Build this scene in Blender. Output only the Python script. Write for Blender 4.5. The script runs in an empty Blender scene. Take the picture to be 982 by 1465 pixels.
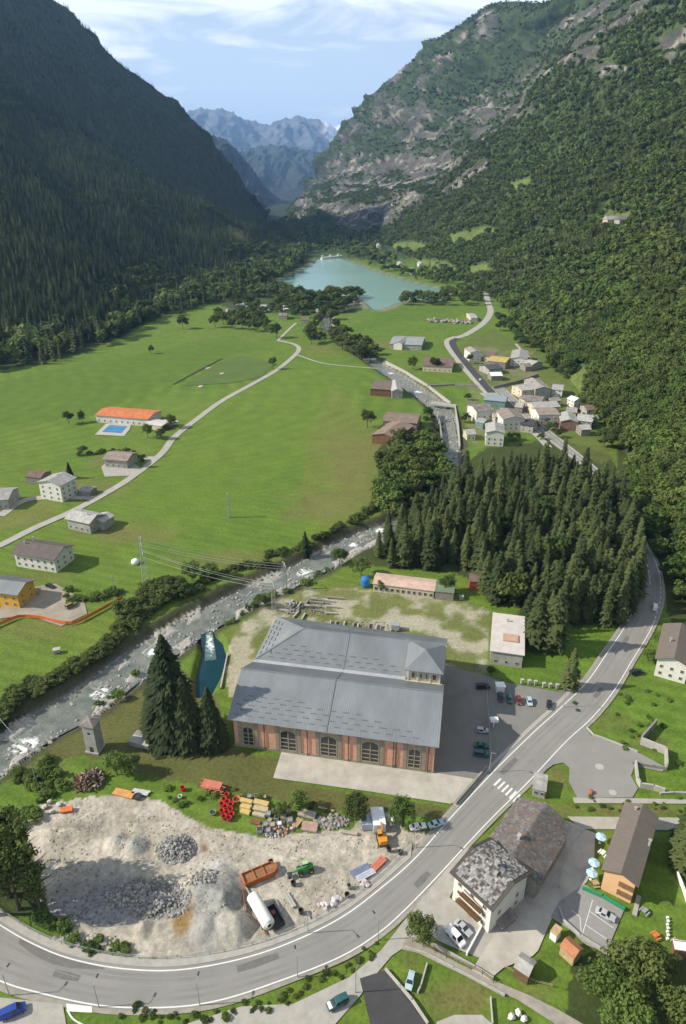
import bpy, bmesh, math, random
import numpy as np
from mathutils import Vector, Matrix

random.seed(7)
RNG = np.random.default_rng(7)
scn = bpy.context.scene
COL = scn.collection

# ------------------------------------------------------------------ camera
CAMH = 150.0
PITCH = math.radians(25.5)
FPX = 985.0                       # focal length in pixels of the 982 x 1465 photograph
cam_d = bpy.data.cameras.new('camera')
cam = bpy.data.objects.new('camera', cam_d)
COL.objects.link(cam)
cam.location = (0, 0, CAMH)
cam.rotation_euler = (math.radians(90) - PITCH, 0, 0)
cam_d.sensor_fit = 'VERTICAL'
cam_d.sensor_height = 36.0
cam_d.sensor_width = 24.0
cam_d.lens = 36.0 * FPX / 1465.0
cam_d.clip_start = 1.0
cam_d.clip_end = 60000.0
scn.camera = cam

# ------------------------------------------------------------------ world, sun, exposure
SUN_EL = math.radians(36.0)
SUN_AZ = math.radians(-94.0)      # measured from +Y towards +X: the sun stands to the left of the view
world = bpy.data.worlds.new('World')
scn.world = world
world.use_nodes = True
wn = world.node_tree
wn.nodes.clear()
w_out = wn.nodes.new('ShaderNodeOutputWorld')
w_sky = wn.nodes.new('ShaderNodeTexSky')
w_sky.sky_type = 'NISHITA'
w_sky.sun_disc = False
w_sky.sun_elevation = SUN_EL
w_sky.sun_rotation = SUN_AZ
w_sky.altitude = 1200
w_sky.air_density = 1.0
w_sky.dust_density = 0.6
w_bg = wn.nodes.new('ShaderNodeBackground')
w_bg.inputs['Strength'].default_value = 0.05
# thin clouds mixed into the sky by direction
w_tc = wn.nodes.new('ShaderNodeTexCoord')
w_map = wn.nodes.new('ShaderNodeMapping')
w_map.inputs['Scale'].default_value = (1.5, 1.5, 9.0)
w_map.inputs['Rotation'].default_value = (0.0, math.radians(9), 0.0)
w_map.inputs['Location'].default_value = (0.35, 0.2, 0.4)
w_n = wn.nodes.new('ShaderNodeTexNoise')
w_n.inputs['Scale'].default_value = 2.1
w_n.inputs['Detail'].default_value = 9.0
w_n.inputs['Roughness'].default_value = 0.55
w_n.inputs['Distortion'].default_value = 0.5
w_cr = wn.nodes.new('ShaderNodeValToRGB')
w_cr.color_ramp.elements[0].position = 0.475
w_cr.color_ramp.elements[0].color = (0.0, 0.0, 0.0, 1)
w_cr.color_ramp.elements[1].position = 0.575
w_cr.color_ramp.elements[1].color = (0.95, 0.95, 0.95, 1)
w_mix = wn.nodes.new('ShaderNodeMixRGB')
w_mix.inputs['Color2'].default_value = (19.5, 20.6, 22.3, 1)
wn.links.new(w_tc.outputs['Generated'], w_map.inputs['Vector'])
wn.links.new(w_map.outputs['Vector'], w_n.inputs['Vector'])
wn.links.new(w_n.outputs['Fac'], w_cr.inputs['Fac'])
w_sep = wn.nodes.new('ShaderNodeSeparateXYZ')          # pale veil low above the horizon, all the way round
w_mr = wn.nodes.new('ShaderNodeMapRange')
w_mr.inputs['From Min'].default_value = 0.0; w_mr.inputs['From Max'].default_value = 0.46
w_mr.inputs['To Min'].default_value = 0.85; w_mr.inputs['To Max'].default_value = 0.0
wn.links.new(w_tc.outputs['Generated'], w_sep.inputs['Vector'])
wn.links.new(w_sep.outputs['Z'], w_mr.inputs['Value'])
w_mix0 = wn.nodes.new('ShaderNodeMixRGB'); w_mix0.inputs['Color2'].default_value = (17.0, 20.5, 25.0, 1)
wn.links.new(w_sky.outputs['Color'], w_mix0.inputs['Color1']); wn.links.new(w_mr.outputs['Result'], w_mix0.inputs['Fac'])
wn.links.new(w_cr.outputs['Color'], w_mix.inputs['Fac'])
wn.links.new(w_mix0.outputs['Color'], w_mix.inputs['Color1'])
wn.links.new(w_mix.outputs['Color'], w_bg.inputs['Color'])
wn.links.new(w_bg.outputs['Background'], w_out.inputs['Surface'])

sun_d = bpy.data.lights.new('sun', 'SUN')
sun_d.energy = 5.0
sun_d.angle = math.radians(0.5)
sun_d.color = (1.0, 0.93, 0.80)
sun = bpy.data.objects.new('sun', sun_d)
COL.objects.link(sun)
sdir = Vector((math.sin(SUN_AZ) * math.cos(SUN_EL), math.cos(SUN_AZ) * math.cos(SUN_EL), math.sin(SUN_EL)))
sun.rotation_euler = sdir.to_track_quat('Z', 'Y').to_euler()
sun.location = (0, 0, 300)
scn.view_settings.view_transform = 'Standard'
scn.view_settings.look = 'None'
scn.view_settings.exposure = 0.43
scn.view_settings.gamma = 1.0
scn.view_settings.use_curve_mapping = False
scn.cycles.max_bounces = 4
scn.cycles.diffuse_bounces = 2
scn.cycles.transparent_max_bounces = 4
scn.cycles.volume_bounces = 0

# ------------------------------------------------------------------ survey: photograph pixel -> point on a level
_f = np.array([0, math.cos(PITCH), -math.sin(PITCH)])
_u = np.array([0, math.sin(PITCH), math.cos(PITCH)])
_r = np.array([1.0, 0, 0])
_C = np.array([0, 0, CAMH])

def P(px, py, z=0.0):
    d = _f + _r * (px - 491.0) / FPX + _u * (732.5 - py) / FPX
    return _C + d * (z - CAMH) / d[2]

def PD(px, py, D):
    """point on the line of sight at forward distance D (metres along +Y)"""
    d = _f + _r * (px - 491.0) / FPX + _u * (732.5 - py) / FPX
    return _C + d * (D / d[1])

def XY(px, py, z=0.0):
    p = P(px, py, z)
    return (float(p[0]), float(p[1]))

def polyP(pts, z=0.0):
    return np.array([P(a, b, z)[:2] for a, b in pts])

def projpix(X, Y, Z):
    vx, vy, vz = X, Y, Z - CAMH
    d = vy * _f[1] + vz * _f[2]
    d = np.where(d < 1, 1, d)
    return 491.0 + FPX * vx / d, 732.5 - FPX * (vy * _u[1] + vz * _u[2]) / d

# ------------------------------------------------------------------ numpy noise
def _hash(ix, iy, seed):
    h = (ix.astype(np.int64) * 374761393 + iy.astype(np.int64) * 668265263 + seed * 1442695041) & 0x7fffffff
    h = (h ^ (h >> 13)) * 1274126177 & 0x7fffffff
    h = h ^ (h >> 16)
    return (h & 0xffff) / 65535.0

def vnoise(x, y, seed=0):
    x = np.asarray(x, float); y = np.asarray(y, float)
    ix = np.floor(x); iy = np.floor(y)
    fx = x - ix; fy = y - iy
    fx = fx * fx * (3 - 2 * fx); fy = fy * fy * (3 - 2 * fy)
    a = _hash(ix, iy, seed); b = _hash(ix + 1, iy, seed)
    c = _hash(ix, iy + 1, seed); d = _hash(ix + 1, iy + 1, seed)
    return (a * (1 - fx) + b * fx) * (1 - fy) + (c * (1 - fx) + d * fx) * fy

def fbm(x, y, octv=4, seed=0, ridged=False):
    s = 0; a = 0.5; t = 0
    for k in range(octv):
        n = vnoise(x * 2 ** k + 17.3 * k, y * 2 ** k - 9.1 * k, seed + k)
        if ridged:
            n = 1 - np.abs(2 * n - 1)
        s = s + a * n; t += a; a *= 0.5
    return s / t

def smooth(e0, e1, x):
    t = np.clip((x - e0) / (e1 - e0), 0, 1)
    return t * t * (3 - 2 * t)

def inpoly(X, Y, poly):
    inside = np.zeros(X.shape, bool)
    n = len(poly)
    for i in range(n):
        x0, y0 = poly[i]; x1, y1 = poly[(i + 1) % n]
        if y0 == y1:
            continue
        c = ((y0 > Y) != (y1 > Y)) & (X < (x1 - x0) * (Y - y0) / (y1 - y0) + x0)
        inside ^= c
    return inside

def distline(X, Y, pts, vals=None, closed=False):
    best = np.full(X.shape, 1e9); bv = np.zeros(X.shape)
    n = len(pts)
    for i in range(n if closed else n - 1):
        a = pts[i]; b = pts[(i + 1) % n]
        dx, dy = b[0] - a[0], b[1] - a[1]
        t = np.clip(((X - a[0]) * dx + (Y - a[1]) * dy) / (dx * dx + dy * dy + 1e-9), 0, 1)
        d = np.hypot(X - a[0] - t * dx, Y - a[1] - t * dy)
        m = d < best
        best = np.where(m, d, best)
        if vals is not None:
            bv = np.where(m, vals[i] * (1 - t) + vals[(i + 1) % n] * t, bv)
    return (best, bv) if vals is not None else best

def catmull(pts, n):
    """resample a polyline smoothly to n points"""
    p = np.asarray(pts, float)
    e = np.vstack([2 * p[0] - p[1], p, 2 * p[-1] - p[-2]])
    seg = np.linalg.norm(np.diff(p[:, :2], axis=0), axis=1)
    cum = np.concatenate([[0], np.cumsum(seg)])
    out = []
    for s in np.linspace(0, cum[-1], n):
        i = min(int(np.searchsorted(cum, s, side='right')) - 1, len(p) - 2)
        t = (s - cum[i]) / max(seg[i], 1e-9)
        p0, p1, p2, p3 = e[i], e[i + 1], e[i + 2], e[i + 3]
        out.append(0.5 * ((2 * p1) + (-p0 + p2) * t + (2 * p0 - 5 * p1 + 4 * p2 - p3) * t * t + (-p0 + 3 * p1 - 3 * p2 + p3) * t ** 3))
    return np.array(out)

# ------------------------------------------------------------------ materials
MATS = {}
def nodes_of(name):
    m = bpy.data.materials.new(name)
    m.use_nodes = True
    nt = m.node_tree
    return m, nt, nt.nodes['Principled BSDF']

def mat(name, col, rough=0.8, var=0.25, scale=1.0, metal=0.0, bump=0.0, bscale=None, dark=None, spec=0.3, rnd=0.0, coords='obj', stretch=None):
    """principled material whose colour is broken up by two octaves of noise (and per-object hue shift)"""
    if name in MATS:
        return MATS[name]
    m, nt, b = nodes_of(name)
    N, L = nt.nodes, nt.links
    b.inputs['Roughness'].default_value = rough
    b.inputs['Metallic'].default_value = metal
    b.inputs['Specular IOR Level'].default_value = spec
    if coords == 'obj':
        tc = N.new('ShaderNodeTexCoord').outputs['Object']
    else:
        tc = N.new('ShaderNodeNewGeometry').outputs['Position']
    if stretch:
        mp = N.new('ShaderNodeMapping'); mp.inputs['Scale'].default_value = stretch
        L.new(tc, mp.inputs['Vector']); tc = mp.outputs['Vector']
    n = N.new('ShaderNodeTexNoise'); n.inputs['Scale'].default_value = scale
    n.inputs['Detail'].default_value = 6; n.inputs['Roughness'].default_value = 0.65
    L.new(tc, n.inputs['Vector'])
    r = N.new('ShaderNodeValToRGB')
    d = dark if dark else tuple(c * (1 - var) for c in col)
    li = tuple(min(1, c * (1 + var)) for c in col)
    r.color_ramp.elements[0].position = 0.3; r.color_ramp.elements[0].color = (*d, 1)
    r.color_ramp.elements[1].position = 0.7; r.color_ramp.elements[1].color = (*li, 1)
    L.new(n.outputs['Fac'], r.inputs['Fac'])
    out = r.outputs['Color']
    if rnd > 0:
        oi = N.new('ShaderNodeObjectInfo')
        mr = N.new('ShaderNodeMapRange'); mr.inputs['To Min'].default_value = 1 - rnd; mr.inputs['To Max'].default_value = 1 + rnd
        L.new(oi.outputs['Random'], mr.inputs['Value'])
        hs = N.new('ShaderNodeHueSaturation')
        L.new(mr.outputs['Result'], hs.inputs['Value']); L.new(out, hs.inputs['Color'])
        out = hs.outputs['Color']
    L.new(out, b.inputs['Base Color'])
    if bump > 0:
        n2 = N.new('ShaderNodeTexNoise'); n2.inputs['Scale'].default_value = bscale or scale * 4
        n2.inputs['Detail'].default_value = 5
        L.new(tc, n2.inputs['Vector'])
        bp = N.new('ShaderNodeBump'); bp.inputs['Strength'].default_value = 1.0; bp.inputs['Distance'].default_value = bump
        L.new(n2.outputs['Fac'], bp.inputs['Height']); L.new(bp.outputs['Normal'], b.inputs['Normal'])
    MATS[name] = m
    return m

def mat_attr(name, rough=0.9, fine=0.8, mid=0.12, amt=0.35, bump=0.0, spec=0.2):
    """colour from the 'col' attribute (what lies on the ground), broken up by fine noise"""
    m, nt, b = nodes_of(name)
    N, L = nt.nodes, nt.links
    b.inputs['Roughness'].default_value = rough
    b.inputs['Specular IOR Level'].default_value = spec
    at = N.new('ShaderNodeAttribute'); at.attribute_name = 'col'
    g = N.new('ShaderNodeNewGeometry')
    n1 = N.new('ShaderNodeTexNoise'); n1.inputs['Scale'].default_value = fine; n1.inputs['Detail'].default_value = 7; n1.inputs['Roughness'].default_value = 0.7
    n2 = N.new('ShaderNodeTexNoise'); n2.inputs['Scale'].default_value = mid; n2.inputs['Detail'].default_value = 4
    L.new(g.outputs['Position'], n1.inputs['Vector']); L.new(g.outputs['Position'], n2.inputs['Vector'])
    ad = N.new('ShaderNodeMath'); ad.operation = 'MULTIPLY_ADD'; ad.inputs[1].default_value = 0.35
    L.new(n2.outputs['Fac'], ad.inputs[0]); L.new(n1.outputs['Fac'], ad.inputs[2])
    mr = N.new('ShaderNodeMapRange'); mr.inputs['From Min'].default_value = 0.45; mr.inputs['From Max'].default_value = 0.90
    mr.inputs['To Min'].default_value = 1 - amt; mr.inputs['To Max'].default_value = 1 + amt
    L.new(ad.outputs[0], mr.inputs['Value'])
    vm = N.new('ShaderNodeVectorMath'); vm.operation = 'SCALE'
    L.new(at.outputs['Color'], vm.inputs[0]); L.new(mr.outputs['Result'], vm.inputs['Scale'])
    L.new(vm.outputs['Vector'], b.inputs['Base Color'])
    if bump:
        bp = N.new('ShaderNodeBump'); bp.inputs['Distance'].default_value = bump
        L.new(n1.outputs['Fac'], bp.inputs['Height']); L.new(bp.outputs['Normal'], b.inputs['Normal'])
    return m

# ------------------------------------------------------------------ mesh and object helpers
def tag(o, label=None, cat=None, group=None, kind=None):
    if label: o['label'] = label
    if cat: o['category'] = cat
    if group: o['group'] = group
    if kind: o['kind'] = kind
    return o

def empty(name, loc, rz=0.0, label=None, cat=None, group=None):
    o = bpy.data.objects.new(name, None)
    o.empty_display_size = 0.5
    COL.objects.link(o)
    o.location = loc; o.rotation_euler = (0, 0, rz)
    return tag(o, label, cat, group)

def link(name, me, parent=None, mats=()):
    o = bpy.data.objects.new(name, me)
    for m in mats: me.materials.append(m)
    COL.objects.link(o)
    if parent is not None: o.parent = parent
    return o

class MB:
    def __init__(s): s.v = []; s.f = []; s.m = []; s.c = []
    def face(s, pts, mi=0, c=None):
        b = len(s.v); s.v += [tuple(p) for p in pts]; s.f.append(tuple(range(b, b + len(pts)))); s.m.append(mi); s.c.append(c)
    def raw(s, vs, fs, mi=0, c=None):
        b = len(s.v); s.v += [tuple(p) for p in vs]
        for f in fs: s.f.append(tuple(b + i for i in f)); s.m.append(mi); s.c.append(c)
    def box(s, cx, cy, cz, sx, sy, sz, rz=0.0, mi=0, c=None, taper=1.0, rx=0.0, ry=0.0):
        M = Matrix.Translation((cx, cy, cz)) @ Matrix.Rotation(rz, 4, 'Z') @ Matrix.Rotation(ry, 4, 'Y') @ Matrix.Rotation(rx, 4, 'X')
        vs = []
        for dz in (-0.5, 0.5):
            t = 1 if dz < 0 else taper
            for dx, dy in ((-.5, -.5), (.5, -.5), (.5, .5), (-.5, .5)):
                vs.append(M @ Vector((dx * sx * t, dy * sy * t, dz * sz)))
        s.raw(vs, [(3, 2, 1, 0), (4, 5, 6, 7), (0, 1, 5, 4), (1, 2, 6, 5), (2, 3, 7, 6), (3, 0, 4, 7)], mi, c)
    def prism(s, poly, z0, z1, mi=0, c=None):
        n = len(poly)
        z0f = z0 if callable(z0) else (lambda p: z0)
        z1f = z1 if callable(z1) else (lambda p: z1)
        vs = [(p[0], p[1], z0f(p)) for p in poly] + [(p[0], p[1], z1f(p)) for p in poly]
        s.raw(vs, [tuple(range(n))[::-1], tuple(range(n, 2 * n))] + [(i, (i + 1) % n, n + (i + 1) % n, n + i) for i in range(n)], mi, c)
    def tube(s, p0, p1, r0, r1=None, n=8, mi=0, c=None, caps=True):
        r1 = r0 if r1 is None else r1
        a = Vector(p0); b = Vector(p1); d = (b - a)
        if d.length < 1e-6: return
        q = d.to_track_quat('Z', 'Y')
        vs = []
        for p, r in ((a, r0), (b, r1)):
            for k in range(n):
                t = 2 * math.pi * k / n
                vs.append(p + q @ Vector((r * math.cos(t), r * math.sin(t), 0)))
        fs = [(k, (k + 1) % n, n + (k + 1) % n, n + k) for k in range(n)]
        if caps: fs += [tuple(range(n))[::-1], tuple(range(n, 2 * n))]
        s.raw(vs, fs, mi, c)
    def lathe(s, cx, cy, prof, n=16, mi=0, c=None):
        vs = []
        for r, z in prof:
            for k in range(n):
                t = 2 * math.pi * k / n
                vs.append((cx + r * math.cos(t), cy + r * math.sin(t), z))
        fs = []
        for j in range(len(prof) - 1):
            for k in range(n):
                fs.append((j * n + k, j * n + (k + 1) % n, (j + 1) * n + (k + 1) % n, (j + 1) * n + k))
        fs.append(tuple(range(n))[::-1]); fs.append(tuple(range((len(prof) - 1) * n, len(prof) * n)))
        s.raw(vs, fs, mi, c)
    def rock(s, cx, cy, cz, r, mi=0, c=None, flat=0.7):
        t = (1 + 5 ** .5) / 2
        V = [(-1, t, 0), (1, t, 0), (-1, -t, 0), (1, -t, 0), (0, -1, t), (0, 1, t), (0, -1, -t), (0, 1, -t), (t, 0, -1), (t, 0, 1), (-t, 0, -1), (-t, 0, 1)]
        Fc = [(0, 11, 5), (0, 5, 1), (0, 1, 7), (0, 7, 10), (0, 10, 11), (1, 5, 9), (5, 11, 4), (11, 10, 2), (10, 7, 6), (7, 1, 8), (3, 9, 4), (3, 4, 2), (3, 2, 6), (3, 6, 8), (3, 8, 9), (4, 9, 5), (2, 4, 11), (6, 2, 10), (8, 6, 7), (9, 8, 1)]
        a = random.random() * 6.28; ca, sa = math.cos(a), math.sin(a)
        ex, ey, ez = r * random.uniform(.75, 1.3), r * random.uniform(.7, 1.1), r * flat * random.uniform(.7, 1.1)
        vs = []
        for v in V:
            k = random.uniform(.75, 1.15) / 1.9
            x, y, z = v[0] * k * ex, v[1] * k * ey, v[2] * k * ez
            vs.append((cx + x * ca - y * sa, cy + x * sa + y * ca, cz + z))
        s.raw(vs, Fc, mi, c)
    def build(s, name, mats, parent=None, smooth=False, loc=None):
        me = bpy.data.meshes.new(name)
        if loc is not None:
            s.v = [(a - loc[0], b - loc[1], c - loc[2]) for a, b, c in s.v]
        me.from_pydata(s.v, [], s.f)
        if not isinstance(mats, (list, tuple)): mats = [mats]
        for m in mats: me.materials.append(m)
        if len(mats) > 1: me.polygons.foreach_set('material_index', s.m)
        if smooth: me.polygons.foreach_set('use_smooth', [True] * len(s.f))
        if any(c is not None for c in s.c):
            at = me.color_attributes.new('col', 'FLOAT_COLOR', 'CORNER')
            buf = []
            for f, c in zip(s.f, s.c):
                c = c or (0.5, 0.5, 0.5)
                buf += [c[0], c[1], c[2], 1.0] * len(f)
            at.data.foreach_set('color', buf)
        me.update()
        o = bpy.data.objects.new(name, me); COL.objects.link(o)
        if loc is not None: o.location = loc
        if parent is not None: o.parent = parent
        return o

def grid_mesh(name, X, Y, Z, material, colors=None, smooth=True):
    nr, nc = X.shape
    me = bpy.data.meshes.new(name)
    co = np.stack([X, Y, Z], -1).reshape(-1, 3).astype(np.float32)
    idx = np.arange(nr * nc).reshape(nr, nc)
    q = np.stack([idx[:-1, :-1], idx[:-1, 1:], idx[1:, 1:], idx[1:, :-1]], -1).reshape(-1, 4)
    me.vertices.add(len(co)); me.vertices.foreach_set('co', co.ravel())
    me.loops.add(q.size); me.loops.foreach_set('vertex_index', q.ravel().astype(np.int32))
    me.polygons.add(len(q)); me.polygons.foreach_set('loop_start', (np.arange(len(q)) * 4).astype(np.int32))
    me.update(calc_edges=True)
    if smooth: me.polygons.foreach_set('use_smooth', np.ones(len(q), bool))
    if colors is not None:
        at = me.color_attributes.new('col', 'FLOAT_COLOR', 'POINT')
        c4 = np.concatenate([colors.reshape(-1, 3), np.ones((len(co), 1))], 1).astype(np.float32)
        at.data.foreach_set('color', c4.ravel())
    me.materials.append(material)
    o = bpy.data.objects.new(name, me); COL.objects.link(o)
    return o

def flat_poly(name, pts_world, z, material, parent=None):
    """flat sheet from an outline (any shape), triangulated"""
    bm = bmesh.new()
    vs = [bm.verts.new((p[0], p[1], z)) for p in pts_world]
    f = bm.faces.new(vs)
    if f.normal.z < 0: f.normal_flip()
    bmesh.ops.triangulate(bm, faces=[f])
    me = bpy.data.meshes.new(name); bm.to_mesh(me); bm.free()
    me.materials.append(material)
    o = bpy.data.objects.new(name, me); COL.objects.link(o)
    if parent is not None: o.parent = parent
    return o

def strip(name, left, right, z, material, n=120, parent=None, x0=0.0, x1=1.0):
    """sheet between two edge lines given as world polylines"""
    A = catmull(left, n); B = catmull(right, n)
    L = A + (B - A) * x0; R = A + (B - A) * x1
    X = np.stack([L[:, 0], R[:, 0]], 1); Y = np.stack([L[:, 1], R[:, 1]], 1)
    o = grid_mesh(name, X, Y, np.full(X.shape, z), material, smooth=False)
    if parent is not None: o.parent = parent
    return o
# ================================================================== SETTING: terrain
RIV = [(-140, 1165, 8), (-60, 1108, 8), (20, 1055, 7.5), (60, 1030, 7.5), (120, 997, 8), (180, 952, 8), (235, 915, 8), (285, 884, 7.5), (335, 858, 7.5),
       (390, 832, 7), (445, 806, 7), (500, 774, 7), (548, 756, 7), (590, 742, 6), (620, 722, 6), (638, 690, 4.8), (644, 650, 4.5), (643, 620, 4.5), (637, 592, 4.8),
       (622, 574, 5.5), (600, 558, 5.5), (575, 540, 5.5), (552, 526, 5), (520, 505, 4), (492, 488, 3.6), (472, 468, 3.6), (468, 452, 4), (485, 440, 5), (505, 430, 8)]
RIVW = np.array([P(a, b)[:2] for a, b, w in RIV]); RIVH = np.array([w * (.84 if w > 6.9 and b > 700 else 1) for a, b, w in RIV])
LAKE_PX = [(388, 408), (405, 398), (425, 388), (447, 377), (452, 370), (470, 369), (490, 369), (503, 374), (530, 385), (565, 397), (600, 406), (630, 412), (640, 422),
           (622, 432), (598, 428), (572, 432), (560, 438), (545, 443), (530, 441), (520, 432), (500, 424), (470, 418), (440, 413), (410, 413)]
LAKE = polyP(LAKE_PX)
TAIL = polyP([(300, 900), (316, 915), (322, 935), (312, 965), (298, 990), (283, 992), (282, 960), (290, 930), (288, 905)])
MOUNDS = [  # (px, py, radius across, radius along, height) heaps of the quarry yard
    (95, 1192, 10, 2.6, 1.8), (168, 1206, 3.2, 3.2, 2.2), (193, 1212, 3.6, 3.4, 2.4), (70, 1205, 6, 3, 1.0),
    (305, 1268, 7.5, 6, 2.8), (285, 1285, 5, 4, 2.2), (322, 1290, 4.0, 3.5, 2.4), (338, 1325, 4.2, 4.2, 3.8), (312, 1318, 4, 5, 2.2), (290, 1325, 3, 4, 1.6),
    (205, 1325, 2.2, 3, 1.6), (250, 1215, 5, 3.6, 1.6), (200, 1268, 6, 3.5, 1.4), (228, 1285, 5, 3, 1.2)]
YARD_PX = [(22, 1168), (60, 1150), (110, 1142), (180, 1134), (232, 1146), (300, 1185), (380, 1197), (440, 1190), (500, 1186), (530, 1160), (560, 1162), (580, 1186),
           (608, 1190), (612, 1200), (580, 1233), (530, 1274), (470, 1312), (400, 1345), (330, 1366), (250, 1374), (180, 1366), (110, 1343), (70, 1305), (50, 1240)]
YARD = polyP(YARD_PX)

def ground_z(X, Y):
    X = np.asarray(X, float); Y = np.asarray(Y, float)
    z = -0.35 * fbm(X / 9, Y / 9, 3, 3) - 0.05
    # river bed
    d, w = distline(X, Y, RIVW, RIVH)
    z = z - 4.2 * (1 - smooth(0.0, 5.5, d - w))
    near = d < w + 2
    bar = smooth(.50, .64, fbm(X / 15, Y / 15, 3, 18)) * smooth(1.0, 3.5, d) * (Y < 420)
    z = np.where(near, z + 0.9 * (fbm(X / 4, Y / 4, 3, 8) - 0.45) + 2.1 * bar, z)
    dl = distline(X, Y, LAKE, closed=True)
    ins = inpoly(X, Y, LAKE)
    sd = np.where(ins, -dl, dl)
    z = z - 4.0 * (1 - smooth(-25, 6, sd))
    dt = distline(X, Y, TAIL, closed=True); it = inpoly(X, Y, TAIL)
    z = z - 4.0 * (1 - smooth(-1.0, 2.2, np.where(it, -dt, dt)))
    # heaps
    iy = inpoly(X, Y, YARD)
    rough = (fbm(X / 1.6, Y / 1.6, 4, 21) - 0.5)
    for px, py, ra, rb, h in MOUNDS:
        c = P(px, py)
        q = np.hypot((X - c[0]) / ra, (Y - c[1]) / rb) + 0.35 * (fbm(X / 3, Y / 3, 3, int(px)) - 0.5)
        z = z + h * np.clip(1 - q, 0, 1) ** 0.85
    # the sunken part of the yard, its rim and the bank of the yard
    c = P(165, 1285)
    q = np.hypot((X - c[0]) / 19, (Y - c[1]) / 6.5) + 0.2 * (fbm(X / 5, Y / 5, 3, 77) - 0.5)
    z = z - 2.2 * (1 - smooth(0.75, 1.0, q))
    c = P(100, 1200)
    z = np.where(iy, z + 0.5 * rough, z)
    # meadow on the right rises gently
    c = XY(905, 1040)
    z = z + 0.0
    far = smooth(1500, 3000, Y)
    z = z + far * 18 * (fbm(X / 200, Y / 200, 3, 5) - 0.3)
    return z

def zone(X, Y, px, jit=1.0, seed=1, soft=None):
    P_ = polyP(px)
    k = jit * np.clip(Y / 200.0, 0.6, 8)
    jx = k * 2.4 * (fbm(X / (3 * k + .1), Y / (3 * k + .1), 3, seed) - 0.5)
    jy = k * 2.4 * (fbm(X / (3 * k + .1), Y / (3 * k + .1), 3, seed + 9) - 0.5)
    return inpoly(X + jx, Y + jy, P_)

pys = np.concatenate([np.arange(1640, 300, -3.0), np.arange(300, 272, -2.0)])
rowy = np.array([P(491, p)[1] for p in pys])
rowy = np.concatenate([[-300, -200, -120, -60, -20, 10], rowy, [12000, 16000]]) if rowy[0] > 10 else rowy
ucol = np.concatenate([np.linspace(-2.6, -0.56, 40), np.arange(-0.552, 0.552, 0.0034), np.linspace(0.56, 2.6, 40)])
dep = np.maximum(rowy, 60) * math.cos(PITCH) + CAMH * math.sin(PITCH)
GX = np.clip(ucol[None, :] * dep[:, None], -11500 + ucol[None, :], 11500 + ucol[None, :]); GY = np.repeat(rowy[:, None], len(ucol), 1)
GZ = ground_z(GX, GY)
D_, W_ = distline(GX, GY, RIVW, RIVH)

def mixc(C, m, c):
    m = np.asarray(m, float)[..., None]
    return C * (1 - m) + np.array(c) * m
n1 = fbm(GX / 40, GY / 40, 4, 31); n2 = fbm(GX / 7, GY / 7, 4, 33); n3 = fbm(GX / 2.2, GY / 2.2, 3, 35)
GC = np.zeros(GX.shape + (3,)) + np.array((0.102, 0.168, 0.022))
GC = mixc(GC, smooth(.35, .7, n1) * .4, (0.140, 0.185, 0.028))
GC = mixc(GC, smooth(.55, .75, n2) * .15, (0.060, 0.108, 0.015))
mow = np.sin((GX * .34 + GY * .94) * 1.15 + 2.2 * (n1 - .5)) * .5 + .5
GC = GC * (1 + .20 * (mow - .5) * (GY < 620))[..., None]
GC = GC * (1 + .22 * (fbm(GX / 3 + GY * .3, GY / 26, 4, 41) - .5))[..., None]
# mown / dry streaks of the big meadow
def softblob(px, py, rx, ry, seed=3, rot=0.0):
    c = P(px, py)
    dx, dy = GX - c[0], GY - c[1]
    ca, sa = math.cos(rot), math.sin(rot)
    q = np.hypot((dx * ca + dy * sa) / rx, (-dx * sa + dy * ca) / ry)
    return (1 - smooth(0.3, 1.1, q + 0.9 * (n2 - .5) + .5 * (n1 - .5)))
DRY = (0.150, 0.138, 0.048)
for a in [(505, 665, 20, 60, .9), (470, 720, 28, 26, .8), (530, 640, 12, 40, .6), (350, 800, 40, 10, .6), (190, 760, 30, 16, .8), (130, 700, 30, 20, .6), (30, 740, 20, 14, .7), (60, 900, 26, 10, .5),
          (150, 660, 14, 14, .6), (560, 492, 30, 18, .8), (460, 500, 26, 30, .6), (40, 830, 20, 12, .4), (480, 1150, 16, 4, .6), (620, 1160, 5, 3, .8), (800, 1110, 4, 6, .9), (800, 1160, 8, 3, .6), (880, 1158, 14, 2, .8), (950, 1158, 10, 2, .8), (660, 1420, 9, 4, .8), (640, 1440, 7, 4, .6), (590, 1380, 3, 4, .4), (760, 1420, 6, 3, .4), (930, 1060, 6, 5, .4), (875, 1030, 8, 6, .35), (330, 905, 5, 8, .3), (500, 840, 16, 5, .7), (60, 1100, 10, 6, .5), (500, 640, 30, 60, .5)]:
    GC = mixc(GC, softblob(*a[:4]) * a[4], DRY)
for px_, c_, a_ in (([(150, 600), (245, 560), (330, 555), (250, 620), (180, 660), (120, 640)], (0.125, 0.185, 0.030), .6), ([(0, 545), (120, 520), (240, 500), (330, 480), (395, 500), (340, 505), (240, 550), (120, 590), (0, 620)], (0.085, 0.145, 0.018), .6),
                    ([(160, 745), (330, 560), (425, 515), (520, 528), (440, 640), (330, 740), (220, 770)], (0.118, 0.182, 0.024), .5), ([(500, 470), (560, 440), (640, 438), (660, 455), (560, 462), (490, 480)], (0.085, 0.150, 0.018), .6),
                    ([(0, 760), (60, 735), (110, 715), (140, 700), (100, 690), (0, 735)], (0.155, 0.165, 0.040), .6), ([(480, 545), (530, 600), (550, 650), (560, 720), (470, 770), (430, 700), (440, 620)], (0.150, 0.165, 0.040), .45)):
    GC = mixc(GC, zone(GX, GY, px_, .7, 17) * a_, c_)
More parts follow.
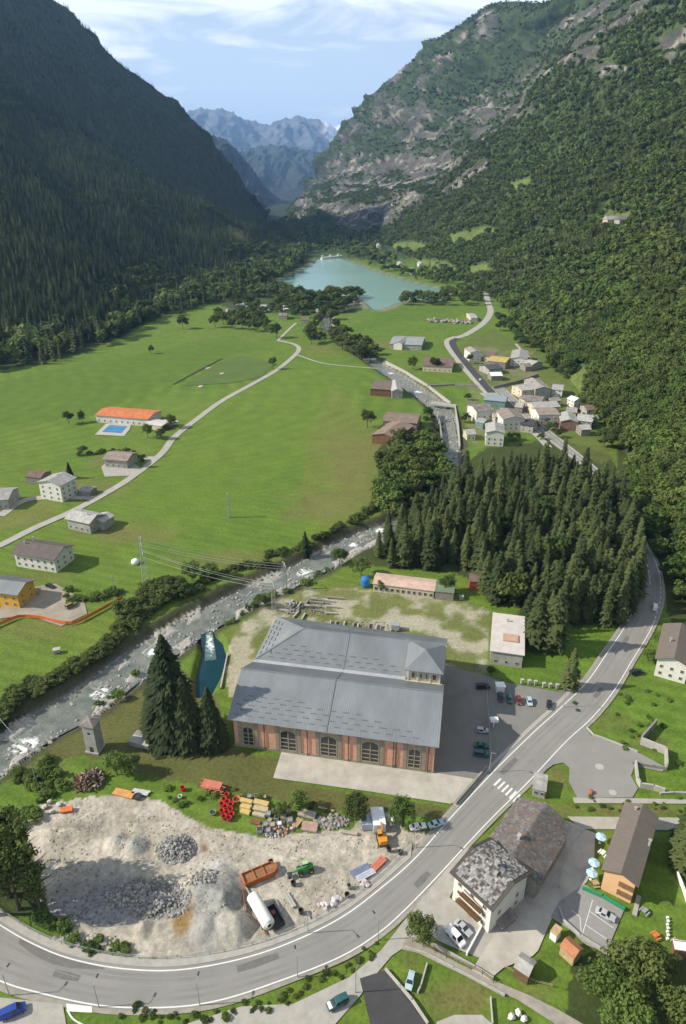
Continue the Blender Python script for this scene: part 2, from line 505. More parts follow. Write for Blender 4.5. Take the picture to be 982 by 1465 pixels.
WORK = zone(GX, GY, [(150, 965), (215, 925), (300, 985), (335, 1070), (400, 1085), (395, 1112), (500, 1135), (640, 1155), (640, 1170), (520, 1165), (430, 1150), (300, 1125), (210, 1110), (120, 1080), (60, 1085), (60, 1060)], 1, 4)
GC = mixc(GC, WORK * .85, (0.105, 0.098, 0.034))
BACK = zone(GX, GY, [(335, 900), (400, 850), (430, 838), (520, 842), (640, 856), (702, 872), (700, 968), (640, 960), (600, 930), (400, 885), (365, 945), (330, 1000), (320, 960)], 1, 5)
GC = mixc(GC, BACK * smooth(.40, .60, n2) * .92, (0.36, 0.33, 0.25))
GC = mixc(GC, BACK * (1 - smooth(.40, .60, n2)) * .7, (0.16, 0.155, 0.06))
YM = zone(GX, GY, YARD_PX, 1, 6)
GC = mixc(GC, YM, (0.375, 0.338, 0.272))
GC = mixc(GC, YM * smooth(.5, .62, n2) * .8, (0.45, 0.41, 0.34))
rut = np.abs(np.sin(GX * .9 + GY * .35 + 7 * (fbm(GX / 22, GY / 22, 3, 95) - .5)))
GC = GC * (1 - .22 * YM * (1 - smooth(.0, .22, rut)) * smooth(.45, .6, n1))[..., None]
GC = GC * (1 + .5 * YM * (fbm(GX / .9, GY / .9, 3, 97) - .5))[..., None]
GC = mixc(GC, YM * smooth(.55, .7, fbm(GX / 4, GY / 4, 4, 91)) * .6, (0.29, 0.265, 0.215))
def patch(px, py, rx, ry, c, a=1.0):
    global GC
    GC = mixc(GC, softblob(px, py, rx, ry) * YM * a, c)
patch(318, 1285, 9, 14, (0.25, 0.255, 0.24), .8); patch(295, 1300, 8, 10, (0.27, 0.27, 0.25), .8); patch(310, 1240, 5, 4, (0.45, 0.44, 0.42))
patch(262, 1312, 3.0, 5.5, (0.26, 0.17, 0.065)); patch(292, 1212, 2.2, 3, (0.24, 0.13, 0.085)); patch(300, 1180, 4, 2, (0.25, 0.22, 0.15), .7)
patch(110, 1180, 12, 2.4, (0.27, 0.25, 0.20), .8); patch(193, 1210, 3.6, 4, (0.33, 0.33, 0.31)); patch(168, 1205, 3.5, 3.5, (0.30, 0.30, 0.28)); patch(150, 1285, 22, 7, (0.26, 0.26, 0.27), .8)
patch(338, 1325, 4, 4, (0.42, 0.39, 0.33))
# forest floors
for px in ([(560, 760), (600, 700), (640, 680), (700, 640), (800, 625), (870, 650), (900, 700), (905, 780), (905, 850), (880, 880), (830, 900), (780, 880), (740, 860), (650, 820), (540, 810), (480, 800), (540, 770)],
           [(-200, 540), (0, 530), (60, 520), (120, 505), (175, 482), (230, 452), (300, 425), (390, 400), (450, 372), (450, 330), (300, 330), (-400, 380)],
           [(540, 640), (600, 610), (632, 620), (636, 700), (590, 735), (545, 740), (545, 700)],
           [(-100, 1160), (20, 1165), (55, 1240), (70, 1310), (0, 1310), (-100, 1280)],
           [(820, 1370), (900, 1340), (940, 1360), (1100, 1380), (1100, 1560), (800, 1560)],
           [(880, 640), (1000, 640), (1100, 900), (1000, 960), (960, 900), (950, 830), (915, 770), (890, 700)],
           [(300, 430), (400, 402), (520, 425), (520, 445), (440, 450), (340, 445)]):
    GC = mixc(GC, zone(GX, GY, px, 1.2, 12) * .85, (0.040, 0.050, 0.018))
for px in ([(700, 470), (760, 495), (830, 540), (850, 600), (880, 655), (860, 665), (770, 620), (700, 560), (650, 500)],):
    GC = mixc(GC, zone(GX, GY, px, 1, 14) * .6, (0.11, 0.125, 0.035))
# river banks and bed: gravel by the water, dark scrub on the meadow side
GC = GC * (1 + .55 * (fbm(GX / 2.6, GY / 2.6, 4, 47) - .5) * zone(GX, GY, [(845, 1035), (880, 985), (1100, 960), (1100, 1150), (915, 1140), (905, 1090)], 1, 15))[..., None]
GC = mixc(GC, zone(GX, GY, [(670, 495), (760, 500), (775, 545), (860, 585), (850, 612), (760, 622), (680, 640), (665, 600)], 1, 16) * smooth(.40, .62, n2) * .65, (0.21, 0.185, 0.12))
GC = mixc(GC, (1 - smooth(2.5, 4.5, D_ - W_ + 3 * (n3 - .5))) * (GY < 1100), (0.34, 0.325, 0.29))
GC = mixc(GC, (smooth(1.0, 3.0, D_ - W_) * (1 - smooth(5.5, 8, D_ - W_ + 2 * (n2 - .5)))) * (GY < 700) * .9, (0.055, 0.055, 0.028))
dlk = distline(GX, GY, LAKE, closed=True); ilk = inpoly(GX, GY, LAKE)
GC = mixc(GC, (~ilk) * (1 - smooth(2, 14, dlk + 8 * (n2 - .5))), (0.22, 0.20, 0.13))
GC = mixc(GC, ilk, (0.10, 0.16, 0.13))
# valley floor beyond the lake
GC = mixc(GC, smooth(1500, 1700, GY) * .8, (0.045, 0.070, 0.022))
GC = mixc(GC, smooth(2200, 2600, GY), (0.022, 0.034, 0.015))
ground = grid_mesh('ground', GX, GY, GZ, mat_attr('ground_earth_and_grass', fine=1.1, mid=0.09, amt=0.34, bump=0.2), GC)
tag(ground, kind='structure')

# ------------------------------------------------------------------ hills and mountains
def loft(name, foot, ridge, prof, nc=260, nr=160, disp=None, color=None, back=True, kfoot=None, mi=None, skew=1.0):
    foot = catmull(foot, nc); ridge = catmull(ridge, nc)
    v = np.linspace(0, 1, nr) ** skew
    X = foot[:, None, 0] * (1 - v) + ridge[:, None, 0] * v
    Y = foot[:, None, 1] * (1 - v) + ridge[:, None, 1] * v
    Zr = ridge[:, None, 2] if ridge.shape[1] > 2 else 0
    Zf = foot[:, None, 2] if foot.shape[1] > 2 else 0
    Z = Zf + (Zr - Zf) * prof(v)[None, :]
    V = np.repeat(v[None, :], nc, 0); U = np.repeat(np.linspace(0, 1, nc)[:, None], nr, 1)
    if disp is not None:
        dx, dy, dz = disp(X, Y, Z, U, V)
        X, Y, Z = X + dx, Y + dy, Z + dz
    if back:      # far side of the ridge
        ex = []
        dirv = ridge[:, :2] - foot[:, :2]; dirv /= np.linalg.norm(dirv, axis=1)[:, None]
        H = np.linalg.norm(ridge[:, :2] - foot[:, :2], axis=1)
        for k in (0.08, 0.25, 0.6, 1.0):
            ex.append((X[:, -1] + dirv[:, 0] * H * k, Y[:, -1] + dirv[:, 1] * H * k, Z[:, -1] * (1 - k) - 20 * k))
        Xb = np.concatenate([X] + [e[0][:, None] for e in ex], 1); Yb = np.concatenate([Y] + [e[1][:, None] for e in ex], 1); Zb = np.concatenate([Z] + [e[2][:, None] for e in ex], 1)
    else:
        Xb, Yb, Zb = X, Y, Z
    Vb = np.concatenate([V, np.ones((nc, Xb.shape[1] - nr))], 1); Ub = np.repeat(U[:, :1], Xb.shape[1], 1)
    Cc = color(Xb, Yb, Zb, Ub, Vb)
    o = grid_mesh(name, Xb, Yb, Zb, mi, Cc)
    tag(o, kind='structure')
    return o, (X, Y, Z, U, V, Cc[:, :nr])

def rp(*pts):
    return np.array([PD(a, b, D) for a, b, D in pts])

M_HILL = mat_attr('mountain_ground', fine=0.22, mid=0.012, amt=0.5, bump=1.2)
M_FARM = mat_attr('mountain_far_ground', fine=0.010, mid=0.0018, amt=0.35, bump=10.0)

# right mountain ---------------------------------------------------
R_FOOT = np.array([(175, -200, -6), (150, 60, -6), (136, 200, -6), (150, 300, -6), (165, 385, -6), (180, 520, -6), (192, 693, -6), (212, 1012, -6), (196, 1250, -6), (150, 1600, -6), (95, 2100, -8), (-30, 2700, -10), (-170, 3150, -10), (-330, 4300, -10), (-420, 5600, -10)])
R_RIDGE = np.vstack([[(620, -500, 480)], [(800, 300, 560)],
    rp((1500, -330, 1150), (1200, -260, 1500), (1060, -190, 1850), (950, -120, 2200), (860, -60, 2550), (790, 0, 2900), (735, 2, 3150), (700, 8, 3400), (655, 38, 3600), (612, 72, 3800), (560, 112, 4000), (512, 165, 4250), (480, 218, 4450), (450, 270, 4700), (412, 303, 5200))])
CLIFF = [([(415, 300), (450, 258), (480, 215), (512, 160), (560, 108), (590, 88), (640, 62), (668, 38), (670, 70), (640, 110), (640, 140), (690, 140), (690, 190), (655, 215), (630, 270), (560, 320), (500, 345), (420, 335)], 1.2),
         ([(686, 12), (712, 20), (706, 50), (688, 68), (676, 76), (682, 40)], 1.4),
         ([(560, 250), (640, 160), (690, 130), (740, 90), (770, 60), (800, 30), (850, 8), (900, -30), (960, -30), (950, 10), (900, 32), (870, 52), (850, 90), (800, 95), (765, 120), (745, 165), (700, 190), (690, 200), (650, 240), (600, 260)], 1.15),
         ([(635, 272), (700, 222), (702, 234), (650, 275), (625, 288)], 1.0), ([(940, 60), (985, 30), (1000, 60), (960, 90)], 1.0), ([(768, 330), (790, 330), (800, 370), (775, 362)], 1.2), ([(870, 425), (930, 400), (982, 440), (900, 460)], .8), ([(850, 90), (900, 95), (890, 110), (850, 112)], .9)]
def r_disp(X, Y, Z, U, V):
    k = smooth(0.08, 0.4, V) * (1 - 0.55 * smooth(.93, 1, V))
    g = fbm(U * 60 + 1.5 * V, V * 5, 5, 51, ridged=True) - 0.55
    g2 = fbm(U * 17 + 3 * V, V * 3.0, 4, 55) - 0.5
    cl = smooth(.45, .62, U)
    rel = (70 + 120 * cl) * g2 * k + (25 + 210 * cl) * g * k
    px, py = projpix(X, Y, Z)
    rk = np.zeros(X.shape)
    for poly, w in CLIFF:
        rk = np.maximum(rk, inpoly(px, py, poly) * w)
    ter = rk * 26 * (fbm(X / 60, Z / 45, 4, 58, ridged=True) - 0.5)
    fade = 1 - 0.97 * smooth(.80, 1, V)
    # the rock spur: the mountain steps back behind a line that climbs from the valley notch
    line = [(455, 335), (520, 322), (560, 302), (620, 264), (690, 208), (745, 165), (790, 108), (850, 72), (905, 24), (960, -30), (1010, -80)]
    lx = np.interp(py[::1], [p[1] for p in line][::-1], [p[0] for p in line][::-1])
    s_ = (lx - px) * .75 + 10 * (fbm(X / 60 + 4, Z / 50, 3, 59) - .5) * 2
    nzz = .65 + .7 * fbm(U * 30, V * 2, 3, 57)
    step = smooth(0, 20, s_) * (1 - smooth(45, 200, s_)) * nzz * smooth(.12, .3, V) * (1 - smooth(.82, .97, V)) * np.clip((Y - 1300) / 1500, 0, 1)
    X_ = 175 * step
    return (-rel * 0.55 + ter * -1.0) * fade + X_, rel * 0.25 * fade + X_ * .3, rel * 0.35 * fade + ter * .5 * fade
def r_color(X, Y, Z, U, V):
    px, py = projpix(X, Y, Z)
    a = fbm(X / 90, Y / 90, 4, 61); b = fbm(X / 25, Y / 25 + Z / 20, 4, 63)
    C = np.zeros(X.shape + (3,)) + np.array((0.058, 0.088, 0.026))
    C = mixc(C, smooth(.45, .65, a), (0.075, 0.108, 0.032))
    C = mixc(C, smooth(.6, .75, b) * .4, (0.085, 0.110, 0.036))
    C = mixc(C, smooth(1100, 2200, Y) * .75, (0.034, 0.054, 0.020))
    C = C * (1 + .9 * (fbm(X / 12, Y / 12 + Z / 10, 4, 175) - .5) * smooth(900, 1800, Y))[..., None]
    st = fbm(X / 22 + Y / 50, Z / 70, 5, 65); s2 = fbm(X / 70, Z / 60, 4, 67)
    w = np.zeros(X.shape)
    jx = 14 * (fbm(X / 40, Z / 40, 3, 68) - .5); jy = 14 * (fbm(X / 40 + 9, Z / 40, 3, 69) - .5)
    for poly, ww in CLIFF:
        w = np.maximum(w, inpoly(px + jx, py + jy, poly) * ww)
    rock = np.clip(w, 0, 1) * smooth(.49, .56, st * .6 + s2 * .4 + .06 * (w - .9))
    ln = [(455, 335), (520, 322), (560, 302), (620, 264), (690, 208), (745, 165), (790, 108), (850, 72), (905, 24), (960, -30), (1010, -80)]
    s_ = (np.interp(py, [p[1] for p in ln][::-1], [p[0] for p in ln][::-1]) - px) * .75
    vert = fbm(X / 16 + Y / 40, Z / 160, 4, 171)
    rock = np.clip(rock + np.exp(-((s_ - 14) / 24) ** 2) * smooth(.46, .58, vert) * (Y > 1500) * .9, 0, 1)
    r1 = mixc(np.zeros(X.shape + (3,)) + np.array((0.075, 0.070, 0.064)), smooth(.46, .66, b), (0.27, 0.245, 0.215))
    r1 = mixc(r1, smooth(.46, .56, fbm(X / 14 + Y / 30, Z / 130, 4, 169)) * .8, (0.075, 0.075, 0.062))  # dark vertical streaks paint gully shading onto the rock
    C = C * (1 - rock[..., None]) + r1 * rock[..., None]
    for poly in ([(640, 335), (700, 322), (720, 330), (650, 350)], [(560, 350), (590, 345), (620, 352), (600, 362), (560, 360)], [(670, 380), (700, 376), (702, 395), (675, 400)], [(500, 350), (540, 348), (560, 365), (520, 372)], [(860, 312), (905, 304), (900, 328), (866, 332)], [(730, 262), (760, 255), (765, 266), (735, 272)], [(820, 395), (850, 388), (848, 400), (824, 404)], [(930, 300), (960, 292), (962, 302), (934, 308)],
                 [(808, 555), (815, 527), (838, 525), (842, 560), (830, 578)], [(865, 662), (920, 645), (935, 655), (900, 672), (870, 680)], [(580, 372), (640, 375), (660, 395), (620, 396), (580, 385)]):
        C = mixc(C, inpoly(px + jx * .5, py + jy * .5, poly) * .9, (0.115, 0.155, 0.038))
    global _rrock
    _rrock = rock
    return np.clip(C, 0.004, 1)
r_prof = lambda v: 0.86 * v + 0.14 * v ** 2 * (3 - 2 * v)
mountain_r, RG = loft('mountain_right', R_FOOT, R_RIDGE, r_prof, 520, 240, r_disp, r_color, mi=M_HILL)
R_ROCK = _rrock[:, :RG[0].shape[1]]

# left spur (nearer) and left mountain (behind) ----------------------
L1_FOOT = np.array([(-520, -100, -6), (-470, 200, -6), (-420, 420, -6), (-325, 640, -6), (-250, 722, -6), (-236, 800, -6), (-240, 1000, -6), (-218, 1200, -6), (-160, 1400, -6), (-115, 1560, -6), (-95, 1760, -6), (-130, 2300, -8)])
L1_RIDGE = np.vstack([[(-980, 300, 440), (-980, 800, 440), (-950, 1250, 430)], rp((-80, 70, 1800), (0, 115, 1720), (66, 153, 1690), (120, 186, 1670), (168, 224, 1680), (225, 262, 1700), (280, 290, 1760), (335, 308, 1950), (385, 322, 2100), (420, 335, 2500))])
def l_disp(X, Y, Z, U, V):
    k = smooth(0.05, 0.3, V) * (1 - .6 * smooth(.9, 1, V))
    r = (fbm(U * 24 + V, V * 4, 4, 71) - .5) * 70 * k
    return r * .4, r * .2, r * .5
def l_color(X, Y, Z, U, V):
    a = fbm(X / 60, Y / 60, 4, 73)
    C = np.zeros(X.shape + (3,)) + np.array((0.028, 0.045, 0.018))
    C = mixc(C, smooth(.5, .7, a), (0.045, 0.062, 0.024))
    px, py = projpix(X, Y, Z)
    C = mixc(C, inpoly(px, py, [(325, 322), (350, 330), (352, 345), (338, 348), (325, 335)]) * .9, (0.14, 0.14, 0.045))
    C = mixc(C, inpoly(px, py, [(360, 372), (400, 382), (420, 380), (400, 392), (370, 388)]) * .9, (0.10, 0.12, 0.035))
    return np.clip(C, 0.004, 1)
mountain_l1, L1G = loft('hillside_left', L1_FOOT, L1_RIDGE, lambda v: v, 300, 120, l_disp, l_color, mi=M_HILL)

L2_FOOT = np.array([(-700, 1000, -10), (-620, 1500, -10), (-420, 2000, -10), (-360, 2400, -10), (-340, 2800, -10), (-350, 3400, -10), (-420, 4200, -10)])
L2_RIDGE = rp((-300, -420, 2300), (-100, -160, 2650), (0, -60, 2850), (74, 0, 3000), (120, 44, 3050), (165, 85, 3080), (205, 116, 3100), (252, 152, 3120), (280, 188, 3140), (302, 222, 3160), (332, 266, 3200), (352, 290, 3300), (374, 300, 3600))
def l2_disp(X, Y, Z, U, V):
    k = smooth(0.05, 0.3, V) * (1 - .8 * smooth(.93, 1, V))
    r = (fbm(U * 20 + V, V * 3, 5, 81, ridged=True) - .5) * 150 * k
    return r * .5, r * .2, r * .3 + 8 * (fbm(U * 150, V * 20, 3, 83) - .5)
def l2_color(X, Y, Z, U, V):
    b = fbm(X / 50, Z / 50, 4, 85)
    C = np.zeros(X.shape + (3,)) + np.array((0.035, 0.052, 0.022))
    return mixc(C, smooth(.62, .8, b) * .5 * smooth(.4, .8, U), (0.12, 0.11, 0.10))
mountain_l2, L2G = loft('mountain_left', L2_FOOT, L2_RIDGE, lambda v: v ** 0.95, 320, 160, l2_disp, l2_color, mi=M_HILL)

# distant ranges ---------------------------------------------------
def far_range(name, pts, depth, zf, amp, base, rocky, snow=None, seed=90, prof=lambda v: v ** .9):
    rid = rp(*pts)
    ft = rid.copy(); ft[:, 1] -= depth; ft[:, 2] = zf
    def dsp(X, Y, Z, U, V):
        k = smooth(.02, .3, V)
        r = (fbm(U * 22 + V * 2, V * 5, 6, seed, ridged=True) - .5) * amp * k
        top = smooth(.86, 1, V)
        j = (fbm(U * 70, V * 2, 4, seed + 4, ridged=True) - .5) * amp * .22 * top
        return r * .4 * (1 - top), -r * (1 - top * .7), r * .4 * (1 - top) + j
    def colr(X, Y, Z, U, V):
        b = fbm(U * 60, V * 16, 5, seed + 7)
        C = np.zeros(X.shape + (3,)) + np.array(base)
        C = mixc(C, smooth(.42, .62, b + .35 * (V - .6)), rocky)
        if snow is not None:
            C = mixc(C, snow(U, V, b), (0.8, 0.82, 0.85))
        return C
    return loft(name, ft, rid, prof, 260, 90, dsp, colr, mi=M_FARM)
far_range('mountain_spur_far', [(150, 210, 6400), (230, 192, 6400), (290, 190, 6400), (318, 200, 6400), (338, 214, 6450), (352, 232, 6500), (372, 258, 6550), (392, 286, 6600), (405, 306, 6700), (420, 322, 6800)], 1500, -20, 260, (0.018, 0.028, 0.018), (0.026, 0.036, 0.024), seed=101)
far_range('mountain_mid_far', [(240, 250, 10500), (330, 222, 10500), (352, 214, 10500), (385, 209, 10500), (405, 209, 10500), (440, 216, 10500), (475, 224, 10600), (520, 250, 10600), (620, 300, 10600)], 2600, -20, 380, (0.026, 0.038, 0.026), (0.035, 0.046, 0.034), seed=111)
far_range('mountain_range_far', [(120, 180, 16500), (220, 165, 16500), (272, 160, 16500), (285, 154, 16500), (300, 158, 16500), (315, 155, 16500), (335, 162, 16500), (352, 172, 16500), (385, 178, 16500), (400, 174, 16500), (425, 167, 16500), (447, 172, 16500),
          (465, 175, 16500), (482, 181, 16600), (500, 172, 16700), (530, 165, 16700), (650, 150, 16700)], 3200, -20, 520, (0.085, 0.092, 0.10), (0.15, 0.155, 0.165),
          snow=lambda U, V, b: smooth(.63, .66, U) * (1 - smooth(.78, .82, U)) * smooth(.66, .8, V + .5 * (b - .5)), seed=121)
# closing hill where the valley bends away
far_range('valley_end_hill', [(330, 296, 5400), (380, 297, 5400), (410, 304, 5400), (440, 300, 5400), (520, 290, 5400)], 700, -20, 60, (0.02, 0.03, 0.016), (0.025, 0.035, 0.018), seed=131)
# ================================================================== WATER
def mat_water(name, deep, shallow, foam=True, rough=0.08, bump=0.08, bs=1.2, nscale=0.25):
    m, nt, b = nodes_of(name)
    N, L = nt.nodes, nt.links
    g = N.new('ShaderNodeNewGeometry')
    n = N.new('ShaderNodeTexNoise'); n.inputs['Scale'].default_value = nscale; n.inputs['Detail'].default_value = 5
    L.new(g.outputs['Position'], n.inputs['Vector'])
    r = N.new('ShaderNodeValToRGB')
    r.color_ramp.elements[0].position = .35; r.color_ramp.elements[0].color = (*deep, 1)
    r.color_ramp.elements[1].position = .65; r.color_ramp.elements[1].color = (*shallow, 1)
    L.new(n.outputs['Fac'], r.inputs['Fac'])
    out = r.outputs['Color']
    b.inputs['Roughness'].default_value = rough
    b.inputs['IOR'].default_value = 1.33
    if foam:
        at = N.new('ShaderNodeAttribute'); at.attribute_name = 'col'
        n2 = N.new('ShaderNodeTexNoise'); n2.inputs['Scale'].default_value = 0.8; n2.inputs['Detail'].default_value = 6; n2.inputs['Roughness'].default_value = .7
        L.new(g.outputs['Position'], n2.inputs['Vector'])
        ad = N.new('ShaderNodeMath'); ad.operation = 'MULTIPLY_ADD'; ad.inputs[1].default_value = 1.0
        sp = N.new('ShaderNodeSeparateColor'); L.new(at.outputs['Color'], sp.inputs['Color'])
        L.new(n2.outputs['Fac'], ad.inputs[0]); L.new(sp.outputs['Red'], ad.inputs[2])
        mr = N.new('ShaderNodeMapRange'); mr.inputs['From Min'].default_value = 0.80; mr.inputs['From Max'].default_value = 1.02
        L.new(ad.outputs[0], mr.inputs['Value'])
        mx = N.new('ShaderNodeMixRGB'); mx.inputs['Color2'].default_value = (.78, .82, .80, 1)
        L.new(mr.outputs['Result'], mx.inputs['Fac']); L.new(out, mx.inputs['Color1']); out = mx.outputs['Color']
        mr2 = N.new('ShaderNodeMapRange'); mr2.inputs['To Min'].default_value = rough; mr2.inputs['To Max'].default_value = .8
        L.new(mr.outputs['Result'], mr2.inputs['Value']); L.new(mr2.outputs['Result'], b.inputs['Roughness'])
    L.new(out, b.inputs['Base Color'])
    bp = N.new('ShaderNodeBump'); bp.inputs['Distance'].default_value = bump
    n3 = N.new('ShaderNodeTexNoise'); n3.inputs['Scale'].default_value = bs; n3.inputs['Detail'].default_value = 4
    L.new(g.outputs['Position'], n3.inputs['Vector']); L.new(n3.outputs['Fac'], bp.inputs['Height']); L.new(bp.outputs['Normal'], b.inputs['Normal'])
    return m
WZ = -2.7
nr_ = 700
rc = catmull(np.column_stack([RIVW, RIVH]), nr_)
tg = np.gradient(rc[:, :2], axis=0); tg /= np.linalg.norm(tg, axis=1)[:, None]
nrm = np.stack([-tg[:, 1], tg[:, 0]], 1)
ks = np.linspace(-1.15, 1.15, 24)
WX = rc[:, None, 0] + nrm[:, None, 0] * rc[:, None, 2] * ks; WY = rc[:, None, 1] + nrm[:, None, 1] * rc[:, None, 2] * ks
foamv = 0.26 * fbm(WX / 6, WY / 6, 3, 201)
WEIRS = [(36, 1058, 6.5), (142, 984, 5.0), (222, 922, 6.5), (437, 812, 6.0), (545, 752, 5.0), (620, 752, 8), (505, 772, 3.5), (600, 556, 6), (560, 530, 6)]
for px, py, r_ in WEIRS:
    c = P(px, py); q = np.hypot(WX - c[0], WY - c[1]) / r_
    foamv = foamv + 0.42 * (1 - smooth(.1, 1.0, q + .5 * (fbm(WX / 2, WY / 2, 3, 207) - .5)))
FZ = np.full(WX.shape, WZ) + 0.25 * (fbm(WX / 2, WY / 2, 3, 203) - .5)
river = grid_mesh('river', WX, WY, FZ, mat_water('river_water', (0.120, 0.138, 0.118), (0.200, 0.210, 0.180), bump=.25, bs=1.3), np.stack([foamv] * 3, -1))
tag(river, kind='structure')
lake = flat_poly('lake', LAKE + (LAKE - LAKE.mean(0)) * 0.012, -1.2, mat_water('lake_water', (0.160, 0.285, 0.235), (0.19, 0.33, 0.27), foam=False, rough=.2, bump=.03, bs=.5, nscale=.006))
tag(lake, kind='structure')
TAILB = TAIL + (TAIL - TAIL.mean(0)) * .12
tail = flat_poly('tailrace_pool', TAILB, -2.2, mat_water('pool_water', (0.004, 0.030, 0.040), (0.006, 0.042, 0.055), foam=False, bump=.04))
tag(tail, kind='structure')
# chute of white water falling into the pool
A = np.array(XY(299, 899)); B = np.array(XY(301, 938)); dv = (B - A) / np.linalg.norm(B - A); nv = np.array([-dv[1], dv[0]])
tt_ = np.linspace(0, 1, 30)[:, None]; kk_ = np.linspace(-1, 1, 12)[None, :]
CXX = A[0] + (B[0] - A[0]) * tt_ + nv[0] * kk_ * (1.2 + .9 * tt_) ; CYY = A[1] + (B[1] - A[1]) * tt_ + nv[1] * kk_ * (1.2 + .9 * tt_)
CZZ = -1.7 - .42 * smooth(.1, .7, tt_) + .3 * (fbm(CXX / .8, CYY / .8, 3, 77) - .5) + 0 * kk_
tag(grid_mesh('water_chute', CXX, CYY, CZZ, MATS.get('x') or mat_water('chute_water', (.05, .12, .12), (.1, .16, .15), bump=.3, bs=2.0), np.repeat((.05 + .42 * np.sin(np.pi * np.clip(tt_ * .8 + .15, 0, 1)) * (1 - .5 * kk_ ** 2))[..., None], 3, -1)), kind='structure')
# stones in and along the river
st = MB(); cnt = 0
while cnt < 1900:
    i = random.randrange(0, 400); k = random.uniform(-1.25, 1.25)
    x = rc[i, 0] + nrm[i, 0] * rc[i, 2] * k; y = rc[i, 1] + nrm[i, 1] * rc[i, 2] * k
    dens = fbm(np.array([x / 7]), np.array([y / 7]), 3, 210)[0]
    if abs(k) < .9 and dens < .50: continue
    cnt += 1
    z = float(ground_z(np.array([x]), np.array([y]))[0]) if abs(k) > .85 else WZ
    g_ = random.uniform(.75, 1.15)
    st.rock(x, y, max(z, WZ - .1) + .05, random.uniform(.2, .8), c=(.33 * g_, .31 * g_, .28 * g_))
M_STONE = mat_attr('stone_grey', fine=1.5, mid=.4, amt=.3)
tag(st.build('river_stones', M_STONE), kind='stuff')
M_CONC = mat('concrete', (.40, .385, .35), rough=.85, var=.14, scale=.7, bump=.01)
M_CONCD = mat('concrete_weathered', (.25, .24, .215), rough=.9, var=.25, scale=.6)
for (a, b, lab) in (((8, 1046), (52, 1066), 'low curved concrete weir with white water below it at the left edge of the river'),
                    ((128, 974), (166, 990), 'short concrete weir sill across the river behind the small transformer tower'),
                    ((207, 908), (232, 930), 'concrete weir sill in the river left of the two tall firs'),
                    ((428, 818), (462, 806), 'concrete weir sill in the river beyond the lattice masts')):
    p, q = XY(*a), XY(*b); m = MB()
    L_ = math.hypot(q[0] - p[0], q[1] - p[1])
    m.box((p[0] + q[0]) / 2, (p[1] + q[1]) / 2, WZ - .3, L_, .8, 1.0, math.atan2(q[1] - p[1], q[0] - p[0]))
    tag(m.build('weir', M_CONCD), lab, 'weir')

# ================================================================== ROADS AND PAVED GROUND
M_ASPH = mat('asphalt', (.245, .238, .218), rough=.9, var=.10, scale=.09, bump=.01, bscale=3, coords='pos')
M_ASPHD = mat('asphalt_dark', (.060, .058, .060), rough=.9, var=.16, scale=.3, coords='pos')
M_PAVE = mat('pavement', (.36, .34, .30), rough=.9, var=.14, scale=.5, coords='pos')
M_LINE = mat('road_paint', (.68, .68, .65), rough=.7, var=.12, scale=1.5, coords='pos')
M_GRAV = mat('gravel_path', (.30, .275, .23), rough=.95, var=.2, scale=.5, coords='pos')
M_APRON = mat('apron_concrete', (.42, .39, .335), rough=.9, var=.22, scale=.18, coords='pos', bump=.01)
RL = polyP([(-160, 1205), (-80, 1265), (0, 1320), (50, 1349), (100, 1369), (170, 1383), (250, 1386), (340, 1371), (418, 1345), (487, 1311), (540, 1272), (590, 1229), (640, 1172), (700, 1107), (760, 1048), (800, 1012), (838, 975), (868, 932), (893, 895), (908, 862), (913, 830), (909, 800), (903, 775), (893, 750), (878, 720), (850, 680), (800, 640), (765, 612), (735, 580), (708, 555)])
RR = polyP([(-160, 1310), (-80, 1368), (0, 1408), (58, 1425), (150, 1443), (250, 1444), (320, 1433), (393, 1409), (489, 1371), (545, 1336), (582, 1303), (630, 1253), (670, 1209), (712, 1165), (760, 1118), (812, 1062), (850, 1027), (880, 990), (905, 948), (932, 903), (946, 868), (948, 838), (940, 805), (925, 778), (912, 752), (895, 722), (865, 680), (812, 636), (776, 608), (745, 577), (716, 550)])
verge = tag(strip('road_verge', RL, RR, .012, M_GRAV, 240, x0=-.16, x1=1.09), kind='structure')
road = strip('main_road', RL, RR, .04, M_ASPH, 240, x0=-.07); tag(road, kind='structure')
def rpt(s, t, z=.05):
    i = s * 239; a = int(i); f = i - a
    L_ = _A[a] * (1 - f) + _A[min(a + 1, 239)] * f; R_ = _B[a] * (1 - f) + _B[min(a + 1, 239)] * f
    return L_ * (1 - t) + R_ * t
_A = catmull(RL, 240); _B = catmull(RR, 240)
def roadline(t, s0, s1, w, name='edge_line', dash=None, z=.048, m=M_LINE, parent=None):
    mb = MB(); n = 400; s = s0
    arc = 0; last = None; on = True
    for k in range(n):
        sa = s0 + (s1 - s0) * k / n; sb = s0 + (s1 - s0) * (k + 1) / n
        a = rpt(sa, t); b = rpt(sb, t); d = b - a; L_ = np.linalg.norm(d); arc += L_
        if dash and (arc % (dash[0] + dash[1])) > dash[0]: continue
        nn = np.array([-d[1], d[0]]) / max(L_, 1e-6) * w / 2
        mb.face([(a[0] - nn[0], a[1] - nn[1], z), (b[0] - nn[0], b[1] - nn[1], z), (b[0] + nn[0], b[1] + nn[1], z), (a[0] + nn[0], a[1] + nn[1], z)])
    o = mb.build(name, m, parent or road); return o
roadline(.05, 0, .97, .28); roadline(.955, 0, .45, .28)
roadline(.955, .50, .97, .24)
roadline(.93, .452, .5, .22, dash=(2, 2), name='broken_edge_line')
roadline(.47, .0, .48, .10, name='old_centre_line', m=mat('road_paint_worn', (.27, .265, .25), var=.1, coords='pos'))
roadline(.52, .50, .97, .22, name='centre_line', dash=(3, 2))
roadline(.10, .06, .30, 1.5, name='dark_patch', m=M_ASPHD, z=.044) if False else None
